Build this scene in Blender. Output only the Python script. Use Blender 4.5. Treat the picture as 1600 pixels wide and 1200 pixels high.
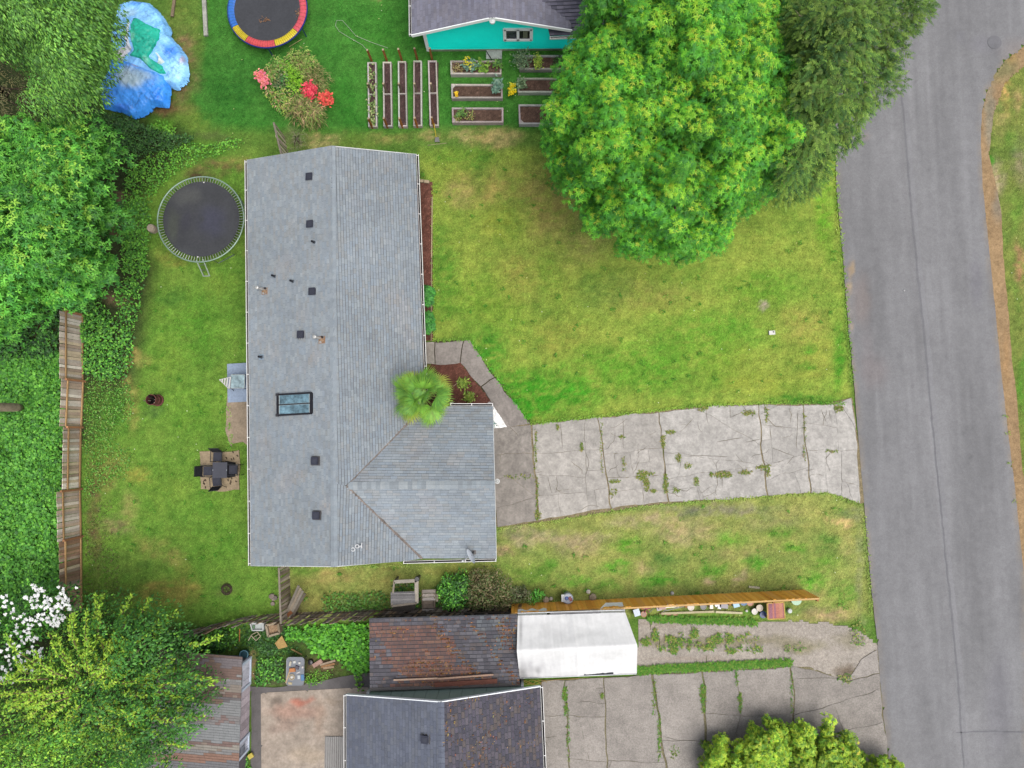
import bpy, math, random
import numpy as np
from mathutils import Vector, Matrix, noise

random.seed(7)
RNG = np.random.default_rng(11)
for o in list(bpy.data.objects):
    bpy.data.objects.remove(o)
scene = bpy.context.scene
COL = scene.collection

# ------------------------------------------------------------------ camera, sky, sun, exposure
W, H, FPX, CAMZ = 1600.0, 1200.0, 1109.0, 35.5
NADIR = (815.0, 680.0)                      # where the plumb line under the drone meets the picture
cam_d = bpy.data.cameras.new("camera")
cam_d.sensor_width = 36.0
cam_d.lens = FPX / W * 36.0
cam_d.clip_end = 3000.0
cam = bpy.data.objects.new("camera", cam_d)
COL.objects.link(cam)
dn = Vector(((NADIR[0] - W / 2) / FPX, -(NADIR[1] - H / 2) / FPX, -1.0)).normalized()
CAMQ = dn.rotation_difference(Vector((0, 0, -1)))
cam.rotation_mode = 'QUATERNION'
cam.rotation_quaternion = CAMQ
cam.location = (0, 0, CAMZ)
scene.camera = cam
CAMR = np.array(CAMQ.to_matrix())

SUN_EL, SUN_AZ = math.radians(70), math.radians(125)
world = bpy.data.worlds.new("World")
scene.world = world
world.use_nodes = True
wn = world.node_tree.nodes
wl = world.node_tree.links
wn.clear()
sky = wn.new("ShaderNodeTexSky")
sky.sky_type = 'NISHITA'
sky.sun_disc = False
sky.sun_elevation = SUN_EL
sky.sun_rotation = SUN_AZ
sky.dust_density = 4.0
hs = wn.new("ShaderNodeHueSaturation")
hs.inputs["Saturation"].default_value = 0.45
bg = wn.new("ShaderNodeBackground")
bg.inputs["Strength"].default_value = 0.12
wo = wn.new("ShaderNodeOutputWorld")
wl.new(sky.outputs[0], hs.inputs["Color"])
wl.new(hs.outputs[0], bg.inputs["Color"])
wl.new(bg.outputs[0], wo.inputs["Surface"])

sun_d = bpy.data.lights.new("sun", 'SUN')
sun_d.energy = 2.0
sun_d.angle = math.radians(45)
sun_d.color = (1.0, 0.96, 0.9)
sun = bpy.data.objects.new("sun", sun_d)
COL.objects.link(sun)
sd = Vector((math.sin(SUN_AZ) * math.cos(SUN_EL), math.cos(SUN_AZ) * math.cos(SUN_EL), math.sin(SUN_EL)))
sun.rotation_mode = 'QUATERNION'
sun.rotation_quaternion = sd.to_track_quat('Z', 'Y')
sun.location = (0, 0, 60)

scene.view_settings.view_transform = 'Standard'
scene.view_settings.look = 'None'
scene.view_settings.gamma = 1.0
scene.view_settings.use_curve_mapping = False
scene.view_settings.exposure = 0.97
GAIN = 2.6                                  # display value of a level surface divided by its albedo


def C(r, g, b, k=1.0):
    """albedo that shows as the sRGB value r, g, b on open level ground"""
    out = []
    for x in (r, g, b):
        x = x / 255.0
        l = x / 12.92 if x <= 0.04045 else ((x + 0.055) / 1.055) ** 2.4
        out.append(l / GAIN * k)
    return tuple(out)


def at(px, py, z=0.0):
    d = CAMR @ np.array([(px - W / 2) / FPX, -(py - H / 2) / FPX, -1.0])
    t = (z - CAMZ) / d[2]
    return Vector((d[0] * t, d[1] * t, z))


def atn(px, py, z):
    """the same for arrays"""
    px = np.asarray(px, float); py = np.asarray(py, float); z = np.asarray(z, float)
    d = np.stack([(px - W / 2) / FPX, -(py - H / 2) / FPX, -np.ones_like(px)], -1) @ CAMR.T
    t = (z - CAMZ) / d[..., 2]
    return np.stack([d[..., 0] * t, d[..., 1] * t, z + 0 * t], -1)


def topx(x, y, z=0.0):
    p = np.stack([x, y, z - CAMZ + 0 * x], -1) @ CAMR
    return p[..., 0] / -p[..., 2] * FPX + W / 2, -p[..., 1] / -p[..., 2] * FPX + H / 2


# ------------------------------------------------------------------ numpy noise
_perm = RNG.random((256, 256))


def vnoise(x, y):
    xi = np.floor(x).astype(int); yi = np.floor(y).astype(int)
    fx = x - xi; fy = y - yi
    fx = fx * fx * (3 - 2 * fx); fy = fy * fy * (3 - 2 * fy)
    a = _perm[xi & 255, yi & 255]; b = _perm[(xi + 1) & 255, yi & 255]
    c = _perm[xi & 255, (yi + 1) & 255]; d = _perm[(xi + 1) & 255, (yi + 1) & 255]
    return (a * (1 - fx) + b * fx) * (1 - fy) + (c * (1 - fx) + d * fx) * fy


def fbm(x, y, o=4):
    s = 0; a = 0.5; t = 0
    for i in range(o):
        s = s + a * vnoise(x + 17.3 * i, y + 9.1 * i); t += a
        x = x * 2.03; y = y * 2.03; a *= 0.5
    return s / t - 0.5


def inpoly(x, y, poly):
    r = np.zeros(np.shape(x), bool)
    n = len(poly)
    for i in range(n):
        x1, y1 = poly[i]; x2, y2 = poly[(i + 1) % n]
        if y1 == y2:
            continue
        c = ((y1 > y) != (y2 > y)) & (x < (x2 - x1) * (y - y1) / (y2 - y1) + x1)
        r ^= c
    return r


def pdist(x, y, poly):
    d = np.full(np.shape(x), 1e9)
    n = len(poly)
    for i in range(n):
        x1, y1 = poly[i]; x2, y2 = poly[(i + 1) % n]
        dx, dy = x2 - x1, y2 - y1
        t = np.clip(((x - x1) * dx + (y - y1) * dy) / (dx * dx + dy * dy + 1e-9), 0, 1)
        d = np.minimum(d, np.hypot(x - x1 - t * dx, y - y1 - t * dy))
    return d


def psdf(x, y, poly):
    d = pdist(x, y, poly)
    return np.where(inpoly(x, y, poly), d, -d)


def snap(x, y, poly, reach):
    """moves points that lie within reach of a polygon's edge onto it"""
    best = np.full(x.shape, 1e9); bx = x.copy(); by = y.copy()
    n = len(poly)
    for i in range(n):
        x1, y1 = poly[i]; x2, y2 = poly[(i + 1) % n]
        dx, dy = x2 - x1, y2 - y1
        t = np.clip(((x - x1) * dx + (y - y1) * dy) / (dx * dx + dy * dy + 1e-9), 0, 1)
        qx, qy = x1 + t * dx, y1 + t * dy
        d = np.hypot(x - qx, y - qy)
        k = d < best
        best = np.where(k, d, best); bx = np.where(k, qx, bx); by = np.where(k, qy, by)
    k = best < reach
    return np.where(k, bx, x), np.where(k, by, y), k


# ------------------------------------------------------------------ materials
def new_mat(name):
    m = bpy.data.materials.new(name)
    m.use_nodes = True
    nt = m.node_tree
    nt.nodes.clear()
    out = nt.nodes.new("ShaderNodeOutputMaterial")
    return m, nt, nt.nodes, nt.links, out


def surf(name, rough=0.9, scales=((6, .25),), bump=0.0, bscale=40, spec=0.3, metallic=0.0, objrand=0.0, stretch=None, coat=0.0):
    """colour from the mesh's own colour attribute, broken up by noise at several scales"""
    m, nt, N, L, out = new_mat(name)
    at_ = N.new("ShaderNodeAttribute"); at_.attribute_name = "Col"
    geo = N.new("ShaderNodeNewGeometry")
    pos = geo.outputs["Position"]
    if stretch:
        mp = N.new("ShaderNodeMapping"); mp.inputs["Scale"].default_value = stretch
        L.new(pos, mp.inputs["Vector"]); pos = mp.outputs[0]
    val = None
    for sc, amt in scales:
        nz = N.new("ShaderNodeTexNoise"); nz.inputs["Scale"].default_value = sc
        nz.inputs["Detail"].default_value = 4; nz.inputs["Roughness"].default_value = 0.6
        L.new(pos, nz.inputs["Vector"])
        mr = N.new("ShaderNodeMapRange")
        mr.inputs[1].default_value = 0.28; mr.inputs[2].default_value = 0.72
        mr.inputs[3].default_value = 1 - amt; mr.inputs[4].default_value = 1 + amt
        L.new(nz.outputs[0], mr.inputs[0])
        if val is None:
            val = mr.outputs[0]
        else:
            mm = N.new("ShaderNodeMath"); mm.operation = 'MULTIPLY'
            L.new(val, mm.inputs[0]); L.new(mr.outputs[0], mm.inputs[1]); val = mm.outputs[0]
    if objrand:
        oi = N.new("ShaderNodeObjectInfo")
        mr = N.new("ShaderNodeMapRange"); mr.inputs[3].default_value = 1 - objrand; mr.inputs[4].default_value = 1 + objrand
        L.new(oi.outputs["Random"], mr.inputs[0])
        mm = N.new("ShaderNodeMath"); mm.operation = 'MULTIPLY'
        L.new(val, mm.inputs[0]); L.new(mr.outputs[0], mm.inputs[1]); val = mm.outputs[0]
    vm = N.new("ShaderNodeVectorMath"); vm.operation = 'SCALE'
    L.new(at_.outputs["Color"], vm.inputs[0]); L.new(val, vm.inputs["Scale"])
    b = N.new("ShaderNodeBsdfPrincipled")
    b.inputs["Roughness"].default_value = rough
    b.inputs["Specular IOR Level"].default_value = spec
    b.inputs["Metallic"].default_value = metallic
    if coat:
        b.inputs["Coat Weight"].default_value = coat; b.inputs["Coat Roughness"].default_value = 0.15
    L.new(vm.outputs[0], b.inputs["Base Color"])
    if bump:
        nb = N.new("ShaderNodeTexNoise"); nb.inputs["Scale"].default_value = bscale; nb.inputs["Detail"].default_value = 3
        L.new(pos, nb.inputs["Vector"])
        bp = N.new("ShaderNodeBump"); bp.inputs["Strength"].default_value = bump; bp.inputs["Distance"].default_value = 0.03
        L.new(nb.outputs[0], bp.inputs["Height"]); L.new(bp.outputs[0], b.inputs["Normal"])
    L.new(b.outputs[0], out.inputs[0])
    return m


def leafmat(name, trans=0.3, rough=0.55, spec=0.2):
    m, nt, N, L, out = new_mat(name)
    at_ = N.new("ShaderNodeAttribute"); at_.attribute_name = "Col"
    geo = N.new("ShaderNodeNewGeometry")
    nz = N.new("ShaderNodeTexNoise"); nz.inputs["Scale"].default_value = 9
    L.new(geo.outputs["Position"], nz.inputs["Vector"])
    mr = N.new("ShaderNodeMapRange"); mr.inputs[1].default_value = .3; mr.inputs[2].default_value = .7
    mr.inputs[3].default_value = 0.85; mr.inputs[4].default_value = 1.15
    L.new(nz.outputs[0], mr.inputs[0])
    vm = N.new("ShaderNodeVectorMath"); vm.operation = 'SCALE'
    L.new(at_.outputs["Color"], vm.inputs[0]); L.new(mr.outputs[0], vm.inputs["Scale"])
    b = N.new("ShaderNodeBsdfPrincipled"); b.inputs["Roughness"].default_value = rough
    b.inputs["Specular IOR Level"].default_value = spec
    t = N.new("ShaderNodeBsdfTranslucent")
    ts = N.new("ShaderNodeVectorMath"); ts.operation = 'SCALE'; ts.inputs["Scale"].default_value = trans
    mx = N.new("ShaderNodeAddShader")
    L.new(vm.outputs[0], b.inputs["Base Color"]); L.new(vm.outputs[0], ts.inputs[0]); L.new(ts.outputs[0], t.inputs["Color"])
    L.new(b.outputs[0], mx.inputs[0]); L.new(t.outputs[0], mx.inputs[1]); L.new(mx.outputs[0], out.inputs[0])
    return m


M_GROUND = surf("lawn_soil", .95, ((.35, .10), (2.2, .18), (9, .26), (24, .3), (60, .3)), .8, 26, .1)
M_ASPHALT = surf("asphalt", .85, ((.35, .08), (2, .08), (9, .08), (40, .16), (110, .22)), .3, 90, .3)
M_CONC = surf("old_concrete", .9, ((.7, .16), (2.6, .2), (10, .18), (60, .2)), .35, 60, .2, objrand=.05)
M_AGG = surf("exposed_aggregate_concrete", .9, ((.45, .16), (2, .14), (14, .22), (50, .36)), .5, 60, .2, objrand=.06)
M_GRAVEL = surf("gravel", .95, ((.6, .12), (8, .2), (40, .4), (90, .35)), .8, 50, .1)
M_SOIL = surf("mulch_soil", .98, ((3, .2), (25, .45), (80, .4)), 1.0, 45, .1)
M_SHINGLE = surf("asphalt_shingle", .92, ((.35, .07), (4, .08), (50, .22)), .25, 90, .25)
M_WOOD = surf("weathered_wood", .85, ((3, .15), (22, .25)), .3, 60, .2, objrand=.22)
M_CEDAR = surf("stained_cedar", .75, ((4, .08), (25, .15)), .2, 60, .3, objrand=.12)
M_PAINT = surf("paint", .55, ((2, .04), (25, .05)), .05, 30, .35)
M_PLASTIC = surf("plastic", .4, ((4, .06),), 0, 30, .4)
M_METAL = surf("painted_metal", .4, ((6, .1),), 0, 30, .5, .3)
M_FABRIC = surf("woven_fabric", .85, ((1.2, .12), (10, .15), (60, .15)), .2, 80, .2)
M_TARP = surf("tarpaulin", .45, ((1.5, .1), (9, .15)), .5, 9, .4)
M_CANVAS = surf("white_canvas", .6, ((.8, .04), (7, .05)), .12, 9, .3)
M_STONE = surf("stone", .9, ((6, .2), (40, .25)), .4, 40, .2, objrand=.15)
M_RUST = surf("rusty_iron", .8, ((8, .3), (40, .3)), .4, 60, .3, .2)
M_BARK = surf("bark", .95, ((6, .3), (30, .3)), .8, 30, .1)
M_LEAF = leafmat("broad_leaf", .25)
M_NEEDLE = leafmat("needle_leaf", .4, .7, .1)
M_FLOWER = leafmat("petal", .4, .7, .1)
M_GRASS = leafmat("grass_blade", .7, .7, .1)
M_GLASS = surf("window_glass", .08, ((2.2, .6), (7, .4)), 0, 30, .6)  # strong noise puts uneven reflections into the glass colour


# ------------------------------------------------------------------ mesh builder
class MB:
    def __init__(s, col=(.2, .2, .2)):
        s.v = []; s.f = []; s.c = []; s.col = col

    def poly(s, pts, col=None):
        n = len(s.v)
        s.v += [tuple(p) for p in pts]
        s.f.append(tuple(range(n, n + len(pts))))
        s.c.append(col or s.col)

    def raw(s, vs, fs, col=None):
        n = len(s.v)
        s.v += [tuple(p) for p in vs]
        for f in fs:
            s.f.append(tuple(i + n for i in f)); s.c.append(col or s.col)

    def hexa(s, p, col=None):
        """eight corners: bottom ring 0-3 counter-clockwise, top ring 4-7"""
        s.raw(p, [(3, 2, 1, 0), (4, 5, 6, 7), (0, 1, 5, 4), (1, 2, 6, 5), (2, 3, 7, 6), (3, 0, 4, 7)], col)

    def box(s, c, sz, col=None, rz=0.0):
        x, y, z = sz[0] / 2, sz[1] / 2, sz[2] / 2
        ca, sa = math.cos(rz), math.sin(rz)
        pts = []
        for k in (-z, z):
            for (a, b) in ((-x, -y), (x, -y), (x, y), (-x, y)):
                pts.append((c[0] + a * ca - b * sa, c[1] + a * sa + b * ca, c[2] + k))
        s.hexa(pts, col)

    def beam(s, p, q, w, h, col=None, up=(0, 0, 1)):
        p = Vector(p); q = Vector(q); d = (q - p).normalized()
        up = Vector(up)
        side = d.cross(up)
        if side.length < 1e-4:
            side = d.cross(Vector((0, 1, 0)))
        side.normalize(); u = side.cross(d).normalized()
        a = side * (w / 2); b = u * (h / 2)
        s.hexa([p - a - b, p + a - b, q + a - b, q - a - b, p - a + b, p + a + b, q + a + b, q - a + b], col)

    def prism(s, pts, z0, z1, col=None):
        n = len(pts)
        vs = [(p[0], p[1], z0) for p in pts] + [(p[0], p[1], z1) for p in pts]
        area = sum(pts[i][0] * pts[(i + 1) % n][1] - pts[(i + 1) % n][0] * pts[i][1] for i in range(n))
        fs = [tuple(range(n - 1, -1, -1)), tuple(range(n, 2 * n))] + [(i, (i + 1) % n, n + (i + 1) % n, n + i) for i in range(n)]
        if area < 0:
            fs = [tuple(reversed(f)) for f in fs]
        s.raw(vs, fs, col)

    def tube(s, pts, r, col=None, n=6, cap=True):
        pts = [Vector(p) for p in pts]
        rs = r if isinstance(r, (list, tuple)) else [r] * len(pts)
        vs = []; fs = []
        for i, p in enumerate(pts):
            d = (pts[min(i + 1, len(pts) - 1)] - pts[max(i - 1, 0)]).normalized()
            a = d.cross(Vector((0, 0, 1)))
            if a.length < 1e-3:
                a = d.cross(Vector((0, 1, 0)))
            a.normalize(); b = d.cross(a).normalized()
            for k in range(n):
                t = 2 * math.pi * k / n
                vs.append(p + (a * math.cos(t) + b * math.sin(t)) * rs[i])
        for i in range(len(pts) - 1):
            for k in range(n):
                fs.append((i * n + k, (i + 1) * n + k, (i + 1) * n + (k + 1) % n, i * n + (k + 1) % n))
        if cap:
            fs.append(tuple(range(n))); fs.append(tuple(range(len(vs) - 1, len(vs) - n - 1, -1)))
        s.raw(vs, fs, col)

    def lathe(s, c, prof, col=None, n=20):
        vs = []; fs = []
        for (r, z) in prof:
            for k in range(n):
                t = 2 * math.pi * k / n
                vs.append((c[0] + r * math.cos(t), c[1] + r * math.sin(t), c[2] + z))
        for i in range(len(prof) - 1):
            for k in range(n):
                fs.append((i * n + k, i * n + (k + 1) % n, (i + 1) * n + (k + 1) % n, (i + 1) * n + k))
        s.raw(vs, fs, col)
        if prof[-1][0] > 1e-4:
            s.raw(vs[-n:], [tuple(range(n))], col)

    def torus(s, c, R, r, col=None, n=32, m=6, tilt=0.0, az=0.0):
        rot = Matrix.Rotation(az, 3, 'Z') @ Matrix.Rotation(tilt, 3, 'X')
        vs = []; fs = []
        for i in range(n):
            a = 2 * math.pi * i / n
            for k in range(m):
                t = 2 * math.pi * k / m
                q = rot @ Vector(((R + r * math.cos(t)) * math.cos(a), (R + r * math.cos(t)) * math.sin(a), r * math.sin(t)))
                vs.append(q + Vector(c))
        for i in range(n):
            for k in range(m):
                fs.append((i * m + k, ((i + 1) % n) * m + k, ((i + 1) % n) * m + (k + 1) % m, i * m + (k + 1) % m))
        s.raw(vs, fs, col)

    def mesh(s, name, mat, off=(0, 0, 0)):
        me = bpy.data.meshes.new(name)
        ox, oy, oz = off
        me.from_pydata([(x - ox, y - oy, z - oz) for x, y, z in s.v], [], s.f)
        cl = np.ones((len(me.loops), 4), np.float32)
        k = 0
        for f, c in zip(s.f, s.c):
            cl[k:k + len(f), :3] = c[:3]; k += len(f)
        a = me.color_attributes.new("Col", 'FLOAT_COLOR', 'CORNER')
        a.data.foreach_set("color", cl.ravel())
        me.materials.append(mat)
        me.update()
        return me

    def build(s, name, mat, parent=None, local=False, smooth=False, kind=None):
        off = (0, 0, 0) if (local or parent is None) else origin(parent)
        me = s.mesh(name, mat, off)
        if smooth:
            me.polygons.foreach_set("use_smooth", [True] * len(me.polygons))
        return link(name, me, parent, kind)


def origin(o):
    t = Vector((0, 0, 0))
    while o is not None:
        t = t + o.location; o = o.parent
    return t


def link(name, me, parent=None, kind=None):
    o = bpy.data.objects.new(name, me)
    COL.objects.link(o)
    if parent is not None:
        o.parent = parent
    if kind:
        o["kind"] = kind
    return o


def tag(o, label, cat, group=None):
    o["label"] = label; o["category"] = cat
    if group:
        o["group"] = group
    return o


def thing(name, label, cat, loc, group=None, rz=0.0):
    o = bpy.data.objects.new(name, None)
    o.empty_display_size = 0.2
    COL.objects.link(o)
    o.location = loc; o.rotation_euler = (0, 0, rz)
    return tag(o, label, cat, group)


def copy_tree(o, loc, rz=0.0, label=None, parent=None):
    c = o.copy()
    COL.objects.link(c)
    if parent is None:
        c.location = loc; c.rotation_euler = (0, 0, rz)
        if label:
            c["label"] = label
    else:
        c.parent = parent
    for ch in list(o.children):
        copy_tree(ch, None, parent=c)
    return c


def piece(name, me, parent, loc, rot=None):
    """one of many alike pieces: shares its mesh, placed in world coordinates under its thing"""
    o = bpy.data.objects.new(name, me)
    COL.objects.link(o)
    o.parent = parent
    o.location = Vector(loc) - origin(parent)
    if rot is not None:
        o.rotation_mode = 'QUATERNION'
        o.rotation_quaternion = rot
    return o


# ------------------------------------------------------------------ numpy meshes: leaves, patches
def npmesh(name, V, F, Cv, mat, smooth=False):
    """V (n,3), F (m,k) all faces alike, Cv (n,3) colour per vertex"""
    me = bpy.data.meshes.new(name)
    m, k = F.shape
    me.vertices.add(len(V)); me.vertices.foreach_set("co", np.ascontiguousarray(V, np.float32).ravel())
    me.loops.add(m * k); me.loops.foreach_set("vertex_index", np.ascontiguousarray(F, np.int32).ravel())
    me.polygons.add(m)
    me.polygons.foreach_set("loop_start", np.arange(0, m * k, k, dtype=np.int32))
    me.update(calc_edges=True)
    if smooth:
        me.polygons.foreach_set("use_smooth", np.ones(m, bool))
    a = me.color_attributes.new("Col", 'FLOAT_COLOR', 'POINT')
    c = np.ones((len(V), 4), np.float32); c[:, :3] = np.clip(Cv, 0, 1)
    a.data.foreach_set("color", c.ravel())
    me.materials.append(mat)
    return me


def unit(a):
    return a / (np.linalg.norm(a, axis=-1, keepdims=True) + 1e-9)


def leafarr(P, Nn, D, Ln, Wd, Cc, fold=0.25, droop=0.0):
    """four-cornered folded leaves: base at P, axis D, face normal Nn"""
    n = len(P)
    D = unit(D - Nn * np.sum(D * Nn, 1, keepdims=True))
    S = np.cross(Nn, D)
    Ln = np.broadcast_to(np.asarray(Ln, float).reshape(-1, 1), (n, 1)); Wd = np.broadcast_to(np.asarray(Wd, float).reshape(-1, 1), (n, 1))
    b = P
    mid = P + D * Ln * 0.45
    l = mid + S * Wd * 0.5 + Nn * Wd * fold
    r = mid - S * Wd * 0.5 + Nn * Wd * fold
    t = P + D * Ln
    t = t - np.array([0, 0, 1.0]) * Ln * droop
    V = np.stack([b, r, t, l], 1).reshape(-1, 3)
    F = np.arange(4 * n).reshape(n, 4)
    return V, F, np.repeat(Cc, 4, 0)


def joinarr(lst):
    V = []; F = []; Cc = []; k = 0
    for v, f, c in lst:
        V.append(v); F.append(f + k); Cc.append(c); k += len(v)
    return np.concatenate(V), np.concatenate(F), np.concatenate(Cc)


def pal(cols, n, rng, jit=0.18, w=None):
    cols = np.array(cols)
    i = rng.choice(len(cols), n, p=w)
    return cols[i] * 1.35 * (1 + (rng.random((n, 1)) * 2 - 1) * jit)


def sph(n, rng, up=0.0):
    v = rng.normal(size=(n, 3)); v = unit(v)
    v[:, 2] = np.abs(v[:, 2]) * (1 if up >= 1 else 1) if up >= 1 else v[:, 2] + up
    return unit(v)


def jgrid(poly, step, rng, jit=0.9):
    """jittered grid of points inside a polygon (any 2-D units)"""
    a = np.array(poly)
    xs = np.arange(a[:, 0].min(), a[:, 0].max(), step); ys = np.arange(a[:, 1].min(), a[:, 1].max(), step)
    X, Y = np.meshgrid(xs, ys)
    X = X.ravel() + (rng.random(X.size) - .5) * step * jit; Y = Y.ravel() + (rng.random(Y.size) - .5) * step * jit
    k = inpoly(X, Y, poly)
    return X[k], Y[k]


def patch(name, poly, cell, zf, colf, mat, parent=None, kind=None, warp=0.0, smooth=True, off=None):
    """sheet over a polygon given in picture units on the ground, meshed in square cells; zf(x,y,d) height, colf(px,py,x,y,d) colour"""
    wp = np.array([at(*p)[:2] for p in poly])
    xs = np.arange(wp[:, 0].min() - .2, wp[:, 0].max() + .2 + cell, cell); ys = np.arange(wp[:, 1].min() - .2, wp[:, 1].max() + .2 + cell, cell)
    X, Y = np.meshgrid(xs, ys)
    nx = len(xs)
    cx = (X[:-1, :-1] + cell / 2); cy = (Y[:-1, :-1] + cell / 2)
    wx = cx + warp * 2 * fbm(cx * 1.7, cy * 1.7, 3); wy = cy + warp * 2 * fbm(cx * 1.7 + 50, cy * 1.7, 3)
    if warp <= .06:
        wx, wy = cx, cy
    keep = inpoly(wx, wy, [tuple(p) for p in wp])
    ii, jj = np.nonzero(keep)
    a = ii * nx + jj
    F = np.stack([a, a + 1, a + nx + 1, a + nx], 1)
    used = np.unique(F)
    remap = np.zeros(X.size, int); remap[used] = np.arange(len(used))
    x = X.ravel()[used]; y = Y.ravel()[used]
    if warp <= .06:
        x, y, k = snap(x, y, [tuple(p) for p in wp], cell * .6)
        if warp:
            x = x + k * warp * 1.6 * fbm(x * 2.3, y * 2.3, 3); y = y + k * warp * 1.6 * fbm(x * 2.3 + 9, y * 2.3, 3)
        Fr = remap[F]
        def area(i, j, k):
            return (x[j] - x[i]) * (y[k] - y[i]) - (x[k] - x[i]) * (y[j] - y[i])
        ok = np.ones(len(Fr), bool)
        for t_ in ((0, 1, 2), (0, 2, 3), (1, 2, 3), (0, 1, 3)):
            ok &= area(Fr[:, t_[0]], Fr[:, t_[1]], Fr[:, t_[2]]) > 1e-6
        F = F[ok]
    d = psdf(x, y, [tuple(p) for p in wp])
    z = zf(x, y, d)
    px, py = topx(x, y, 0.0)
    V = np.stack([x, y, z], 1)
    if off is not None:
        V = V - np.array(off)
    if mat in (M_ASPHALT, M_CONC, M_GRAVEL, M_AGG):
        smooth = False
    me = npmesh(name, V, remap[F], colf(px, py, x, y, d), mat, smooth)
    return link(name, me, parent, kind)

# ================================================================== GROUND
LAWN_N = [(322, -400), (1310, -400), (1310, 205), (900, 200), (560, 205), (440, 205), (400, 203), (312, 196), (300, 150), (318, 60)]
LAWN_F = [(655, 232), (1200, 232), (1305, 240), (1318, 420), (1330, 622), (1200, 632), (1090, 636), (830, 662), (735, 532), (675, 530)]
LAWN_S = [(776, 818), (862, 810), (1100, 780), (1290, 766), (1352, 790), (1362, 960), (1290, 975), (1000, 962), (800, 950), (630, 960), (440, 970), (440, 884), (780, 875)]
BACK = [(205, 300), (300, 255), (400, 235), (400, 884), (440, 884), (440, 972), (280, 985), (128, 945), (128, 700), (170, 690), (215, 600), (215, 480), (240, 400), (190, 330)]
WOODS = [(-400, -400), (200, -400), (160, 60), (150, 190), (280, 190), (300, 230), (190, 330), (240, 420), (210, 590), (130, 700), (100, 700), (100, 940), (300, 985), (320, 1030), (330, 1300), (-400, 1300)]
VERGE = [(1530, 200), (1540, 130), (1600, 80), (1900, 60), (1900, 1300), (1610, 1300), (1570, 600)]
SGRAV = [(996, 966), (1190, 972), (1290, 972), (1345, 985), (1372, 1010), (1376, 1050), (1320, 1075), (1265, 1046), (1230, 1040), (996, 1052)]
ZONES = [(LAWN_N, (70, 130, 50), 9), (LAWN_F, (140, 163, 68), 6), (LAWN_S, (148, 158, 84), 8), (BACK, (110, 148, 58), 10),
         (WOODS, (62, 72, 42), 14), (VERGE, (122, 138, 66), 4)]
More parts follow.
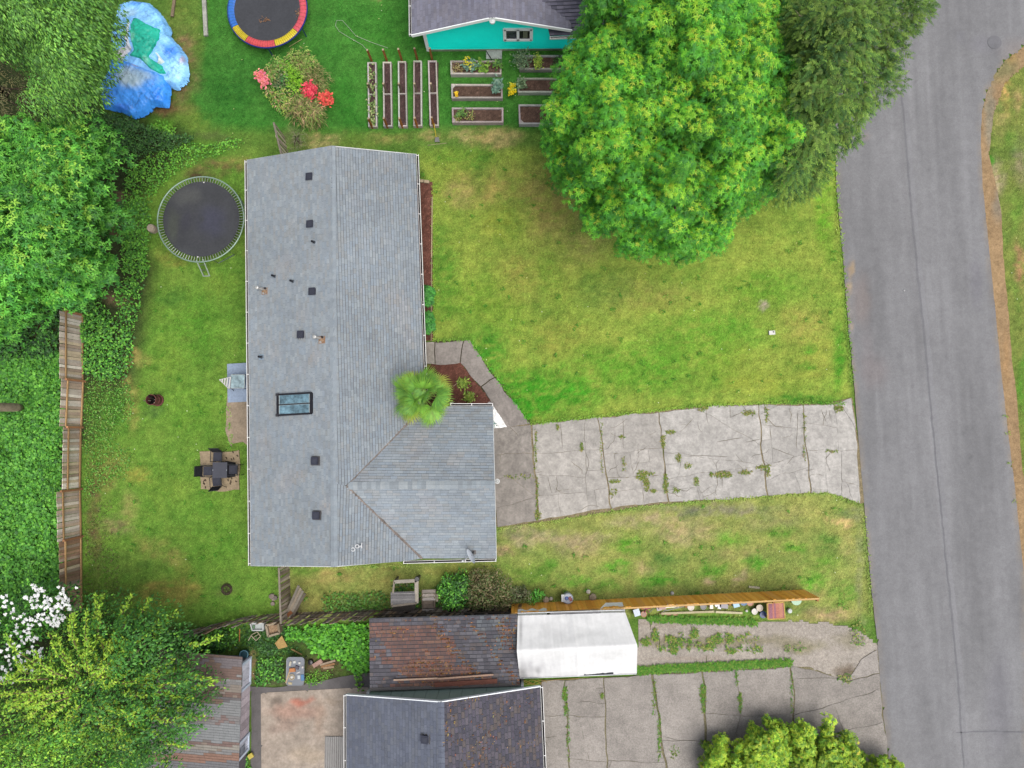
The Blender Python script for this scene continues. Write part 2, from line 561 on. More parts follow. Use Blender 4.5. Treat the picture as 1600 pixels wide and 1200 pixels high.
# px, py, rx, ry, colour, strength : bare, dry, mossy and lush patches
BLOBS = [
    # front lawn, dry
    (760, 290, 70, 45, (168, 158, 82), .75), (860, 310, 55, 75, (160, 150, 80), .8), (890, 380, 70, 50, (156, 156, 80), .5), (820, 440, 60, 60, (150, 152, 70), .65),
    (870, 520, 45, 45, (146, 150, 66), .6), (1000, 460, 110, 30, (150, 148, 74), .6), (930, 360, 60, 45, (150, 150, 84), .4), (1255, 505, 45, 40, (162, 160, 78), .6),
    (1270, 560, 40, 40, (150, 156, 66), .5), (1180, 600, 90, 25, (140, 156, 58), .5), (1130, 560, 60, 40, (136, 154, 56), .4), (720, 300, 35, 30, (170, 160, 92), .6),
    (760, 215, 60, 16, (180, 160, 100), .7), (700, 260, 40, 25, (146, 156, 66), .5), (790, 350, 40, 30, (150, 160, 60), .5), (1100, 350, 60, 40, (130, 140, 70), .35),
    (1180, 880, 26, 14, (92, 158, 46), .9), (1110, 890, 30, 12, (96, 156, 48), .8), (1270, 905, 30, 16, (104, 166, 50), .8), (960, 890, 34, 14, (98, 156, 50), .8), (900, 905, 30, 12, (104, 160, 52), .7), (860, 880, 20, 10, (96, 150, 50), .7), (1140, 840, 30, 12, (106, 158, 52), .7), (1240, 860, 26, 10, (110, 160, 54), .7),
    (1010, 890, 26, 10, (176, 156, 110), .7), (1160, 905, 16, 8, (184, 164, 124), .8), (1190, 815, 40, 10, (164, 156, 96), .6), (1110, 905, 14, 8, (190, 166, 128), .8), (940, 835, 40, 10, (166, 156, 112), .6), (1260, 800, 40, 10, (160, 158, 90), .6), (1330, 860, 12, 30, (164, 156, 96), .5), (690, 890, 40, 8, (166, 152, 88), .5),
    # front lawn, lush
    (692, 440, 28, 80, (92, 142, 46), .7), (690, 380, 20, 40, (98, 140, 50), .6), (850, 615, 120, 45, (72, 148, 36), .8), (760, 560, 45, 60, (74, 146, 40), .7), (1000, 575, 150, 45, (96, 156, 44), .6),
    (1110, 520, 110, 50, (94, 156, 44), .55), (1190, 450, 70, 40, (104, 158, 46), .5), (1290, 320, 20, 90, (112, 168, 46), .7), (1310, 560, 14, 60, (84, 152, 40), .7), (1250, 620, 70, 10, (70, 130, 38), .8),
    (950, 450, 60, 40, (96, 134, 52), .5), (760, 470, 60, 50, (110, 150, 46), .5), (720, 250, 50, 22, (92, 146, 44), .5), (860, 430, 30, 60, (104, 146, 48), .5), (750, 260, 20, 40, (80, 130, 44), .5),
    (820, 640, 60, 18, (64, 150, 34), .8), (1257, 545, 16, 12, (80, 150, 40), .7), (1258, 575, 14, 10, (80, 146, 40), .7), (800, 500, 40, 30, (120, 154, 52), .5), (1195, 480, 9, 5, (190, 170, 150), .8),
    # strip by the property line
    (500, 218, 40, 12, (186, 162, 108), .8), (610, 214, 50, 9, (150, 146, 80), .7), (670, 214, 22, 10, (176, 160, 100), .7), (720, 216, 22, 9, (178, 164, 104), .7), (785, 212, 40, 14, (182, 164, 104), .75), (560, 225, 60, 10, (110, 132, 56), .6), (456, 215, 26, 20, (120, 126, 80), .7),
    # left of the neighbour's lawn
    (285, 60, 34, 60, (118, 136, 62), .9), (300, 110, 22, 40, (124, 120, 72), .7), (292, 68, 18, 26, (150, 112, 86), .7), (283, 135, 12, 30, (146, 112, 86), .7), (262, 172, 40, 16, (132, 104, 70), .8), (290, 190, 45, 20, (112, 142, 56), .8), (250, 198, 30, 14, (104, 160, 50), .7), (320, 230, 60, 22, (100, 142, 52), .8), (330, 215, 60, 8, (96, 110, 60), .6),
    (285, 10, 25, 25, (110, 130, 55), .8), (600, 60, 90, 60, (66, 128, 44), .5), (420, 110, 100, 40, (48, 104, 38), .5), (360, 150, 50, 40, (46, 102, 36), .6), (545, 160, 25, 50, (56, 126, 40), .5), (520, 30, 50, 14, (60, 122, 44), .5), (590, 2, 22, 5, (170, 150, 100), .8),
    # back yard
    (340, 262, 55, 16, (122, 104, 66), .8), (312, 276, 34, 10, (88, 70, 50), .8), (370, 250, 30, 14, (150, 140, 76), .7), (395, 390, 14, 24, (150, 118, 86), .6), (270, 400, 30, 16, (140, 144, 66), .6), (215, 560, 26, 14, (164, 150, 84), .75), (207, 640, 12, 50, (156, 150, 78), .7), (200, 610, 10, 40, (160, 154, 84), .5), (215, 742, 20, 18, (158, 152, 70), .7), (205, 800, 18, 40, (150, 148, 84), .6),
    (170, 740, 30, 40, (126, 122, 66), .6), (145, 800, 12, 130, (116, 100, 66), .7), (185, 825, 30, 16, (144, 128, 90), .7), (235, 850, 26, 22, (156, 150, 80), .7), (270, 875, 26, 14, (160, 152, 82), .6), (250, 925, 60, 26, (146, 138, 68), .7), (290, 915, 20, 40, (150, 140, 70), .6), (180, 930, 40, 24, (96, 112, 50), .7), (200, 880, 60, 30, (88, 120, 48), .6),
    (300, 520, 60, 70, (90, 142, 44), .6), (270, 470, 24, 20, (70, 118, 44), .5), (330, 850, 60, 40, (92, 138, 46), .6), (300, 640, 50, 50, (112, 152, 52), .5), (255, 560, 30, 40, (122, 152, 56), .5), (240, 640, 24, 10, (86, 112, 58), .6), (350, 920, 24, 16, (104, 112, 60), .5), (380, 620, 14, 100, (96, 140, 50), .5), (165, 640, 40, 50, (92, 138, 50), .6), (345, 440, 40, 24, (116, 144, 54), .5),
    (380, 460, 12, 200, (100, 136, 54), .4), (260, 760, 40, 40, (120, 148, 56), .5), (320, 790, 40, 30, (108, 146, 52), .5),
    # strip south of the house
    (820, 836, 44, 14, (160, 142, 110), .75), (900, 850, 50, 18, (156, 142, 102), .6), (1064, 834, 30, 16, (198, 168, 128), .85), (1070, 826, 70, 26, (172, 158, 108), .7), (860, 842, 70, 16, (176, 160, 120), .7), (1000, 812, 60, 12, (170, 158, 116), .7), (1312, 814, 20, 12, (210, 178, 120), .9), (1110, 795, 110, 12, (146, 138, 112), .7), (1210, 815, 60, 20, (140, 142, 90), .5), (1150, 868, 60, 14, (150, 142, 90), .5), (985, 850, 30, 22, (96, 150, 46), .8), (830, 895, 60, 24, (108, 144, 52), .6), (1040, 875, 24, 12, (76, 116, 50), .6), (1030, 910, 40, 24, (84, 150, 44), .7),
    (1220, 835, 30, 16, (96, 146, 48), .7), (1290, 880, 40, 18, (100, 150, 48), .6), (1320, 930, 30, 24, (88, 142, 46), .7), (1300, 850, 26, 16, (90, 134, 52), .6), (780, 860, 26, 12, (176, 148, 110), .8), (720, 895, 60, 18, (124, 138, 58), .6), (600, 905, 60, 22, (138, 134, 72), .6), (520, 900, 50, 14, (150, 136, 80), .6), (500, 930, 60, 24, (120, 124, 62), .7), (480, 890, 30, 8, (100, 144, 50), .7), (460, 950, 30, 16, (96, 88, 60), .8), (560, 945, 60, 14, (92, 126, 52), .7), (1335, 800, 26, 12, (134, 138, 96), .7), (1250, 930, 50, 12, (150, 138, 84), .6), (1290, 965, 50, 14, (176, 150, 110), .7), (1100, 925, 160, 14, (134, 136, 78), .6), (870, 925, 80, 16, (122, 132, 62), .7), (950, 920, 30, 14, (90, 142, 46), .6), (1346, 900, 8, 120, (150, 150, 104), .5),
    # right verge
    (1556, 280, 16, 40, (176, 158, 124), .7), (1590, 250, 14, 50, (150, 140, 104), .6), (1572, 140, 10, 36, (198, 160, 96), .8), (1590, 160, 10, 26, (180, 150, 104), .5), (1560, 180, 16, 40, (160, 150, 90), .6), (1582, 215, 14, 24, (112, 142, 58), .6), (1548, 250, 8, 12, (84, 146, 44), .8), (1588, 330, 14, 40, (110, 144, 56), .6), (1596, 410, 10, 40, (176, 128, 96), .7), (1590, 460, 10, 50, (106, 142, 56), .5), (1596, 620, 8, 80, (96, 152, 50), .6),
    # yard behind the neighbour's garage
    (480, 1030, 130, 60, (78, 84, 50), .9), (420, 1010, 50, 34, (62, 104, 42), .8), (395, 1040, 14, 30, (156, 124, 92), .8), (440, 1065, 60, 6, (96, 92, 70), .7), (500, 1040, 40, 14, (116, 96, 72), .7),
    (880, 958, 130, 8, (96, 84, 66), .8), (1120, 960, 130, 12, (96, 150, 50), .7), (1230, 958, 60, 18, (96, 132, 56), .6), (1150, 948, 100, 6, (96, 96, 62), .6),
    # woods floor
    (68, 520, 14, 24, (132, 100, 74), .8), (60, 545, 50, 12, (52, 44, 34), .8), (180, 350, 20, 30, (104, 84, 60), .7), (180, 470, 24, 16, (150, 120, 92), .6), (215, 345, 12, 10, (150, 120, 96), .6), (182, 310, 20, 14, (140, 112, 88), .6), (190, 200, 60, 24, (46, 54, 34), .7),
]


def lin(c):
    return np.array(C(*c))


def gcol(px, py):
    """albedo of the bare ground or turf at a picture position, for arrays"""
    px = np.asarray(px, float); py = np.asarray(py, float)
    wx = px + 26 * fbm(px / 34, py / 34, 4) + 8 * fbm(px / 6, py / 6, 2); wy = py + 26 * fbm(px / 34 + 40, py / 34, 4) + 8 * fbm(px / 6 + 30, py / 6, 2)
    sx = px + 7 * fbm(px / 14, py / 14, 3); sy = py + 7 * fbm(px / 14 + 9, py / 14, 3)
    c = np.zeros(px.shape + (3,)) + lin((100, 134, 56))
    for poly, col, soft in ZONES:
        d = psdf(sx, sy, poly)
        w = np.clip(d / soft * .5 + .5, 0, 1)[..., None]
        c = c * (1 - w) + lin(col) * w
    brk = np.clip(.85 + 2.0 * fbm(px / 11, py / 5, 3) + .9 * fbm(px / 2.5, py / 2.5, 2), 0, 1.25)
    for (x, y, rx, ry, col, st) in BLOBS:
        q = np.hypot((wx - x) / (rx * 1.25), (wy - y) / (ry * 1.25))
        w = np.clip(1.25 - q * 1.25, 0, 1); w = (np.clip(w * w * (3 - 2 * w) * st * 1.12 * brk, 0, 1))[..., None]
        c = c * (1 - w) + lin(col) * np.array([1.0, 1.03, 1.08]) * w
    # patchy vigour of the turf: yellower and greener clumps
    n1 = fbm(px / 40, py / 40, 4)[..., None]; n2 = fbm(px / 9 + 70, py / 9, 3)[..., None]
    n3 = fbm(px / 3.2 + 20, py / 3.2, 2)[..., None]
    c = c * (1 + n1 * np.array([.62, .26, .5]) + n2 * np.array([.6, .36, .5]) + n3 * np.array([.5, .5, .5]))
    mow = fbm(px / 70, py / 3.2, 3)[..., None]
    c = c * (1 + mow * np.array([.26, .15, .2]))
    return np.clip(c * 1.25, .004, 1)


def soft_mix(c, px, py, blobs, f=20, a=14):
    wx = px + a * 2 * fbm(px / f, py / f, 4); wy = py + a * 2 * fbm(px / f + 40, py / f, 4)
    for (x, y, rx, ry, col, st) in blobs:
        q = np.hypot((wx - x) / rx, (wy - y) / ry)
        w = np.clip(1.3 - q * 1.3, 0, 1); w = (w * w * (3 - 2 * w) * st)[..., None]
        c = c * (1 - w) + lin(col) * w
    return c


c0 = at(-90, -90); c1 = at(1690, 1290)
gx = np.concatenate([[-700, -300, -120, -60], np.arange(c0.x, c1.x, .13), [60, 120, 300, 700]])
gy = np.concatenate([[-700, -300, -120, -60], np.arange(c1.y, c0.y, .13), [60, 120, 300, 700]])
GX, GY = np.meshgrid(gx, gy)
gz = .03 * fbm(GX / 2.2, GY / 2.2, 4) + .012 * fbm(GX * 3, GY * 3, 2) - .012
gpx, gpy = topx(GX.ravel(), GY.ravel())
nx = len(gx)
ii, jj = np.meshgrid(np.arange(len(gy) - 1), np.arange(nx - 1), indexing='ij')
a = (ii * nx + jj).ravel()
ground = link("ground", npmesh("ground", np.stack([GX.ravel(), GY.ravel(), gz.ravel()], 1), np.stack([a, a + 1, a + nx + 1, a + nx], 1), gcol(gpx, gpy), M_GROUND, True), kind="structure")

# ------------------------------------------------------------------ road
ROAD_L = [(1283, -420), (1288, -60), (1292, 60), (1298, 160), (1305, 240), (1307, 300), (1318, 420), (1326, 520), (1334, 600), (1342, 700), (1350, 790), (1359, 900), (1370, 1000), (1378, 1100), (1390, 1200), (1403, 1320)]
ROAD_R = [(1606, 1320), (1602, 960), (1600, 900), (1592, 830), (1585, 760), (1575, 680), (1566, 600), (1558, 520), (1550, 440), (1541, 350), (1535, 290), (1532, 215), (1534, 175), (1541, 145), (1553, 118), (1570, 95), (1600, 72), (1660, 50), (1900, 30), (1900, -420)]
ROAD = ROAD_L + ROAD_R


def road_col(px, py, x, y, d):
    c = np.zeros(px.shape + (3,)) + lin((146, 146, 149))
    lx = np.interp(py, [p[1] for p in ROAD_L], [p[0] for p in ROAD_L])
    u = px - lx
    st = fbm(u / 7, py / 160, 3)[..., None]; big = fbm(u / 40, py / 240, 3)[..., None]
    c = c * (1 + st * .28 + big * .4)
    for (u0, w, k) in ((50, 16, -.05), (122, 7, .10), (150, 22, .04), (175, 18, -.07), (95, 14, .03), (205, 10, .03)):
        c = c * (1 + k * np.exp(-((u - u0 + 4 * fbm(u / 50, py / 60, 2)) / w) ** 2))[..., None]
    # worn, dusty edges
    e = np.clip(1 - (d - .0) / .28, 0, 1)[..., None] * np.clip(.5 + 2.2 * fbm(px / 8, py / 14, 3), 0, 1)[..., None]
    c = c * (1 - e * .8) + lin((166, 152, 134)) * e * .8
    bl = [(1345, 470, 22, 60, (150, 138, 134), .6), (1365, 580, 30, 40, (150, 140, 140), .5), (1354, 560, 16, 70, (150, 144, 146), .5), (1330, 420, 6, 22, (188, 164, 132), .9), (1327, 448, 7, 14, (196, 174, 140), .9), (1330, 515, 5, 10, (190, 168, 140), .8),
          (1348, 215, 14, 10, (165, 152, 146), .5), (1590, 80, 40, 30, (164, 152, 146), .4), (1540, 70, 40, 20, (140, 138, 150), .3), (1525, 440, 14, 60, (132, 130, 142), .35), (1560, 1100, 30, 120, (140, 139, 148), .4), (1500, 60, 12, 12, (132, 132, 142), .3)]
    c = soft_mix(c, px, py, bl, 12, 6)
    sp = np.clip(fbm(px / 5, py / 5, 3) - .26, 0, 1)[..., None]; sp2 = np.clip(fbm(px / 26 + 7, py / 44, 4) - .2, 0, 1)[..., None]
    return c * (1 - 1.1 * sp) * (1 - .55 * sp2)


road = patch("road", ROAD, .16, lambda x, y, d: .030 + .012 * np.clip(d / 2.5, 0, 1) + 0 * x, road_col, M_ASPHALT, kind="structure", warp=.03)


def strip(name, pts, w, z, col, mat, parent=None, kind=None, jit=.35, step=.2):
    """thin band along a traced line (paving joints, cracks, worn seams), w metres wide, its width wandering"""
    mb = MB(col)
    P = [at(p[0], p[1], 0) for p in pts]
    Q = []
    for i in range(len(P) - 1):
        n = max(1, int((P[i + 1] - P[i]).length / step))
        for k in range(n):
            Q.append(P[i].lerp(P[i + 1], k / n))
    Q.append(P[-1])
    L = []
    for i, p in enumerate(Q):
        d = (Q[min(i + 1, len(Q) - 1)] - Q[max(0, i - 1)]).normalized()
        s = Vector((-d.y, d.x, 0))
        j = noise.noise_vector(p * 2.1) * jit * .12
        ww = w * (1 + jit * 1.5 * noise.noise(p * 4)) / 2
        if i in (0, len(Q) - 1):
            ww *= .35
        c = p + s * j.x
        L.append((c + s * ww, c - s * ww))
    for i in range(len(L) - 1):
        mb.poly([(q.x, q.y, z) for q in (L[i][0], L[i][1], L[i + 1][1], L[i + 1][0])])
    if parent == "mb":
        return mb
    return mb.build(name, mat, parent, kind=kind)


seam = [(1398, 60), (1405, 110), (1413, 200), (1421, 300), (1432, 420), (1441, 500), (1452, 620), (1464, 740), (1476, 860), (1486, 960), (1496, 1060), (1505, 1200)]
strip("paving_seam", seam, .08, .0485, C(136, 136, 141), M_ASPHALT, road)
strip("paving_seam", [(x + 5, y) for x, y in seam], .2, .0465, C(152, 152, 156), M_ASPHALT, road)
strip("paving_seam", [(1492, 1144), (1540, 1142), (1602, 1144)], .05, .0485, C(134, 134, 140), M_ASPHALT, road, jit=.2)

mh = MB(C(133, 133, 138)); mh.lathe(at(1554, 66, .044), [(.36, 0), (.36, .006), (.3, .008), (0, .009)], n=24)
mho = mh.build("manhole_cover", M_ASPHALT, road)
SHOULDER = [(1535, 290), (1541, 350), (1550, 440), (1558, 520), (1566, 600), (1575, 680), (1585, 760), (1592, 830), (1600, 900), (1606, 1000), (1640, 1000), (1618, 900), (1604, 790), (1596, 720), (1588, 620), (1581, 560), (1574, 470), (1567, 400), (1564, 330), (1556, 290), (1545, 240), (1552, 180), (1570, 130), (1610, 95), (1600, 72), (1570, 95), (1553, 118), (1541, 145), (1534, 175), (1532, 215)]
patch("gravel_shoulder", SHOULDER, .08, lambda x, y, d: .02 + .015 * fbm(x * 4, y * 4, 3),
      lambda px, py, x, y, d: soft_mix(np.zeros(px.shape + (3,)) + lin((186, 156, 118)), px, py, [(1565, 105, 40, 34, (150, 148, 104), .8), (1546, 190, 12, 70, (166, 160, 140), .8), (1580, 90, 14, 14, (190, 160, 104), .6), (1560, 320, 14, 40, (160, 152, 136), .7), (1545, 150, 14, 60, (168, 158, 134), .6), (1562, 250, 10, 30, (176, 166, 140), .5), (1572, 560, 8, 60, (190, 152, 108), .6)], 10, 5) * (1 + .5 * fbm(px / 5, py / 5, 3)[..., None]),
      M_GRAVEL, kind="structure", warp=.05)


# ------------------------------------------------------------------ broken concrete
def split(poly, p, q):
    d = q - p
    s = [(d.x * (v.y - p.y) - d.y * (v.x - p.x)) for v in poly]
    A, B = [], []
    n = len(poly)
    for i in range(n):
        a, b = poly[i], poly[(i + 1) % n]
        if s[i] >= 0:
            A.append(a)
        if s[i] <= 0:
            B.append(a)
        if s[i] * s[(i + 1) % n] < 0:
            t = s[i] / (s[i] - s[(i + 1) % n]); m = a.lerp(b, t)
            A.append(m); B.append(m)
    return [x for x in (A, B) if len(x) > 2]


def shatter(poly_px, cuts):
    P = [[at(*p).to_2d() for p in poly_px]]
    for (a, b) in cuts:
        a = at(*a).to_2d(); b = at(*b).to_2d(); m = (a + b) / 2
        for i, poly in enumerate(P):
            if inpoly(np.array([m.x]), np.array([m.y]), [tuple(v) for v in poly])[0]:
                P[i:i + 1] = split(poly, a, b)
                break
    return P


def jit2(p):
    a = noise.noise_vector(Vector((p.x * .9, p.y * .9, 0))); b = noise.noise_vector(Vector((p.x * 4, p.y * 4, 5)))
    c = noise.noise_vector(Vector((p.x * 2.0, p.y * 2.0, 9)))
    return Vector((p.x + a.x * .10 + c.x * .055 + b.x * .03, p.y + a.y * .10 + c.y * .055 + b.y * .03))


def slab(poly, parent, gap, z0, z1, col, mat=None, name="slab"):
    n = len(poly)
    area = sum(poly[i].x * poly[(i + 1) % n].y - poly[(i + 1) % n].x * poly[i].y for i in range(n))
    if area < 0:
        poly = poly[::-1]
    pts = []
    for i in range(n):
        a, b = poly[i], poly[(i + 1) % n]
        d = b - a
        if d.length < 1e-4:
            continue
        nrm = Vector((-d.y, d.x)).normalized()
        k = max(1, int(d.length / .22))
        for j in range(k):
            p = a.lerp(b, j / k)
            pr = (poly[i] - poly[i - 1])
            inset = nrm
            if j == 0 and pr.length > 1e-4:
                n2 = Vector((-pr.y, pr.x)).normalized(); inset = (nrm + n2)
                inset = inset.normalized() if inset.length > .1 else nrm
            g = gap * (1 + 1.1 * noise.noise(Vector((p.x * 1.7, p.y * 1.7, 3))))
            pts.append(jit2(p) + inset * max(.003, g))
    mb = MB(col)
    cen = sum(pts, Vector((0, 0))) / len(pts)
    tx, ty = random.uniform(-.004, .004), random.uniform(-.004, .004)
    m = len(pts)
    top = [Vector((p.x, p.y, z1 + (p.x - cen.x) * tx + (p.y - cen.y) * ty)) for p in pts]
    inn = [(t + (Vector((cen.x, cen.y, z1)) - t).normalized() * .02 + Vector((0, 0, .006))) for t in top]
    mb.poly(inn)
    for i in range(m):
        mb.poly([top[i], top[(i + 1) % m], inn[(i + 1) % m], inn[i]])
        mb.poly([(pts[i].x, pts[i].y, z0), (pts[(i + 1) % m].x, pts[(i + 1) % m].y, z0), top[(i + 1) % m], top[i]])
    return mb.build(name, mat or M_CONC, parent)


def jcol(c, k=.06):
    f = 1 + random.uniform(-k, k)
    return tuple(x * f for x in C(*c))


def mossy(base, blobs):
    def f(px, py, x, y, d):
        return soft_mix(np.zeros(px.shape + (3,)) + lin(base), px, py, blobs, 10, 6) * (1 + .7 * fbm(px / 4, py / 4, 3)[..., None])
    return f


DRIVE = [(768, 664), (830, 663), (932, 653), (1028, 643), (1090, 635), (1200, 631), (1290, 631), (1332, 621), (1342, 700), (1350, 790), (1290, 769), (1200, 774), (1100, 782), (1000, 791), (930, 803), (862, 813), (776, 824)]
driveway = patch("driveway", DRIVE, .12, lambda x, y, d: .022 + 0 * x,
                 mossy((164, 150, 118), [(960, 770, 14, 16, (138, 118, 88), .9), (1025, 760, 20, 30, (112, 122, 60), .9), (1040, 700, 20, 20, (110, 124, 60), .9), (1130, 742, 40, 14, (100, 130, 56), .9), (1062, 720, 14, 20, (130, 112, 70), .9), (835, 800, 20, 30, (128, 118, 80), .9), (1100, 640, 20, 16, (90, 130, 50), .9)]), M_SOIL, kind="structure", warp=.02)
SL = [
    ([(769, 668), (829, 664), (834, 738), (840, 812), (776, 822), (770, 747)], (168, 161, 154), [((770, 748), (834, 738)), ((772, 711), (833, 708)), ((776, 793), (838, 778)), ((798, 744), (838, 778))]),
    ([(831, 664), (932, 653), (955, 793), (842, 812)], (198, 193, 186), [((833, 709), (943, 702)), ((914, 657), (914, 705)), ((914, 706), (917, 797)), ((836, 742), (914, 745)), ((840, 775), (916, 769)), ((916, 735), (946, 733)), ((917, 769), (950, 764)), ((930, 769), (934, 797)), ((872, 770), (876, 806))]),
    ([(933, 653), (1028, 643), (1043, 784), (957, 794)], (198, 193, 186), [((942, 711), (1032, 700)), ((948, 746), (1038, 741)), ((984, 707), (990, 744)), ((998, 744), (1008, 790)), ((952, 770), (1000, 763)), ((1006, 766), (1042, 764)), ((960, 707), (966, 745)), ((1012, 703), (1018, 742)), ((990, 724), (1015, 722))]),
    ([(1029, 643), (1090, 636), (1183, 633), (1198, 775), (1100, 781), (1045, 784)], (205, 201, 195), [((1042, 748), (1197, 727)), ((1034, 706), (1196, 727)), ((1064, 708), (1060, 745)), ((1112, 712), (1120, 740)), ((1086, 742), (1093, 780)), ((1044, 764), (1090, 761)), ((1036, 726), (1062, 722)), ((1088, 638), (1106, 648)), ((1090, 758), (1100, 781))]),
    ([(1184, 633), (1254, 632), (1264, 770), (1200, 774)], (202, 198, 192), [((1188, 664), (1259, 670)), ((1186, 648), (1216, 632)), ((1197, 726), (1262, 708)), ((1200, 748), (1262, 728)), ((1202, 660), (1205, 700)), ((1240, 735), (1250, 771)), ((1190, 687), (1202, 686))]),
    ([(1255, 632), (1308, 632), (1331, 623), (1338, 700), (1344, 785), (1290, 768), (1266, 770)], (206, 202, 196), [((1262, 703), (1338, 704)), ((1306, 633), (1309, 703)), ((1290, 703), (1292, 769)), ((1315, 704), (1313, 778)), ((1292, 745), (1343, 760)), ((1268, 663), (1308, 669)), ((1316, 632), (1320, 640)), ((1322, 755), (1332, 782))]),
]
for poly, col, cuts in SL:
    for p in shatter(poly, cuts):
        slab(p, driveway, .0045, .015, .044 + random.uniform(-.006, .006), jcol(col, .075))
for pts in ([(1070, 713), (1100, 712), (1138, 713)], [(1163, 691), (1190, 686)], [(1105, 662), (1103, 640)], [(1140, 634), (1141, 652), (1158, 645)], [(1160, 634), (1168, 648), (1184, 646)], [(876, 660), (877, 676), (879, 700)], [(973, 650), (974, 700)], [(1246, 640), (1244, 700)], [(1282, 640), (1290, 660)], [(1128, 742), (1128, 762)], [(1205, 700), (1240, 712), (1228, 725)], [(792, 664), (808, 678), (810, 682)], [(914, 705), (920, 720), (916, 742)], [(856, 745), (862, 770)], [(1120, 690), (1160, 684)]):
    strip("crack", pts, .022, .0545, C(128, 120, 106), M_SOIL, driveway)

rc = random.Random(12)
for k in range(70):
    x, y = rc.uniform(782, 1335), rc.uniform(650, 800)
    if not inpoly(np.array([x]), np.array([y]), DRIVE)[0] or (1050 < x < 1180 and y < 715 and rc.random() < .7):
        continue
    a_ = rc.uniform(0, 6.28); pts = [(x, y)]
    for j in range(rc.randint(2, 5)):
        a_ += rc.uniform(-.7, .7); pts.append((pts[-1][0] + 7 * math.cos(a_), pts[-1][1] + 7 * math.sin(a_)))
    if all(inpoly(np.array([p[0]]), np.array([p[1]]), DRIVE)[0] for p in pts):
        strip("crack", pts, rc.uniform(.012, .024),   .0565, C(*rc.choice([(140, 130, 112), (120, 112, 98), (150, 140, 120)])), M_SOIL, driveway, jit=.6, step=.12)

# south neighbour's parking apron
APRON = [(844, 1062), (996, 1056), (1100, 1048), (1235, 1041), (1266, 1042), (1318, 1064), (1345, 1030), (1371, 1012), (1378, 1100), (1404, 1330), (846, 1330)]
apron = patch("parking_apron", APRON, .14, lambda x, y, d: .02 + 0 * x, mossy((150, 142, 112), [(885, 1085, 10, 40, (92, 120, 54), .8), (1098, 1080, 10, 40, (92, 124, 52), .8), (1028, 1110, 8, 80, (100, 110, 60), .7)]), M_SOIL, kind="structure", warp=.02)
acol = (179, 172, 165)
AP = [
    ([(845, 1063), (882, 1061), (895, 1330), (850, 1330)], [((846, 1118), (890, 1116))]),
    ([(883, 1061), (941, 1058), (955, 1330), (897, 1330)], [((886, 1118), (946, 1120)), ((892, 1185), (950, 1190))]),
    ([(942, 1058), (1018, 1054), (1056, 1330), (957, 1330)], [((944, 1187), (1040, 1190)), ((955, 1187), (946, 1220))]),
    ([(1021, 1054), (1096, 1049), (1112, 1330), (1059, 1330)], [((1024, 1154), (1102, 1156))]),
    ([(1099, 1049), (1234, 1042), (1256, 1330), (1115, 1330)], [((1100, 1116), (1242, 1118)), ((1149, 1048), (1160, 1117)), ((1158, 1115), (1132, 1190)), ((1190, 1120), (1205, 1160))]),
    ([(1236, 1042), (1266, 1043), (1319.5, 1066), (1376, 1052), (1379, 1100), (1400, 1330), (1258, 1330)], [((1244, 1117), (1312, 1096)), ((1275, 1047), (1332, 1170)), ((1322, 1140), (1381, 1127))]),
    ([(1320.5, 1065), (1345, 1032), (1370, 1014), (1375.8, 1051.5)], []),
]
for poly, cuts in AP:
    for p in shatter(poly, cuts):
        slab(p, apron, .008, .014, .042 + random.uniform(-.005, .005), jcol(acol, .06), M_AGG)
for pts in ([(905, 1095), (960, 1100)], [(910, 1140), (912, 1155)], [(917, 1175), (921, 1190)], [(1036, 1150), (1060, 1156)], [(1245, 1060), (1290, 1058), (1330, 1064)], [(930, 1075), (950, 1074)], [(870, 1150), (850, 1152), (856, 1165)]):
    strip("crack", pts, .02, .0525, C(120, 113, 102), M_SOIL, apron)

gravel_pad = patch("gravel_pad", SGRAV, .09, lambda x, y, d: .012 + .012 * fbm(x * 3, y * 3, 3) + 0 * d,
                   lambda px, py, x, y, d: soft_mix(np.zeros(px.shape + (3,)) + lin((197, 188, 177)), px, py, [(1040, 1000, 60, 12, (150, 140, 112), .6), (1100, 1004, 120, 10, (146, 138, 104), .6), (1180, 1000, 90, 12, (152, 144, 110), .6), (1250, 1010, 60, 14, (150, 144, 100), .6), (1320, 1050, 26, 16, (120, 100, 76), .7), (1330, 1000, 40, 20, (160, 152, 118), .5), (1040, 975, 60, 8, (186, 172, 156), .6), (1080, 1030, 100, 6, (190, 176, 162), .7), (1360, 1030, 10, 20, (186, 182, 178), .6)], 14, 8) * (1 + .35 * fbm(px / 5, py / 5, 3)[..., None]),
                   M_GRAVEL, kind="structure", warp=.12)
for pts in ([(1017, 968), (1016, 985)], [(1079, 968), (1080, 986)], [(1104, 1024), (1104, 1038)], [(1030, 992), (1031, 1020)], [(1090, 1000), (1092, 1016)]):
    strip("crack", pts, .03, .034, C(110, 116, 74), M_SOIL, gravel_pad)

# front walk and step
WALK = [(678, 533), (733, 531), (830, 663), (792, 669), (720, 567), (679, 569)]
walk = patch("front_walk", WALK, .12, lambda x, y, d: .02 + 0 * x, mossy((92, 86, 66), []), M_SOIL, kind="structure")
for poly in ([(681, 534), (724, 533), (719, 567), (680, 568)], [(725, 533), (733, 532), (772, 589), (751, 604), (720, 567)], [(772.5, 590), (829, 662), (793, 667), (752, 605)]):
    for p in shatter(poly, []):
        slab(p, walk, .006, .018, .06, jcol((168, 160, 154), .03))
step = slab([at(*p).to_2d() for p in [(650, 533), (680, 534), (679, 568), (650, 568)]], walk, .004, .02, .17, C(186, 178, 168), name="doorstep")

MULCH = [(651, 281), (676, 285), (677, 532), (651, 533)]


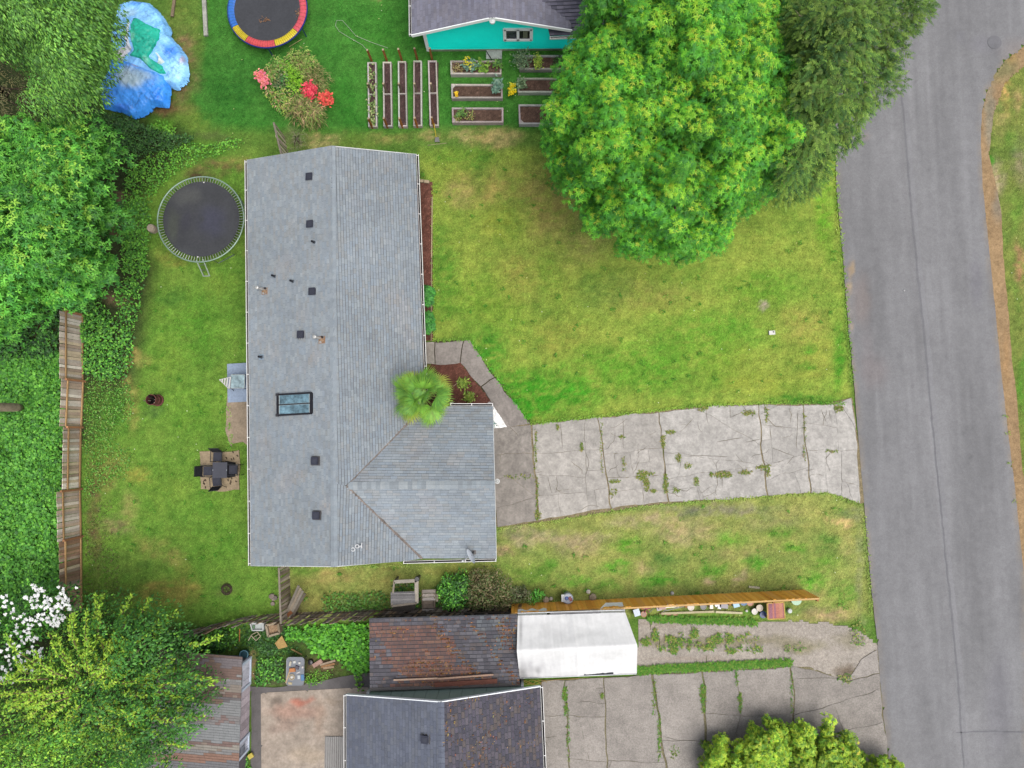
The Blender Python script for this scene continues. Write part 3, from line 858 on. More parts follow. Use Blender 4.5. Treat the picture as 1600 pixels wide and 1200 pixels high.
def soilcol(base, spk):
    def f(px, py, x, y, d):
        n = fbm(x * 9, y * 9, 3)[..., None]; k = (vnoise(x * 31, y * 31) > .8)[..., None]
        return (np.zeros(px.shape + (3,)) + lin(base)) * (1 + .9 * n) * np.where(k, spk, 1)
    return f


patch("mulch_bed", MULCH, .06, lambda x, y, d: .05 + .06 * np.clip(d / .3, 0, 1) + .03 * fbm(x * 6, y * 6, 3), soilcol((128, 86, 74), 1.5), M_SOIL, kind="structure")
patch("mulch_bed", [(655, 570), (680, 569), (720, 566), (770, 630), (772, 640), (700, 650), (655, 640)], .06, lambda x, y, d: .03 + .06 * np.clip(d / .3, 0, 1) + .03 * fbm(x * 6, y * 6, 3), soilcol((124, 82, 70), 1.4), M_SOIL, kind="structure")
patch("white_gravel_bed", [(760, 632), (770, 632), (795, 667), (770, 670), (760, 670)], .05, lambda x, y, d: .035 + .03 * fbm(x * 14, y * 14, 3), lambda px, py, x, y, d: (np.zeros(px.shape + (3,)) + lin((250, 250, 248))) * 1.5 * (1 + .7 * fbm(x * 16, y * 16, 3)[..., None]), M_GRAVEL, kind="structure")

# back patio slab and the concrete court behind the south neighbour's house
pat = [at(*p).to_2d() for p in [(356, 612), (400, 612), (400, 697), (390, 697), (382, 690), (364, 692), (362, 697), (353, 670), (354, 640)]]
slab(pat, None, .0, -.01, .07, C(178, 160, 138), name="patio_slab")["kind"] = "structure"
court = patch("concrete_court", [(408, 1082), (575, 1073), (600, 1090), (600, 1330), (410, 1330)], .12, lambda x, y, d: .05 + 0 * x,
              lambda px, py, x, y, d: soft_mix(np.zeros(px.shape + (3,)) + lin((192, 178, 164)), px, py, [(470, 1095, 26, 8, (206, 132, 112), .9), (460, 1110, 60, 18, (196, 150, 132), .6), (430, 1095, 18, 10, (120, 108, 98), .7), (450, 1130, 30, 20, (176, 150, 136), .6), (430, 1140, 20, 14, (166, 144, 132), .5), (500, 1120, 14, 40, (188, 160, 140), .5), (480, 1180, 50, 20, (200, 182, 158), .5), (435, 1120, 8, 8, (130, 116, 106), .6), (520, 1095, 20, 6, (180, 160, 140), .5)], 14, 8) * (1 + .25 * fbm(px / 6, py / 6, 3)[..., None]), M_CONC, kind="structure")
patch("asphalt_path", [(372, 1072), (430, 1074), (490, 1066), (530, 1058), (580, 1050), (600, 1060), (590, 1074), (500, 1078), (410, 1084), (411, 1330), (388, 1330), (393, 1160), (393, 1082)], .1, lambda x, y, d: .03 + 0 * x,
      lambda px, py, x, y, d: (np.zeros(px.shape + (3,)) + lin((122, 118, 118))) * (1 + .4 * fbm(px / 8, py / 8, 3)[..., None]), M_ASPHALT, kind="structure", warp=.03)

# ================================================================== HOUSES
def roof_mb(deck, sh, corners, eave, cols, rng, course=.135, tab=(.24, .36), lift=.014, gap=.02, colfn=None, jit=.09, vgap=.006):
    """tabbed shingles on a plane polygon. corners: 3-D points; eave: two of them, left to right seen from below. Adds to sh (shingles) and deck (dark underlay, seen in the gaps as shadow lines)."""
    O = Vector(eave[0]); U = (Vector(eave[1]) - O).normalized()
    P = [Vector(c) for c in corners]
    cen = sum(P, Vector()) / len(P)
    up = [p for p in P if abs((p - O).dot(Vector((-U.y, U.x, 0)).normalized())) > 1.2]
    mid = sum(up, Vector()) / len(up) - O
    Vv = (mid - U * mid.dot(U)).normalized()
    Nn = U.cross(Vv).normalized()
    if Nn.z < 0:
        Nn = -Nn
    uv = [((p - O).dot(U), (p - O).dot(Vv)) for p in P]
    vmin = min(v for u, v in uv); vmax = max(v for u, v in uv)

    def span(v):
        us = []
        n = len(uv)
        for i in range(n):
            (u0, v0), (u1, v1) = uv[i], uv[(i + 1) % n]
            if (v0 - v) * (v1 - v) <= 0 and abs(v1 - v0) > 1e-9:
                us.append(u0 + (u1 - u0) * (v - v0) / (v1 - v0))
        return (min(us), max(us)) if len(us) > 1 else None

    def pt(u, v, h):
        return O + U * u + Vv * v + Nn * h
    deck.poly([O + U * u + Vv * v - Nn * .012 for u, v in uv], C(92, 95, 102))  # dark underlay colour stands in for the shadow lines between courses
    k = 0
    v = vmin
    while v < vmax - .02:
        v0, v1 = v, min(v + course, vmax)
        s0, s1 = span(v0 + .003), span(v1 - .003)
        v += course; k += 1
        if not s0 or not s1:
            continue
        lo, hi = min(s0[0], s1[0]), max(s0[1], s1[1])
        u = lo - rng.uniform(0, tab[1])
        while u < hi:
            w = rng.uniform(*tab)
            a0, b0 = max(u + vgap, s0[0]), min(u + w, s0[1]); a1, b1 = max(u + vgap, s1[0]), min(u + w, s1[1])
            u += w
            if b0 - a0 < .02 and b1 - a1 < .02:
                continue
            b0 = max(b0, a0); b1 = max(b1, a1)
            dv = rng.uniform(-.004, .004)
            p0, p1, p2, p3 = pt(a0, v0 + gap + dv, lift), pt(b0, v0 + gap + dv, lift), pt(b1, v1 + .012, .001), pt(a1, v1 + .012, .001)
            c = cols[int(rng.random() * len(cols))] if colfn is None else colfn((p0 + p2) / 2, rng)
            f = 1 + rng.uniform(-jit, jit)
            c = tuple(x * f for x in c)
            sh.poly([p0, p1, p2, p3], c)
            sh.poly([pt(a0, v0 + gap + dv, -.01), pt(b0, v0 + gap + dv, -.01), p1, p0], c)
    return U, Vv, Nn


def caps(name, parent, a, b, w, drop, mat, cols, step=.2):
    """one folded shingle after another along a ridge"""
    a = Vector(a); b = Vector(b); L = (b - a).length; d = (b - a).normalized(); s = Vector((-d.y, d.x, 0)).normalized()
    meshes = []
    for c in cols:
        mb = MB(c)
        x0, x1 = -step * .52, step * .52
        for sg in (1, -1):
            q = [Vector((x0, 0, .026)), Vector((x1, 0, .016)), Vector((x1, sg * w / 2, .022 - drop)), Vector((x0, sg * w / 2, .028 - drop))]
            if sg < 0:
                q = q[::-1]
            mb.poly(q)
        mb.poly([(x0, -w / 2, .01 - drop), (x0, 0, .01), (x0, 0, .030), (x0, -w / 2, .030 - drop)]); mb.poly([(x0, 0, .01), (x0, w / 2, .01 - drop), (x0, w / 2, .030 - drop), (x0, 0, .030)])
        meshes.append(mb.mesh(name, mat))
    rot = Matrix((d, s, d.cross(s))).transposed().to_quaternion()
    n = int(L / step)
    for i in range(n):
        piece(name, random.choice(meshes), parent, a.lerp(b, (i + .5) / n), rot)


def gutter(parent, a, b, out, col=C(232, 231, 229, 1.5), w=.11):
    """eaves gutter from a to b; out is the level direction away from the roof"""
    a = Vector(a); b = Vector(b); o = Vector(out).normalized()
    mb = MB(col)
    for (off, z, ww, hh) in ((.015, -.06, .012, .1), (w, -.055, .022, .11), (w / 2, -.105, w, .012)):
        mb.beam(a + o * off + Vector((0, 0, z)), b + o * off + Vector((0, 0, z)), ww, hh)
    n = max(2, int((b - a).length / 1.4))
    for i in range(n + 1):
        p = a.lerp(b, min(.995, max(.005, i / n)))
        mb.beam(p + o * .01 + Vector((0, 0, -.005)), p + o * (w + .02) + Vector((0, 0, -.005)), .03, .012)
    g = mb.build("gutter", M_PAINT, parent)
    mb = MB(C(48, 44, 46))
    mb.beam(a + o * w / 2 + Vector((0, 0, -.09)), b + o * w / 2 + Vector((0, 0, -.09)), w * .8, .012)
    mb.build("leaf_litter", M_SOIL, g)
    return g


def zlerp(px, x0, z0, x1, z1):
    return z0 + (z1 - z0) * (px - x0) / (x1 - x0)


ROOFC = [C(*q, 1.22) for q in ((150, 159, 167), (147, 156, 164), (154, 163, 170), (150, 157, 162), (145, 154, 162), (152, 157, 160), (148, 159, 169), (156, 165, 171))]
ZE, ZR = 2.6, 3.9
rng = random.Random(3)

house = thing("main_house", "long grey shingled house with a garage wing, the largest roof in the middle", "house", at(520, 600))
NW, SW = at(386, 250, ZE), at(392, 884, ZE)
RN, RS = at(519, 228, ZR), at(522, 885.5, ZR)
NE = at(650, 241, ZE)
ZA = zlerp(541, 521, ZR, 661, ZE)
AP_ = at(541, 759, ZA)
RM = RN.lerp(RS, (759 - 228) / (885.5 - 228))
V1 = at(664, 634, ZE); V2 = at(660, 873, ZE); GS = at(629, 876.4, 2.78)
GNE, GRE, GSE = at(770, 634.5, ZE), at(773, 757, ZA - .02), at(775.5, 873, ZE)


def wear(p, rng):
    c = ROOFC[int(rng.random() * len(ROOFC))]
    n = noise.noise(p * .45) * .07 + noise.noise(p * 1.7) * .05
    warm = max(0, noise.noise(p * .8 + Vector((9, 0, 0))) - .25) * .5
    return (c[0] * (1 + n + warm * .5), c[1] * (1 + n + warm * .12), c[2] * (1 + n - warm * .1))


deck, sh = MB(), MB()
roof_mb(deck, sh, [NW, SW, RS, RN], (NW, SW), ROOFC, rng, .118, (.22, .36), colfn=wear, jit=.055, gap=.014)
roof_mb(deck, sh, [RM, AP_, V1, NE, RN], (V1, NE), ROOFC, rng, .128, (.22, .36), colfn=wear, jit=.06, gap=.028)
roof_mb(deck, sh, [RS, GS, V2, AP_, RM], (V2, V1), ROOFC, rng, .128, (.22, .36), colfn=wear, jit=.06, gap=.03)
roof_mb(deck, sh, [GNE, V1, AP_, GRE], (GNE, V1), ROOFC, rng, .128, (.26, .4), colfn=wear, jit=.06, gap=.028)
roof_mb(deck, sh, [V2, GSE, GRE, AP_], (V2, GSE), ROOFC, rng, .128, (.26, .4), colfn=lambda p, r: tuple(x * 1.06 for x in wear(p, r)), jit=.055, gap=.026)  # south slope lightened in its colour, as the better lit side
roof = deck.build("roof", M_SHINGLE, house)
sh.build("shingles", M_SHINGLE, roof, kind="stuff")
caps("ridge_cap", roof, RN, RS, .30, .045, M_SHINGLE, [C(150, 160, 168, 1.25), C(146, 155, 163, 1.25), C(154, 163, 170, 1.25)], .22)
caps("ridge_cap", roof, AP_ + Vector((.1, 0, .0)), GRE, .34, .05, M_SHINGLE, [C(160, 169, 175, 1.2), C(146, 154, 160, 1.2), C(166, 174, 178, 1.2), C(154, 164, 171, 1.2)], .2)
for (a, b) in ((AP_, V1), (AP_, V2)):
    mb = MB()
    d = (b - a).normalized(); s = Vector((-d.y, d.x, 0)).normalized()
    n = 60
    for i in range(n):
        p, q = a.lerp(b, i / n), a.lerp(b, (i + 1) / n)
        w0 = .05 + .03 * noise.noise(p * 5) ; w1 = .05 + .03 * noise.noise(q * 5)
        k = 1 + .35 * noise.noise(p * 6)
        mb.poly([p + s * w0 + Vector((0, 0, .03)), p - s * w0 + Vector((0, 0, .03)), q - s * w1 + Vector((0, 0, .03)), q + s * w1 + Vector((0, 0, .03))], tuple(x * k for x in C(146, 136, 130, 1.15)))
    mb.build("valley_debris", M_SOIL, roof)
gutter(house, NW, SW, (-1, 0, 0)); gutter(house, NE, V1 + Vector((0, .4, 0)), (1, 0, 0)); gutter(house, at(704, 634.3, ZE), GNE, (0, 1, 0)); gutter(house, at(630, 876.6, ZE), GSE, (0, -1, 0))
for (a, b) in ((NW, RN), (RN, NE), (SW, RS), (RS, GS), (GNE, GRE), (GRE, GSE)):
    mb = MB(C(214, 216, 216, 1.4)); mb.beam(a + Vector((0, 0, -.09)), b + Vector((0, 0, -.09)), .03, .16); mb.build("rake_board", M_PAINT, house)
mb = MB(C(200, 196, 186))
ins = .42
mb.prism([(NW.x + ins, NW.y - ins), (NE.x - ins, NE.y - ins), (V1.x - ins, V1.y), (GNE.x - .3, GNE.y - ins), (GSE.x - .3, GSE.y + ins), (V2.x - ins, V2.y + ins), (SW.x + ins, SW.y + ins + .1)], 0, ZE - .12)
for (a, r, b, s) in ((NW, RN, NE, -1), (SW, RS, GS, 1)):
    mb.poly([(a.x + ins, a.y + s * ins, ZE - .13), (b.x - ins, b.y + s * ins, ZE - .13), (r.x, r.y + s * ins, ZR - .15)])
mb.build("wall", M_PAINT, house)


def on_west(px, py):
    return at(px, py, zlerp(px, 389, ZE, 521, ZR))


slope_w = math.atan2(ZR - ZE, (RN - NW).x)
QW = Matrix.Rotation(-slope_w, 3, 'Y').to_quaternion()
# box vents
mb = MB(C(66, 68, 82)); mb.hexa([(-.15, -.15, 0), (.15, -.15, 0), (.15, .15, 0), (-.15, .15, 0), (-.13, -.13, .11), (.13, -.13, .11), (.13, .13, .11), (-.13, .13, .11)])
mb.box((0, 0, .12), (.34, .34, .03), C(74, 76, 92)); mb.box((0, 0, .006), (.44, .42, .012), C(112, 110, 112)); mb.box((.02, 0, .14), (.2, .2, .012), C(82, 84, 98))
me_vent = mb.mesh("roof_vent", M_METAL)
for p in ((485, 277), (486, 351), (489.5, 456), (471.5, 523), (493.5, 720), (495.5, 805)):
    piece("roof_vent", me_vent, roof, on_west(*p) + Vector((0, 0, .01)), QW)
mb = MB(C(54, 56, 64)); mb.lathe((0, 0, 0), [(.05, 0), (.05, .26), (.035, .26), (.035, .2)], n=10); mb.box((-.03, 0, .02), (.26, .26, .012), C(176, 196, 214))
mb.lathe((0, 0, .02), [(.09, 0), (.06, .06)], C(120, 130, 140), 10)
me_pipe = mb.mesh("vent_pipe", M_METAL)
for p in ((492, 379), (430, 432), (458.5, 440), (409.5, 558)):
    piece("vent_pipe", me_pipe, roof, on_west(*p), QW)
mb = MB(C(236, 236, 232)); mb.lathe((-.02, .02, 0), [(.055, 0), (.055, .42), (.085, .43), (.085, .5), (.05, .53), (0, .535)], n=12)
mb.box((.08, -.06, .02), (.34, .34, .014), C(190, 150, 118)); mb.lathe((.1, -.08, .02), [(.09, 0), (.07, .07), (.05, .07)], C(206, 172, 140), 10); mb.box((.02, -.16, .035), (.1, .08, .03), C(232, 230, 226))
mb.lathe((.12, .06, .02), [(.05, 0), (.04, .1)], C(60, 56, 58), 8)
me_cap = mb.mesh("flue_pipe", M_METAL)
for p in ((412, 453), (501, 529)):
    piece("flue_pipe", me_cap, roof, on_west(*p), QW)
# skylight
sk = [on_west(*p) for p in ((436, 617), (436, 649), (488, 646), (488, 614))]
un = Vector((-math.sin(slope_w), 0, math.cos(slope_w)))
mb = MB(C(44, 42, 50))
for i in range(4):
    mb.beam(sk[i] + un * .07, sk[(i + 1) % 4] + un * .07, .08, .14, up=un)
m0, m1 = sk[0].lerp(sk[1], .5), sk[3].lerp(sk[2], .5)
mb.beam(m0 + un * .1, m1 + un * .1, .05, .06, up=un)
mb.box(sk[0] + un * .12, (.16, .12, .05)); mb.box(sk[1] + un * .12, (.16, .12, .05))
sky_f = mb.build("skylight", M_METAL, roof)
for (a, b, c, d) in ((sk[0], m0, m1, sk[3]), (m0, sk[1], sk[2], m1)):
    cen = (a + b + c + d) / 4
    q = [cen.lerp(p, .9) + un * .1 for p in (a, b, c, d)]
    mb = MB(C(120, 156, 172)); mb.poly(q)  # pane colour lightened to carry a painted sky reflection
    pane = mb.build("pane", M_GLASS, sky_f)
    mb = MB(C(206, 220, 224))
    for i in range(4):
        mb.beam(q[i] + un * .006, q[(i + 1) % 4] + un * .006, .022, .02, up=un)
    mb.build("trim", M_PAINT, sky_f)

# ------------------------------------------------------------------ the teal house to the north
ZN = 4.1
nh = thing("teal_house", "teal sided house with a grey roof beside the big round tree", "house", at(770, 60))
b0, b1 = at(670, 79.5, 0), at(930, 75, 0)
nW0, nW1 = at(643, 55, ZE), at(640, -260, ZE)
nR0, nR1 = at(769, 27.5, ZN), at(764, -300, ZN)
nE0, nE1 = at(893, 47, ZE + .05), at(890, -270, ZE)
NROOF = [C(*q, 1.3) for q in ((126, 126, 140), (122, 121, 135), (131, 130, 144), (126, 124, 135), (130, 130, 146))]
deck, sh = MB(), MB()
roof_mb(deck, sh, [nW1, nW0, nR0, nR1], (nW1, nW0), NROOF, rng, .15, (.25, .38), jit=.08)
roof_mb(deck, sh, [nE0, nE1, nR1, nR0], (nE0, nE1), NROOF, rng, .15, (.25, .38), jit=.08)
# wing to the east, its slope facing south
wE0, wE1 = at(859, 56.5, 2.35), at(1010, 50, 2.35)
wR0, wR1 = at(838, -36, 3.7), at(1000, -44, 3.7)
roof_mb(deck, sh, [wE0, wE1, wR1, wR0], (wE0, wE1), [C(112, 111, 128), C(120, 119, 136), C(126, 124, 140), C(104, 104, 120)], rng, .16, (.28, .4), jit=.1, gap=.035, lift=.06)
nroof = deck.build("roof", M_SHINGLE, nh)
sh.build("shingles", M_SHINGLE, nroof, kind="stuff")
caps("ridge_cap", nroof, nR0, nR0.lerp(nR1, .3), .3, .05, M_SHINGLE, NROOF[:3], .22)
mb = MB(C(240, 244, 244, 1.8))
for (a, b) in ((nW0, nR0), (nR0, nE0)):
    mb = MB(C(240, 244, 244, 1.8)); mb.beam(a + Vector((0, 0, -.07)), b + Vector((0, 0, -.07)), .04, .18); mb.build("rake_board", M_PAINT, nh)
mb = MB(C(236, 240, 240)); mb.lathe((nR0.x, nR0.y - .05, nR0.z - .3), [(.02, 0), (.14, .06), (.14, .14), (.0, .2)], n=10)
mb.build("gable_light", M_PAINT, nh)
gutter(nh, nW0 + Vector((0, 0, 0)), nW1, (-1, 0, 0)); gutter(nh, wE0, wE1, (0, -1, 0))
# gable wall with lap siding, each board a course of its own
yb = (b0.y + b1.y) / 2
x0, x1 = b0.x, b1.x
wall = MB(C(6, 206, 190, 2.7)); wall.prism([(x0, yb), (x1, yb), (x1, yb + 9), (x0, yb + 9)], 0, ZE - .1)
wall.poly([(x0, yb, ZE - .1), (nE0.x, yb, ZE - .1), (nR0.x, yb, ZN - .2)])
wob = wall.build("wall", M_PAINT, nh)
nb = 15
for i in range(nb):
    z0 = .14 + i * .17
    z1 = z0 + .17
    l, r = x0 + .06, x1
    if z0 > ZE - .2:
        t = (z0 - ZE + .2) / (ZN - ZE); l = x0 + (nR0.x - x0) * t; r = nE0.x + (nR0.x - nE0.x) * t
    mb = MB(C(6, 208, 192, 3.1)); mb.hexa([(l, yb - .045, z0), (r, yb - .045, z0), (r, yb - .002, z0), (l, yb - .002, z0), (l, yb - .012, z1), (r, yb - .012, z1), (r, yb - .002, z1), (l, yb - .002, z1)])
    mb.build("siding_board", M_PAINT, wob)
mb = MB(C(164, 176, 150)); mb.box(((x0 + x1) / 2, yb - .03, .06), (x1 - x0, .08, .16)); mb.build("foundation", M_CONC, nh)
mb = MB(C(238, 242, 242, 1.9)); mb.box((x0 - .02, yb + .0, 1.25), (.16, .16, 2.5)); mb.build("corner_board", M_PAINT, nh)
wl_, wr_ = at(789, 57, 1.0).x, at(830, 57, 1.0).x
zs0, zs1 = 1.02, 1.95
wm = MB(C(240, 243, 243, 2.0))
for (cx, cz, sx, sz) in (((wl_ + wr_) / 2, zs0, wr_ - wl_, .09), ((wl_ + wr_) / 2, zs1, wr_ - wl_, .09), (wl_, (zs0 + zs1) / 2, .09, zs1 - zs0), (wr_, (zs0 + zs1) / 2, .09, zs1 - zs0), ((wl_ + wr_) / 2, (zs0 + zs1) / 2, .07, zs1 - zs0)):
    wm.box((cx, yb - .07, cz), (sx + .06, .08, sz + .06))
win = wm.build("window", M_PAINT, wob)
for i in (0, 1):
    m = MB(C(92, 92, 106) if i == 0 else C(48, 50, 52)); a = wl_ + (wr_ - wl_) * (i * .5 + .02); b = a + (wr_ - wl_) * .46
    m.box(((a + b) / 2, yb - .055, (zs0 + zs1) / 2), (b - a, .02, zs1 - zs0)); m.build("pane", M_GLASS, win)
m = MB(C(150, 156, 130)); m.box((wr_ - .3, yb - .068, (zs0 + zs1) / 2), (.22, .006, .6)); m.build("curtain", M_FABRIC, win)

# ------------------------------------------------------------------ south neighbour: house and lean-to garage
sh_h = thing("south_house", "dark roofed house with a grey green gable at the bottom edge", "house", at(690, 1160))
ZS = 4.2
sW0, sW1 = at(541, 1086, ZE), at(541, 1345, ZE)
sR0, sR1 = at(689, 1097, ZS), at(692, 1360, ZS)
sE0, sE1 = at(844, 1073, ZE), at(856, 1345, ZE)
SWC = [C(*q, 1.1) for q in ((112, 118, 134), (108, 114, 130), (116, 122, 137), (110, 115, 128), (116, 121, 133))]
SEC = [C(*q, 1.25) for q in ((90, 86, 98), (82, 80, 92), (97, 92, 101), (98, 90, 90), (80, 78, 88))]


def leafy(p, rng):
    n = noise.noise(p * 1.1) + .6 * noise.noise(p * 3)
    return SEC[int(rng.random() * 5)]


deck, sh = MB(), MB()
roof_mb(deck, sh, [sW0, sW1, sR1, sR0], (sW0, sW1), SWC, rng, .15, (.25, .38), jit=.05, gap=.026)
roof_mb(deck, sh, [sE1, sE0, sR0, sR1], (sE1, sE0), SEC, rng, .16, (.25, .34), colfn=leafy, jit=.12, gap=.04, vgap=.02)
sroof = deck.build("roof", M_SHINGLE, sh_h)
sh.build("shingles", M_SHINGLE, sroof, kind="stuff")
sroof_litter = (sR0, sE0 - sR0, sR1 - sR0)
caps("ridge_cap", sroof, sR0, sR0.lerp(sR1, .5), .28, .05, M_SHINGLE, SWC[:3], .22)
piece("roof_vent", me_vent, sroof, at(665, 1154, zlerp(665, 541, ZE, 690, ZS)) + Vector((0, 0, .01)), Matrix.Rotation(-.32, 3, 'Y').to_quaternion())
mb = MB(C(236, 240, 244, 1.6))
for (a, b) in ((sW0, sR0), (sR0, sE0)):
    mb = MB(C(236, 240, 244, 1.6)); mb.beam(a + Vector((0, .01, -.07)), b + Vector((0, .01, -.07)), .04, .17); mb.build("rake_board", M_PAINT, sh_h)
gutter(sh_h, sW0, sW1, (-1, 0, 0)); gutter(sh_h, sE0, sE1, (1, 0, 0))
wx0, wx1 = sW0.x + .95, sE0.x - .8


def wy(x):
    return sW0.y + (sE0.y - sW0.y) * (x - sW0.x) / (sE0.x - sW0.x) - .06


wall = MB(C(130, 148, 138, 1.9)); wall.prism([(wx0, wy(wx0)), (wx1, wy(wx1)), (wx1, wy(wx1) - 7), (wx0, wy(wx0) - 7)], 0, ZE - .08)
wall.poly([(wx1, wy(wx1), ZE - .08), (wx0, wy(wx0), ZE - .08), (sR0.x, wy(sR0.x), ZS - .12)])
sw_ob = wall.build("wall", M_PAINT, sh_h)
nb = 13
for i in range(nb):
    a = wx0 + (wx1 - wx0) * i / nb; b = wx0 + (wx1 - wx0) * (i + 1) / nb - .02
    mb = MB(C(132, 150, 140, 1.9))
    def zt_(x):
        return ZE - .1 + (ZS - ZE) * max(0, min((x - sW0.x) / (sR0.x - sW0.x), (sE0.x - x) / (sE0.x - sR0.x))) - .06
    mb.hexa([(a, wy(a) + .002, 0), (b, wy(b) + .002, 0), (b, wy(b) + .026, 0), (a, wy(a) + .026, 0), (a, wy(a) + .002, zt_(a)), (b, wy(b) + .002, zt_(b)), (b, wy(b) + .026, zt_(b)), (a, wy(a) + .026, zt_(a))]); mb.build("siding_panel", M_PAINT, sw_ob)
mb = MB(C(238, 240, 242))
for x in (wx0, wx1):
    mb.box((x, wy(x) + .03, 1.25), (.12, .14, 2.5))
mb.build("corner_board", M_PAINT, sh_h)

gar = thing("lean_to_garage", "low shed roof streaked with rust brown moss and needles beside the white canopy", "garage", at(693, 1010))
gN0, gN1 = at(577, 966, 2.25), at(808, 959.5, 2.25)
gS0, gS1 = at(578, 1076, 2.38), at(812, 1068, 2.38)
GC = [C(*q, 1.25) for q in ((98, 96, 104), (92, 90, 98), (108, 106, 113), (86, 84, 91), (104, 97, 98))]


def rusty(p, rng):
    px, py = topx(np.array([p.x]), np.array([p.y]), p.z)
    px, py = float(px[0]), float(py[0])
    n = noise.noise(p * .9) * .5 + noise.noise(p * 2.6) * .35
    # brown moss: a broad band from upper left to lower right, orange needles along its edge and at the right
    s = (px - 577) * .80 - (py - 960) * .62
    band = 1.0 - abs(s - 26) / 66
    if py > 975 and band + n > .25 and px < 790:
        return C(*rng.choice([(126, 96, 88), (118, 90, 84), (132, 102, 90), (110, 88, 84)]), 1.2)
    edge = max(1 - abs(s - 78) / 13, 1 - abs(s - 118) / 9 - .2, (1 - math.hypot((px - 795) / 26, (py - 995) / 40)))
    if s > 115 and n > -.1 and rng.random() < .6:
        return C(*rng.choice([(116, 120, 126), (108, 111, 118), (122, 124, 127)]))
    return GC[int(rng.random() * 5)]


deck, sh = MB(), MB()
roof_mb(deck, sh, [gN1, gN0, gS0, gS1], (gN1, gN0), GC, rng, .17, (.2, .32), colfn=rusty, jit=.13, gap=.04, vgap=.022)
groof = deck.build("roof", M_SHINGLE, gar)
sh.build("shingles", M_SHINGLE, groof, kind="stuff")


def litter(parent, o, ux, vx, nu, nv, test, cols, seed, tab=(.02, .10), size=(.03, .11)):
    """needles and leaf scraps caught on the lower edges of the shingles: small uneven flakes lying on the roof"""
    r = np.random.default_rng(seed)
    m = MB()
    o = Vector(o); ux = Vector(ux); vx = Vector(vx)
    N_ = ux.cross(vx).normalized(); N_ = N_ if N_.z > 0 else -N_
    eu, ev = ux.normalized(), vx.normalized()
    for _ in range(nu):
        u, v = r.random(), r.random()
        cl_ = round(v * vx.length / nv) * nv / vx.length
        v = cl_ + (r.random() - .5) * .02
        p = o + ux * u + vx * v
        if not (0 < v < 1) or r.random() > test(p):
            continue
        a_, b_ = size[0] * (.5 + r.random()), size[1] * (.4 + r.random())
        if r.random() < .4:
            a_, b_ = b_, a_
        p = p + N_ * .03
        c_ = tuple(x * (.75 + .5 * r.random()) for x in C(*cols[r.integers(len(cols))]))
        s_ = (r.random() - .5) * .05
        m.poly([p - eu * b_ - ev * a_, p + eu * b_ * .8 - ev * (a_ + s_), p + eu * b_ + ev * a_ * .6, p - eu * b_ * .7 + ev * (a_ + s_)][::1], c_)
    return m.build("leaf_litter", M_SOIL, parent, kind="stuff")


def rust_test(p):
    px, py = topx(np.array([p.x]), np.array([p.y]), p.z); px, py = float(px[0]), float(py[0])
    n = noise.noise(p * 1.2) * .5 + noise.noise(p * 3.5) * .4
    s = (px - 577) * .80 - (py - 960) * .62
    inner = 1 - abs(s - 28) / 52 if py > 972 else 0
    e = max(1 - abs(s - 72) / 16, .8 - abs(s - 118) / 12, 1.1 - math.hypot((px - 795) / 30, (py - 992) / 44), .75 * inner + (.2 if py > 1030 else -.25), .5 - abs(py - 968) / 10)
    return max(.012, min(.6, (e + n * 1.3 - .38) * .9))


litter(groof, gN0, gN1 - gN0, gS0 - gN0, 9000, .17, rust_test, [(168, 116, 74), (148, 100, 70), (188, 140, 92), (130, 92, 72), (196, 150, 108), (118, 88, 74)], 5, size=(.014, .045))
def needle_test(p):
    n = noise.noise(p * .9) * .7 + noise.noise(p * 3) * .5
    return max(.03, min(.5, .08 + n * .8))


for k_ in range(2):
    o_ = sroof_litter[0] + sroof_litter[1] * .02
    litter(sroof, o_, sroof_litter[2], sroof_litter[1], 2000, .16, needle_test, [(168, 130, 90), (150, 112, 80), (190, 156, 116), (120, 92, 74)], 6 + k_, size=(.012, .05))
mb = MB(C(110, 104, 100)); mb.prism([(gN0.x + .2, gN0.y - .25), (gN1.x - .2, gN1.y - .25), (gN1.x - .2, gS1.y + .1), (gN0.x + .2, gS0.y + .1)], 0, 2.1); mb.build("wall", M_WOOD, gar)
mb = MB(C(120, 116, 116))
mb.beam(gS0 + Vector((0, -.03, -.02)), gS1 + Vector((0, -.03, -.02)), .14, .08); mb.build("eaves_board", M_WOOD, gar)
mb = MB(C(122, 78, 66)); mb.beam(at(679, 1070, 2.44), at(777, 1064, 2.44), .2, .05); tag(mb.build("plank", M_WOOD), "red brown plank lying along the low edge of the rusty garage roof", "plank")
mb = MB(C(196, 168, 148)); mb.beam(at(615, 1062.5, 2.5), at(688, 1059.5, 2.5), .07, .05); tag(mb.build("pole", M_WOOD), "pale pole lying on the rusty garage roof, the left one of two", "pole")
mb = MB(C(190, 158, 138)); mb.beam(at(684, 1060.5, 2.56), at(771, 1054, 2.52), .07, .05); tag(mb.build("pole", M_WOOD), "pale pole lying on the rusty garage roof, the right one of two", "pole")

# ------------------------------------------------------------------ patchwork shed, bottom left
shed = thing("shed", "garden shed roofed in patches of grey and brown shingles below the leafy tree", "shed", at(330, 1110))
zt, zl = 2.35, 2.1
E0, E1 = at(379, 1026, zt), at(373, 1215, zt)
W0, W1 = at(250, 1016, zl), at(225, 1230, zl)
bands = [(1030, (108, 80, 74)), (1043, (128, 118, 128)), (1064, (124, 88, 76)), (1073, (150, 150, 152)), (1083, (164, 150, 136)), (1090, (120, 84, 72)), (1096, (96, 92, 98)), (1119, (150, 158, 164)), (1131, (140, 138, 142)), (1160, (158, 168, 176)), (1166, (132, 96, 88)), (1172, (180, 174, 160)), (1179, (150, 152, 156)), (1190, (164, 108, 84)), (1300, (116, 120, 130))]


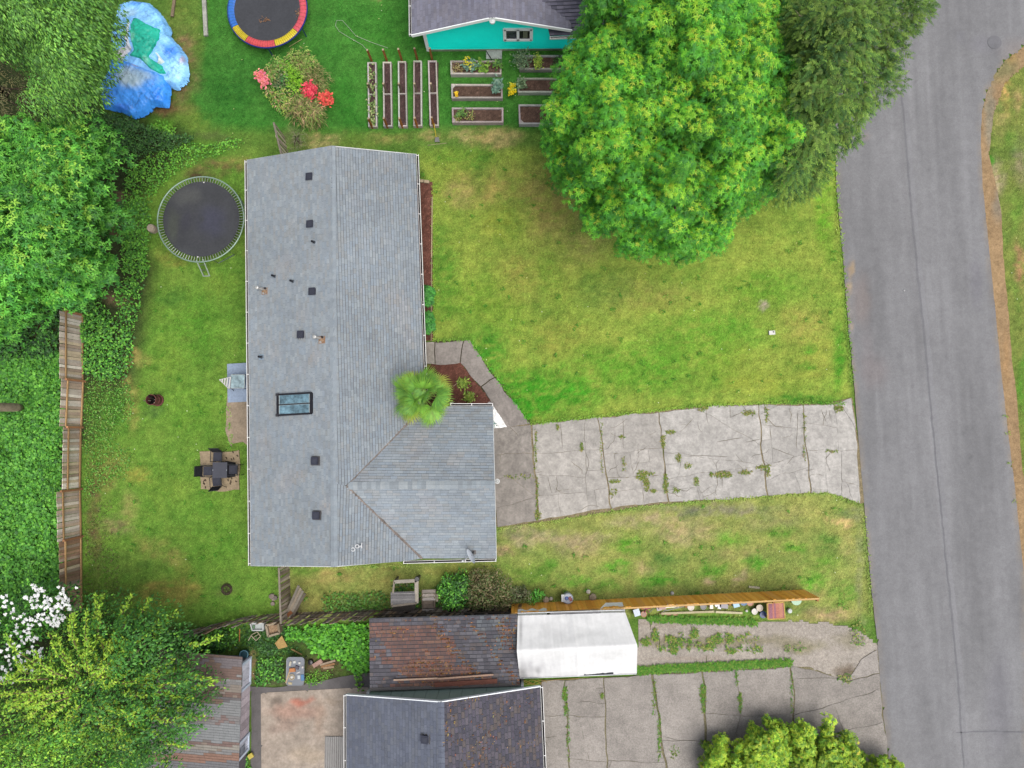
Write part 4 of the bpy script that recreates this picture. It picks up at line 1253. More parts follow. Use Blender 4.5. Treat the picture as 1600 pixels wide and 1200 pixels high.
def patchwork(p, rng):
    px, py = topx(np.array([p.x]), np.array([p.y]), p.z)
    py = float(py[0]) + 3.5 * noise.noise(p * 1.4); px = float(px[0])
    for y, c in bands:
        if py < y:
            break
    if px < 345 and py < 1100 and rng.random() < .6:
        c = rng.choice([(112, 84, 72), (128, 92, 72), (96, 74, 64), (140, 104, 80)])
    elif 1118 < py < 1132 and rng.random() < .4:
        c = (140, 108, 104)
    elif rng.random() < .08:
        c = rng.choice([(124, 110, 106), (170, 174, 178), (150, 128, 112)])
    c = tuple(x * .52 + y * .48 for x, y in zip(c, (146, 140, 136)))
    return C(*c, 1.1)


deck, sh = MB(), MB()
roof_mb(deck, sh, [E0, W0, W1, E1], (E0, W0), [(.1, .1, .1)], rng, .115, (.22, .42), colfn=patchwork, jit=.05, gap=.012)
Nn = None
sroof2 = deck.build("roof", M_SHINGLE, shed)
sh.build("shingles", M_SHINGLE, sroof2, kind="stuff")
# east wall, leaning doors and window
xe = at(393, 1100, 0).x
def ep(py, z):
    q = at(393 if z < 1 else 375, py, z); return Vector((xe - (0.12 * z / zt), q.y, z))
y0, y1 = at(393, 1024, 0).y, at(393, 1172, 0).y
mb = MB(C(128, 122, 128)); mb.prism([(W0.x + .2, y0), (xe - .14, y0), (xe - .14, y1 - 1.6), (W1.x + .3, y1 - 1.6)], 0, zl - .05)
swall = mb.build("wall", M_WOOD, shed)
sec = [(y0, .31, (196, 194, 206)), (0, .245, (184, 172, 178)), (0, .245, (172, 160, 166)), (0, .2, (176, 178, 190))]
yy = y0
tot = y0 - y1
for i, (_, fr, c) in enumerate(sec):
    yn = yy - tot * fr
    nb = 3
    for k in range(nb):
        a = yy + (yn - yy) * k / nb - .01; b = yy + (yn - yy) * (k + 1) / nb + .005
        m = MB(C(*c, 2.0)); m.box((xe - .1, (a + b) / 2, 1.08), (.05, abs(b - a), 2.1)); m.build("board", M_WOOD, swall)
    if i in (0, 3):
        f = MB(C(220, 232, 250, 1.5))
        for (ya, yb_) in ((yy - .03, yy - .15), (yn + .15, yn + .03)):
            f.box((xe - .055, (ya + yb_) / 2, 1.1), (.05, abs(ya - yb_), 2.16))
        f.box((xe - .055, (yy + yn) / 2, .09), (.05, abs(yy - yn) - .3, .12)); f.box((xe - .055, (yy + yn) / 2, 2.1), (.05, abs(yy - yn) - .3, .12))
        fo = f.build("trim", M_PAINT, shed)
        g = MB(C(56, 52, 54) if i == 0 else C(150, 158, 172)); g.box((xe - .07, (yy + yn) / 2 - .1, 1.55 if i == 0 else 1.1), (.02, abs(yy - yn) * .45, .9 if i == 0 else 1.2)); g.build("window_pane", M_GLASS, fo)
    yy = yn

# ================================================================== FENCES
def board_mesh(w, h, t, col, top=0.0, mat=None):
    mb = MB(col)
    if top:
        pts = [(-w / 2, 0), (w / 2, 0), (w / 2, h - top), (w / 2 - .03, h), (-w / 2 + .03, h), (-w / 2, h - top)]
    else:
        pts = [(-w / 2, 0), (w / 2, 0), (w / 2, h), (-w / 2, h)]
    n = len(pts)
    vs = [(x, -t / 2, z) for x, z in pts] + [(x, t / 2, z) for x, z in pts]
    mb.raw(vs, [tuple(range(n)), tuple(range(2 * n - 1, n - 1, -1))] + [(i, n + i, n + (i + 1) % n, (i + 1) % n) for i in range(n)])
    return mb.mesh("board", mat or M_WOOD)


def rot_frame(d, lean):
    """rotation with local x along level direction d and local z leaning by the vector lean"""
    x = Vector((d.x, d.y, 0)).normalized()
    z = (Vector((0, 0, 1)) + Vector((lean[0], lean[1], 0))).normalized()
    y = z.cross(x).normalized(); x = y.cross(z).normalized()
    return Matrix((x, y, z)).transposed().to_quaternion()


# -------- west fence: five bays of grey boards, brown rails and posts on the yard side
wf = thing("board_fence", "weathered tall board fence between the ivy bank and the back yard", "fence", at(128, 720))
bays = [((131, 493), (131, 596), -.10, 1.58), ((131.5, 596), (128.5, 667), -.05, 1.55), ((127.5, 668), (126, 762), 0.04, 1.45), ((126.5, 764), (128, 838), -.03, 1.7), ((128, 838), (129, 955), -.02, 1.6)]
cols = [C(*q, 3.3) for q in ((152, 142, 132), (138, 126, 116), (166, 158, 148), (132, 116, 102), (146, 132, 112))]
colr = [C(*q, 3.0) for q in ((128, 102, 82), (118, 94, 78), (138, 112, 92))]
for bi, (a, b, lean, h) in enumerate(bays):
    A, B = at(*a), at(*b)
    d = (B - A).normalized(); L = (B - A).length
    inward = Vector((-d.y, d.x, 0))
    if inward.x < 0:
        inward = -inward
    q = rot_frame(d, (inward * lean).xy)
    ms = [board_mesh(.135, h + random.uniform(-.03, .03), .02, c) for c in (colr + cols[3:] if bi == 4 else cols)]
    n = int(L / .143)
    for i in range(n):
        p = A.lerp(B, (i + .5) / n) - inward * .04
        piece("board", random.choice(ms), wf, p + Vector((0, 0, .02 + random.uniform(0, .02))), q @ Matrix.Rotation(random.uniform(-.02, .02), 3, 'Y').to_quaternion())
    mb = MB(C(164, 132, 92, 1.7))
    lv = inward * lean
    for z in (.12, h - .32):
        o = lv * z
        mb.beam(A + o + inward * .03 + Vector((0, 0, z)), B + o + inward * .03 + Vector((0, 0, z)), .045, .09)
    mb.build("rail", M_WOOD, wf)
    m = MB(C(164, 118, 84, 1.7)); m.beam(A + inward * .05, A + inward * .07 + lv * h + Vector((0, 0, h * .93)), .1, .1); m.build("post", M_WOOD, wf)

# -------- old picket run along the south side
of = thing("old_fence", "old dark leaning picket fence running behind the rusty garage roof", "fence", at(560, 958))
run = [(300, 984), (340, 974), (392, 962), (440, 958), (520, 955), (600, 951), (700, 947), (800, 946)]
ms = [board_mesh(.13, 1.45, .02, c, .05) for c in [C(*q, 3.0) for q in ((104, 96, 90), (92, 82, 76), (120, 110, 102), (98, 80, 66), (126, 106, 88))]]
for i in range(len(run) - 1):
    A, B = at(*run[i]), at(*run[i + 1])
    d = (B - A).normalized(); n = max(1, int((B - A).length / .17))
    for k in range(n):
        if random.random() < .07:
            continue
        p = A.lerp(B, (k + .5) / n)
        q = rot_frame(d, (random.uniform(-.5, -.3) if i < 3 else random.uniform(-.42, -.24), random.uniform(-.22, -.06)))
        piece("picket", random.choice(ms), of, p, q)
    mb = MB(C(92, 80, 70))
    for z, o in ((.3, -.06), (1.15, -.26)):
        mb.beam(A + Vector((o, -.04, z)), B + Vector((o, -.04, z)), .04, .08)
    mb.build("rail", M_WOOD, of)

# -------- short returns from the house to the fence and to the north line
def stub(label, a, b, h, lean, colr_, step=.16):
    A, B = at(*a), at(*b)
    t = thing("stub_fence", label, "fence", (A + B) / 2)
    d = (B - A).normalized(); n = int((B - A).length / step)
    ms = [board_mesh(.13, h, .02, tuple(x * 2.6 for x in c), .03) for c in colr_]
    for k in range(n):
        piece("board", random.choice(ms), t, A.lerp(B, (k + .5) / n), rot_frame(d, (lean + random.uniform(-.03, .03), random.uniform(-.05, .05))))
    mb = MB(C(156, 146, 132)); mb.beam(A + Vector((lean * h, 0, h)), B + Vector((lean * h, 0, h)), .09, .05); mb.build("cap_rail", M_WOOD, t)
    return t


stub("short grey fence joining the house corner to the old picket fence", (452, 878), (455, 962), 1.5, .0, [C(126, 116, 104), C(104, 92, 80), C(140, 130, 116)])
stub("short fence piece with slanting slats just north of the grey house", (444, 212), (456, 262), 1.55, .0, [C(160, 148, 132), C(136, 124, 110)], .22)
lb = thing("loose_fence_panel", "loose weathered boards leaning between the stub fence and the picket fence", "fence panel", at(455, 950))
for k in range(4):
    m = MB(C(*random.choice([(150, 142, 130), (128, 118, 106), (164, 150, 132)])))
    a = at(444 + k * 4, 966 - k * .5, .3 + .05 * k); b = at(467 + k * 3.2, 915 + k * 4, 1.25)
    m.beam(a, b, .12, .025); m.build("board", M_WOOD, lb)
m = MB(C(150, 96, 60)); m.beam(at(441, 968, .5), at(456, 956, .6), .16, .03); m.build("crosspiece", M_WOOD, lb)

# -------- new cedar fence
cf = thing("cedar_fence", "new orange stained cedar fence along the property line by the white canopy", "fence", at(1020, 934))
A, B = at(799, 944.5), at(1256, 922)
d = (B - A).normalized()
n = int((B - A).length / .143)
ms = [board_mesh(.138, 1.78, .02, c, .03, M_CEDAR) for c in [C(*q, 2.6) for q in ((222, 158, 66), (214, 148, 58), (228, 168, 76), (206, 138, 54), (218, 154, 78))]]
for k in range(n):
    z = .03 + .0 * k
    piece("board", random.choice(ms), cf, A.lerp(B, (k + .5) / n) + Vector((0, .03, z)), rot_frame(d, (.012, random.uniform(-.012, .012))))
mb = MB(C(190, 140, 84))
for z in (.3, 1.0, 1.72):
    mb.beam(A + Vector((0, -.04, z)), B + Vector((0, -.04, z)), .04, .09)
mb.build("rail", M_CEDAR, cf)
mb = MB(C(226, 184, 120)); mb.beam(A + Vector((0, 0, 1.82)), B + Vector((0, 0, 1.82)), .07, .025); mb.build("cap_rail", M_CEDAR, cf)
for k in range(8):
    m = MB(C(176, 120, 66)); p = A.lerp(B, k / 7 * .995 + .002) + Vector((0, -.09, 0)); m.beam(p, p + Vector((0, 0, 1.75)), .09, .09); m.build("post", M_CEDAR, cf)
m = MB(C(206, 160, 110)); m.beam(at(813, 944, 0.2), at(812, 950, 1.3), .18, .03); tag(m.build("board", M_CEDAR), "pale board propped against the left end of the orange fence", "board")

# ================================================================== NEIGHBOUR'S GARDEN BEDS
FR = C(186, 178, 172, 1.35)


def bed(label, q, h, cat, grp, corner=0, soil=(104, 80, 70), fcol=FR, wall=.085, name="raised_bed"):
    P = [at(x, y, h).to_2d() for x, y in q]
    cen = sum(P, Vector((0, 0))) / 4
    t = thing(name, label, cat, (cen.x, cen.y, 0), grp)
    inn = []
    for p in P:
        v = p - cen
        inn.append(Vector((cen.x + v.x - math.copysign(wall, v.x), cen.y + v.y - math.copysign(wall, v.y))))
    for i in range(4):
        j = (i + 1) % 4
        mb = MB(tuple(x * random.uniform(.9, 1.08) for x in fcol))
        a, b, c, d_ = P[i], P[j], inn[j], inn[i]
        mb.hexa([(d_.x, d_.y, -.02), (c.x, c.y, -.02), (b.x, b.y, -.02), (a.x, a.y, -.02), (d_.x, d_.y, h), (c.x, c.y, h), (b.x, b.y, h), (a.x, a.y, h)])
        mb.build("frame_board", M_WOOD, t)
    for i in range(4):
        if corner & (1 << i):
            m = MB(fcol); v = inn[i]; s = Vector((math.copysign(.16, cen.x - v.x), 0)); u = Vector((0, math.copysign(.16, cen.y - v.y)))
            m.prism([v, v + s, v + u], h - .04, h + .004); m.build("corner_brace", M_WOOD, t)
    # soil, lumpy
    def sc(px, py, x, y, d):
        k = (vnoise(x * 37, y * 37) > .82)[..., None]
        return (np.zeros(px.shape + (3,)) + lin(soil)) * (1 + .8 * fbm(x * 9, y * 9, 3)[..., None]) * np.where(k, 1.7, 1)
    xs = [p.x for p in inn]; ys = [p.y for p in inn]
    X, Y = np.meshgrid(np.arange(min(xs), max(xs) + .05, .06), np.arange(min(ys), max(ys) + .05, .06))
    X = np.minimum(X, max(xs) + .02); Y = np.minimum(Y, max(ys) + .02)
    Z = h - .09 + .045 * fbm(X * 5, Y * 5, 3)
    m_, n_ = X.shape
    i, j = np.meshgrid(np.arange(m_ - 1), np.arange(n_ - 1), indexing='ij'); a = (i * n_ + j).ravel()
    # keep the soil inside the slightly skewed frame
    for k in range(2):
        pass
    V = np.stack([X.ravel() - t.location.x, Y.ravel() - t.location.y, Z.ravel()], 1)
    link("soil", npmesh("soil", V, np.stack([a, a + 1, a + n_ + 1, a + n_], 1), sc(X.ravel(), Y.ravel(), X.ravel(), Y.ravel(), 0), M_SOIL), t)
    return t, inn


def plant_mesh(name, P, n, rng, L, Wd, cols, up=.5, mat=None, off=(0, 0, 0), spread=.06, ray=True):
    """rosettes of leaves at points P (n leaves each)"""
    P = np.repeat(np.asarray(P, float), n, 0)
    m = len(P)
    a = rng.random(m) * 6.283
    D = np.stack([np.cos(a), np.sin(a), up * rng.random(m) + .1], 1)
    N = unit(np.stack([-np.cos(a) * up, -np.sin(a) * up, np.ones(m)], 1) + rng.normal(size=(m, 3)) * .25)
    P = P + rng.normal(size=(m, 3)) * np.array([spread, spread, spread * .4])
    V, F, Cc = leafarr(P, N, D, L * (.6 + .8 * rng.random(m)), Wd * (.7 + .6 * rng.random(m)), pal(cols, m, rng, .25), .2, .15)
    return npmesh(name, V - np.array(off), F, Cc, mat or M_LEAF)


GB = "narrow trellis beds in the neighbour's lawn"
narrow = [([(574, 97), (588, 97), (589.3, 198), (575.5, 198)], "narrow trellis bed full of leafy seedlings, leftmost of the five"), ([(598, 96.5), (611.5, 96.5), (613, 197.5), (599, 197.5)], "bare narrow trellis bed just right of the seedling bed"),
          ([(621.5, 95.5), (634.5, 95.5), (636.5, 197.5), (622.5, 197.5)], "bare narrow trellis bed in the middle of the five"), ([(645.8, 94.5), (659, 94.5), (659.5, 197), (645.8, 197)], "bare narrow trellis bed second from the right"),
          ([(668.5, 94.5), (682.5, 94.5), (685.5, 196.5), (671.5, 196.5)], "bare narrow trellis bed with the yellow tool at its foot, rightmost of the five")]
seed_bed = None
for i, (q, lab) in enumerate(narrow):
    t, inn = bed(lab, q, .24, "garden bed", GB, 0, (96, 76, 74), name="narrow_bed", wall=.07)
    a = (Vector(inn[0]) + Vector(inn[3])) / 2; b = (Vector(inn[1]) + Vector(inn[2])) / 2
    m = MB(FR); m.box(((a.x + b.x) / 2, (a.y + b.y) / 2, .2), ((b - a).length, .05, .1)); m.build("divider", M_WOOD, t)
    for j, (yy, c) in enumerate(((q[0][1] - 1, (178, 116, 58)), (147, (146, 126, 108)), (q[2][1] + 2, (190, 118, 56)))):
        xc = (q[0][0] + q[1][0]) / 2 * (1 - j / 2) + (q[2][0] + q[3][0]) / 2 * (j / 2)
        p = at(xc, yy)
        m = MB(C(*c)); m.beam(p, p + Vector((0, 0, 1.1)), .09, .09); m.box(p + Vector((0, 0, 1.11)), (.09, .09, .02), C(206, 186, 156)); m.build("trellis_post", M_WOOD, t)
    if i == 0:
        seed_bed = (t, inn)
rg = np.random.default_rng(5)
for i, (t, inn) in enumerate([seed_bed]):
    a = np.array([tuple(inn[0]), tuple(inn[1]), tuple(inn[2]), tuple(inn[3])])
    u = rg.random((52, 1)); v = rg.random((52, 1))
    p = (a[0] * (1 - u) + a[1] * u) * (1 - v) + (a[3] * (1 - u) + a[2] * u) * v
    o = link("seedlings", plant_mesh("seedlings", np.concatenate([p, np.full((52, 1), .2)], 1), 5, rg, .13, .08, [C(140, 160, 96), C(120, 150, 80), C(170, 176, 120), C(96, 130, 70)]))
    tag(o, "rows of pale green seedlings filling the leftmost narrow bed", "seedlings"); o["kind"] = "stuff"

RB = "wide raised beds below the teal house"
wide = [([(703.5, 94.5), (783.5, 94.5), (783.5, 116), (704, 116)], "raised bed crowded with flowering kale, nearest the teal wall", 8), ([(704.7, 131), (785, 131.5), (785.5, 153.5), (705.5, 153.5)], "raised bed with one large blue green cabbage at its right end", 1),
        ([(706, 168), (786.5, 168), (786.5, 191.5), (706.5, 191.5)], "raised bed with a few small plants at its left end only", 8), ([(808, 86), (885, 86), (885.5, 108.5), (812, 108.5)], "raised bed overgrown by a grey green shrub at its left", 0),
        ([(808.5, 121.5), (892, 121.5), (892, 144.5), (809, 144.5)], "raised bed with a dusty plant at its left end, partly under the round tree", 0), ([(810, 163), (892, 163), (892, 194), (811, 194)], "bare raised bed half hidden by the round tree", 8)]
for q, lab, cn in wide:
    bed(lab, q, .3, "garden bed", RB, cn, (116, 92, 80))


def crop(label, name, pts, z, n, L, Wd, cols, up=.6, spread=.08, mat=None, cat="plant"):
    P = np.array([tuple(at(x, y, z)) for x, y in pts])
    c = P.mean(0); c[2] = z - .05
    o = link(name, plant_mesh(name, P, n, np.random.default_rng(len(label)), L, Wd, cols, up, mat, c, spread))
    o.location = c
    if name == "sprouts":
        o["kind"] = "stuff"
    return tag(o, label, cat)


def cl(cx, cy, rx, ry, n, seed=1):
    r = np.random.default_rng(seed)
    a = r.random(n) * 6.283; q = np.sqrt(r.random(n))
    return [(cx + rx * q[i] * math.cos(a[i]), cy + ry * q[i] * math.sin(a[i])) for i in range(n)]


G1 = [C(96, 140, 70), C(120, 160, 70), C(80, 120, 66)]; GB_ = [C(120, 156, 140), C(100, 140, 118), C(140, 170, 150)]; YF = [C(236, 214, 40), C(226, 196, 30), C(200, 206, 70)]
crop("blue green kale plant in the bed nearest the teal wall", "kale", cl(735, 103, 9, 8, 12, 1), .42, 9, .18, .1, GB_)
crop("yellow flower heads over the kale by the teal wall", "flowers", cl(729, 95, 7, 7, 7, 2) + cl(736, 102, 4, 4, 3, 9), .7, 6, .08, .06, YF, .4, .05, M_FLOWER, "flowers")
crop("bright green lettuces in the middle of the bed by the teal wall", "lettuce", cl(752, 104, 12, 9, 18, 3), .36, 9, .15, .09, [C(130, 170, 60), C(150, 186, 80), C(100, 150, 56)])
crop("leafy plant at the right end of the bed by the teal wall", "leafy_plant", cl(778, 101, 5, 6, 7, 4), .38, 8, .16, .1, G1)
crop("straw coloured sprouts at the left end of the bed by the teal wall", "sprouts", cl(715, 106, 8, 8, 20, 5), .32, 5, .09, .04, [C(176, 160, 100), C(150, 146, 90), C(190, 170, 120)])
crop("large blue green cabbage hanging over the middle left bed", "cabbage", cl(778, 134, 7, 9, 12, 6), .45, 11, .2, .13, GB_)
crop("small yellow flower clump in the middle left bed", "flowers", cl(714, 147, 2.5, 2.5, 5, 7), .36, 8, .09, .08, [C(236, 190, 40), C(240, 206, 60)], .4, .03, M_FLOWER, "flowers")
crop("young green plant at the left of the bottom left bed", "leafy_plant", cl(722, 176, 6, 7, 9, 8), .38, 9, .16, .06, G1)
crop("low plants beside the soil in the bottom left bed", "sprouts", cl(714, 186, 4, 4, 8, 9) + cl(734, 181, 4, 4, 6, 10), .32, 7, .1, .06, [C(150, 150, 80), C(120, 140, 76), C(170, 160, 96)])
crop("large grey green shrub leaning out of the top right bed", "garden_shrub", cl(815, 92, 11, 14, 40, 11), .6, 9, .14, .06, [C(110, 140, 100), C(96, 124, 96), C(136, 160, 116)], .8, .12)
crop("tall yellow green bolted plant in the top right bed", "bolted_plant", cl(840, 96, 4, 10, 26, 12), .7, 8, .14, .06, [C(160, 190, 76), C(136, 176, 66), C(186, 200, 90)], .9, .08)
crop("dark plant at the right end of the top right bed", "leafy_plant", cl(870, 96, 7, 7, 14, 13), .36, 7, .15, .04, [C(60, 100, 50), C(76, 116, 60)], .8)
crop("dusty blue plant at the left end of the middle right bed", "leafy_plant", cl(815, 133, 5, 7, 12, 14), .42, 9, .15, .1, [C(120, 150, 110), C(140, 164, 120), C(96, 126, 90)])
crop("yellow flowering clump on the grass between the two bed columns", "flowers", cl(801, 141, 4, 7, 9, 15), .4, 8, .12, .1, YF, .5, .05, M_FLOWER, "flowers")
m = MB(C(206, 210, 204)); m.box(at(772, 85, .04), (.82, .5, .08)); tag(m.build("stepping_slab", M_CONC), "pale paving slab against the teal wall above the raised beds", "paving slab")
m = MB(C(36, 36, 36)); m.tube([at(760, 80, .12), at(765, 88, .12), at(769, 94, .12)], .02); tag(m.build("pipe", M_PLASTIC), "thin black pipe lying across the slab by the teal wall", "pipe")
# tool and hose
t = thing("yellow_tool", "yellow handled garden rake lying on the grass below the narrow beds", "garden tool", at(680, 212))
m = MB(C(232, 206, 50)); m.tube([at(678, 193, .55), at(681.5, 215, .08)], .02); m.build("handle", M_PLASTIC, t)
m = MB(C(120, 118, 116)); p = at(683, 219, .06); m.hexa([tuple(p + Vector(v)) for v in ((-.12, -.1, -.03), (.13, -.1, -.03), (.09, .14, -.03), (-.09, .14, -.03), (-.12, -.1, .02), (.13, -.1, .02), (.09, .14, .05), (-.09, .14, .05))]); m.build("blade", M_METAL, t)
m = MB(C(200, 190, 150)); m.tube([at(668, 227, .03), at(698, 223.5, .03)], .012); tag(m.build("cane", M_WOOD), "thin pale cane on the grass under the yellow tool", "cane")
pts = [(575, 80), (566, 70), (548, 60), (530, 49), (524, 40), (526, 32), (535, 32), (544, 42), (556, 56), (580, 66), (606, 75)]
m = MB(C(190, 206, 180)); m.tube([at(x, y, .05) for x, y in pts], .012, n=5); tag(m.build("hose", M_PLASTIC), "thin pale hose looped on the neighbour's lawn left of the teal house", "hose")
m = MB(C(200, 200, 190)); m.beam(at(318, -20, .08), at(322, 56, .08), .2, .12); tag(m.build("edging_board", M_CONC), "long pale edging strip at the top, right of the blue tarpaulins", "edging")
m = MB(C(150, 132, 108)); m.beam(at(273, -5, .06), at(269, 26, .06), .14, .08); tag(m.build("timber", M_WOOD), "short brown timber in the weeds right of the blue tarpaulins", "timber")
m = MB(C(196, 180, 130)); m.tube([at(452, 73, .03), at(472, 61, .04)], .015); tag(m.build("stick", M_WOOD), "thin stick on the lawn beside the colourful trampoline", "stick")

# ================================================================== TRAMPOLINES
tp = thing("trampoline", "round black trampoline with pale green frame and open springs beside the grey house", "trampoline", at(315, 348))
c = at(313.5, 342.5, .9)
R = (at(382, 342, .9) - at(245.3, 342, .9)).length / 2
mb = MB(C(176, 206, 188)); mb.torus(c, R - .03, .035, n=72, m=8); mb.build("frame", M_METAL, tp, smooth=True)
mb = MB(C(80, 80, 92)); rm = R * .872
vs = [(c.x + .02, c.y + .02, c.z - .05)]; fs = []; cc = []
NR = 14; NA = 64
for i in range(1, NR + 1):
    for k in range(NA):
        a = 2 * math.pi * k / NA; r = rm * i / NR
        vs.append((c.x + r * math.cos(a) + .02, c.y + r * math.sin(a) + .02, c.z - .02 - .03 * (1 - (i / NR) ** 2)))
vs = np.array(vs)
F3 = []
for i in range(NR - 1):
    for k in range(NA):
        F3.append((1 + i * NA + k, 1 + (i + 1) * NA + k, 1 + (i + 1) * NA + (k + 1) % NA, 1 + i * NA + (k + 1) % NA))
for k in range(NA):
    F3.append((0, 0, 1 + k, 1 + (k + 1) % NA))
F3 = np.array(F3)
px, py = topx(vs[:, 0], vs[:, 1], .9)
cc = soft_mix(np.zeros((len(vs), 3)) + lin((78, 80, 85)), px, py, [(330, 345, 34, 34, (80, 82, 100), .8), (290, 305, 34, 20, (104, 106, 104), .6), (270, 355, 16, 40, (98, 104, 92), .6), (290, 395, 30, 10, (92, 96, 100), .4), (290, 345, 14, 20, (70, 70, 84), .5)], 14, 8)
F3c = F3[NR * 0:(NR - 1) * NA]
me = npmesh("mat", np.concatenate([vs]) - np.array(tp.location), F3c, cc, M_FABRIC, True)
link("jump_mat", me, tp)
m = MB(C(78, 80, 86)); m.lathe((c.x + .02, c.y + .02, c.z - .055), [(rm / NR + .03, .004), (0.0, .003)], n=24); m.build("mat_centre", M_FABRIC, tp)
sm = MB(C(196, 204, 198)); sm.tube([(0, 0, 0), (R - rm - .02, 0, .015)], .014, n=5)
me = sm.mesh("spring", M_METAL)
for k in range(92):
    a = 2 * math.pi * k / 92
    piece("spring", me, tp, (c.x + rm * math.cos(a) + .01, c.y + rm * math.sin(a) + .01, c.z - .03), Matrix.Rotation(a, 3, 'Z').to_quaternion())
for k in range(4):
    m = MB(C(120, 140, 130)); a = .5 + k * math.pi / 2
    p = [Vector((c.x + (R - .1) * math.cos(a + s), c.y + (R - .1) * math.sin(a + s), z)) for s, z in ((-.22, c.z - .03), (-.22, .03), (.22, .03), (.22, c.z - .03))]
    m.tube(p, .025); m.build("leg", M_METAL, tp)
for (x, y) in ((309, 401.5), (318.5, 285)):
    m = MB(C(236, 236, 232)); m.box(at(x, y, .93), (.07, .06, .02)); m.build("label_patch", M_FABRIC, tp)
ld = thing("ladder", "small pale ladder leaning on the front of the black trampoline", "ladder", at(322, 422))
l0, l1, r0, r1 = at(307, 407, .9), at(318, 431.5, .02), at(317.5, 406, .9), at(327.5, 431, .02)
m = MB(C(200, 214, 204, 1.3)); m.tube([l0, l1], .032); m.build("rail", M_METAL, ld); m = MB(C(200, 214, 204, 1.3)); m.tube([r0, r1], .032); m.build("rail", M_METAL, ld)
m = MB(C(196, 210, 198)); m.tube([l1, r1], .03); m.build("foot_bar", M_METAL, ld)
for f in (.3, .62):
    m = MB(C(110, 118, 112)); m.tube([l0.lerp(l1, f), r0.lerp(r1, f)], .018); m.build("rung", M_METAL, ld)
st = thing("garden_stone", "pale stone block at the left edge of the black trampoline", "stone", at(242, 360))
m = MB(C(206, 190, 168)); p = at(241.5, 359.5, 0); m.lathe(p, [(.0, 0), (.2, 0), (.22, .3), (.19, .42), (.08, .45), (0, .45)], n=9); m.build("block", M_STONE, st)

tq = thing("colourful_trampoline", "trampoline with red, yellow and blue padded rim on the neighbour's lawn", "trampoline", at(418, 20))
c = at(417, 13.5, .9); R = (at(478.5, 13, .9) - at(355.5, 13, .9)).length / 2
rm = R * .845
m = MB(C(78, 80, 86)); m.lathe((c.x, c.y, c.z - .05), [(rm + .02, .02), (rm * .6, 0), (rm * .3, -.01), (.01, -.015)], n=48); m.build("jump_mat", M_FABRIC, tq)
seg = [(-150, -122, (240, 214, 40)), (-122, -76, (240, 92, 96)), (-76, -38, (244, 220, 40)), (-38, 34, (240, 96, 110)), (34, 66, (244, 220, 40)), (66, 150, (240, 92, 96)), (150, 210, (56, 130, 232))]
for a0, a1, col in seg:
    m = MB(C(*col)); n = 12
    for i in range(n):
        t0, t1 = math.radians(a0 + (a1 - a0) * i / n + .4), math.radians(a0 + (a1 - a0) * (i + 1) / n)
        if i == n - 1:
            t1 -= math.radians(.4)
        pr = [(rm - .02, -.02), (rm + .06, .025), (R - .06, .03), (R, -.02), (R + .02, -.08)]
        for k in range(4):
            (ra, za), (rb, zb) = pr[k], pr[k + 1]
            m.poly([(c.x + ra * math.cos(t0), c.y + ra * math.sin(t0), c.z + za), (c.x + rb * math.cos(t0), c.y + rb * math.sin(t0), c.z + zb), (c.x + rb * math.cos(t1), c.y + rb * math.sin(t1), c.z + zb), (c.x + ra * math.cos(t1), c.y + ra * math.sin(t1), c.z + za)])
    m.build("pad", M_TARP, tq)
m = MB(C(48, 60, 160)); m.torus((c.x, c.y, c.z - .07), R + .01, .045, n=64); m.build("frame", M_METAL, tq)
for k in range(6):
    m = MB(C(60, 70, 150)); a = k * math.pi / 3 - .5; m.tube([(c.x + R * math.cos(a), c.y + R * math.sin(a), c.z - .08), (c.x + R * math.cos(a), c.y + R * math.sin(a), 0)], .03); m.build("leg", M_METAL, tq)
lv = crop("dry brown leaves scattered on the colourful trampoline", "dead_leaves", cl(413, 31, 8, 3, 10, 3) + cl(466, 24, 3, 10, 10, 4), .9, 3, .08, .05, [C(150, 112, 80), C(130, 96, 70)], .1, .05)

# ================================================================== TARPAULINS
def pile(x, y):
    px, py = topx(x, y, 0)
    h = 1.0 * np.exp(-(((px - 235) / 60) ** 2 + ((py - 75) / 60) ** 2)) + .75 * np.exp(-(((px - 225) / 60) ** 2 + ((py - 145) / 46) ** 2))
    a = x * 1.1 + y * 1.6
    fold = .17 * np.abs(fbm((x + .5 * y) * 2.2, (y - .5 * x) * .5, 3)) * 2 + .09 * np.abs(fbm((x + y) * 4.5, (y - x) * .7, 3)) * 2 + .10 * np.abs(fbm((x - .8 * y) * 3.6 + 40, (y + x) * .8, 3)) * 2
    return h + fold


def tarp(label, name, poly, lift, colf, edge=.25):
    def zf(x, y, d):
        return pile(x, y) * np.clip(.35 + d / edge, .1, 1) + lift + .03 * fbm(x * 7, y * 7, 2)
    o = patch(name, poly, .045, zf, colf, M_TARP, warp=.05)
    return tag(o, label, "tarpaulin")


def colmix(base, blobs, wr=.35):
    def f(px, py, x, y, d):
        c = soft_mix(np.zeros(px.shape + (3,)) + lin(base), np.asarray(px), py, blobs, 18, 8) * 2.3
        k = fbm((px + py) / 9, (px - py) / 40, 3)[..., None]
        cr = np.minimum(np.abs(fbm((px + .6 * py) / 13, (py - .6 * px) / 46, 3)), np.abs(fbm((px - .9 * py) / 11 + 30, (py + .9 * px) / 50, 3)))
        c = c * (1 - .45 * np.exp(-(cr / .012) ** 2))[..., None]
        return c * (1 + wr * 2 * k * np.array([1.0, .7, .5]))
    return f


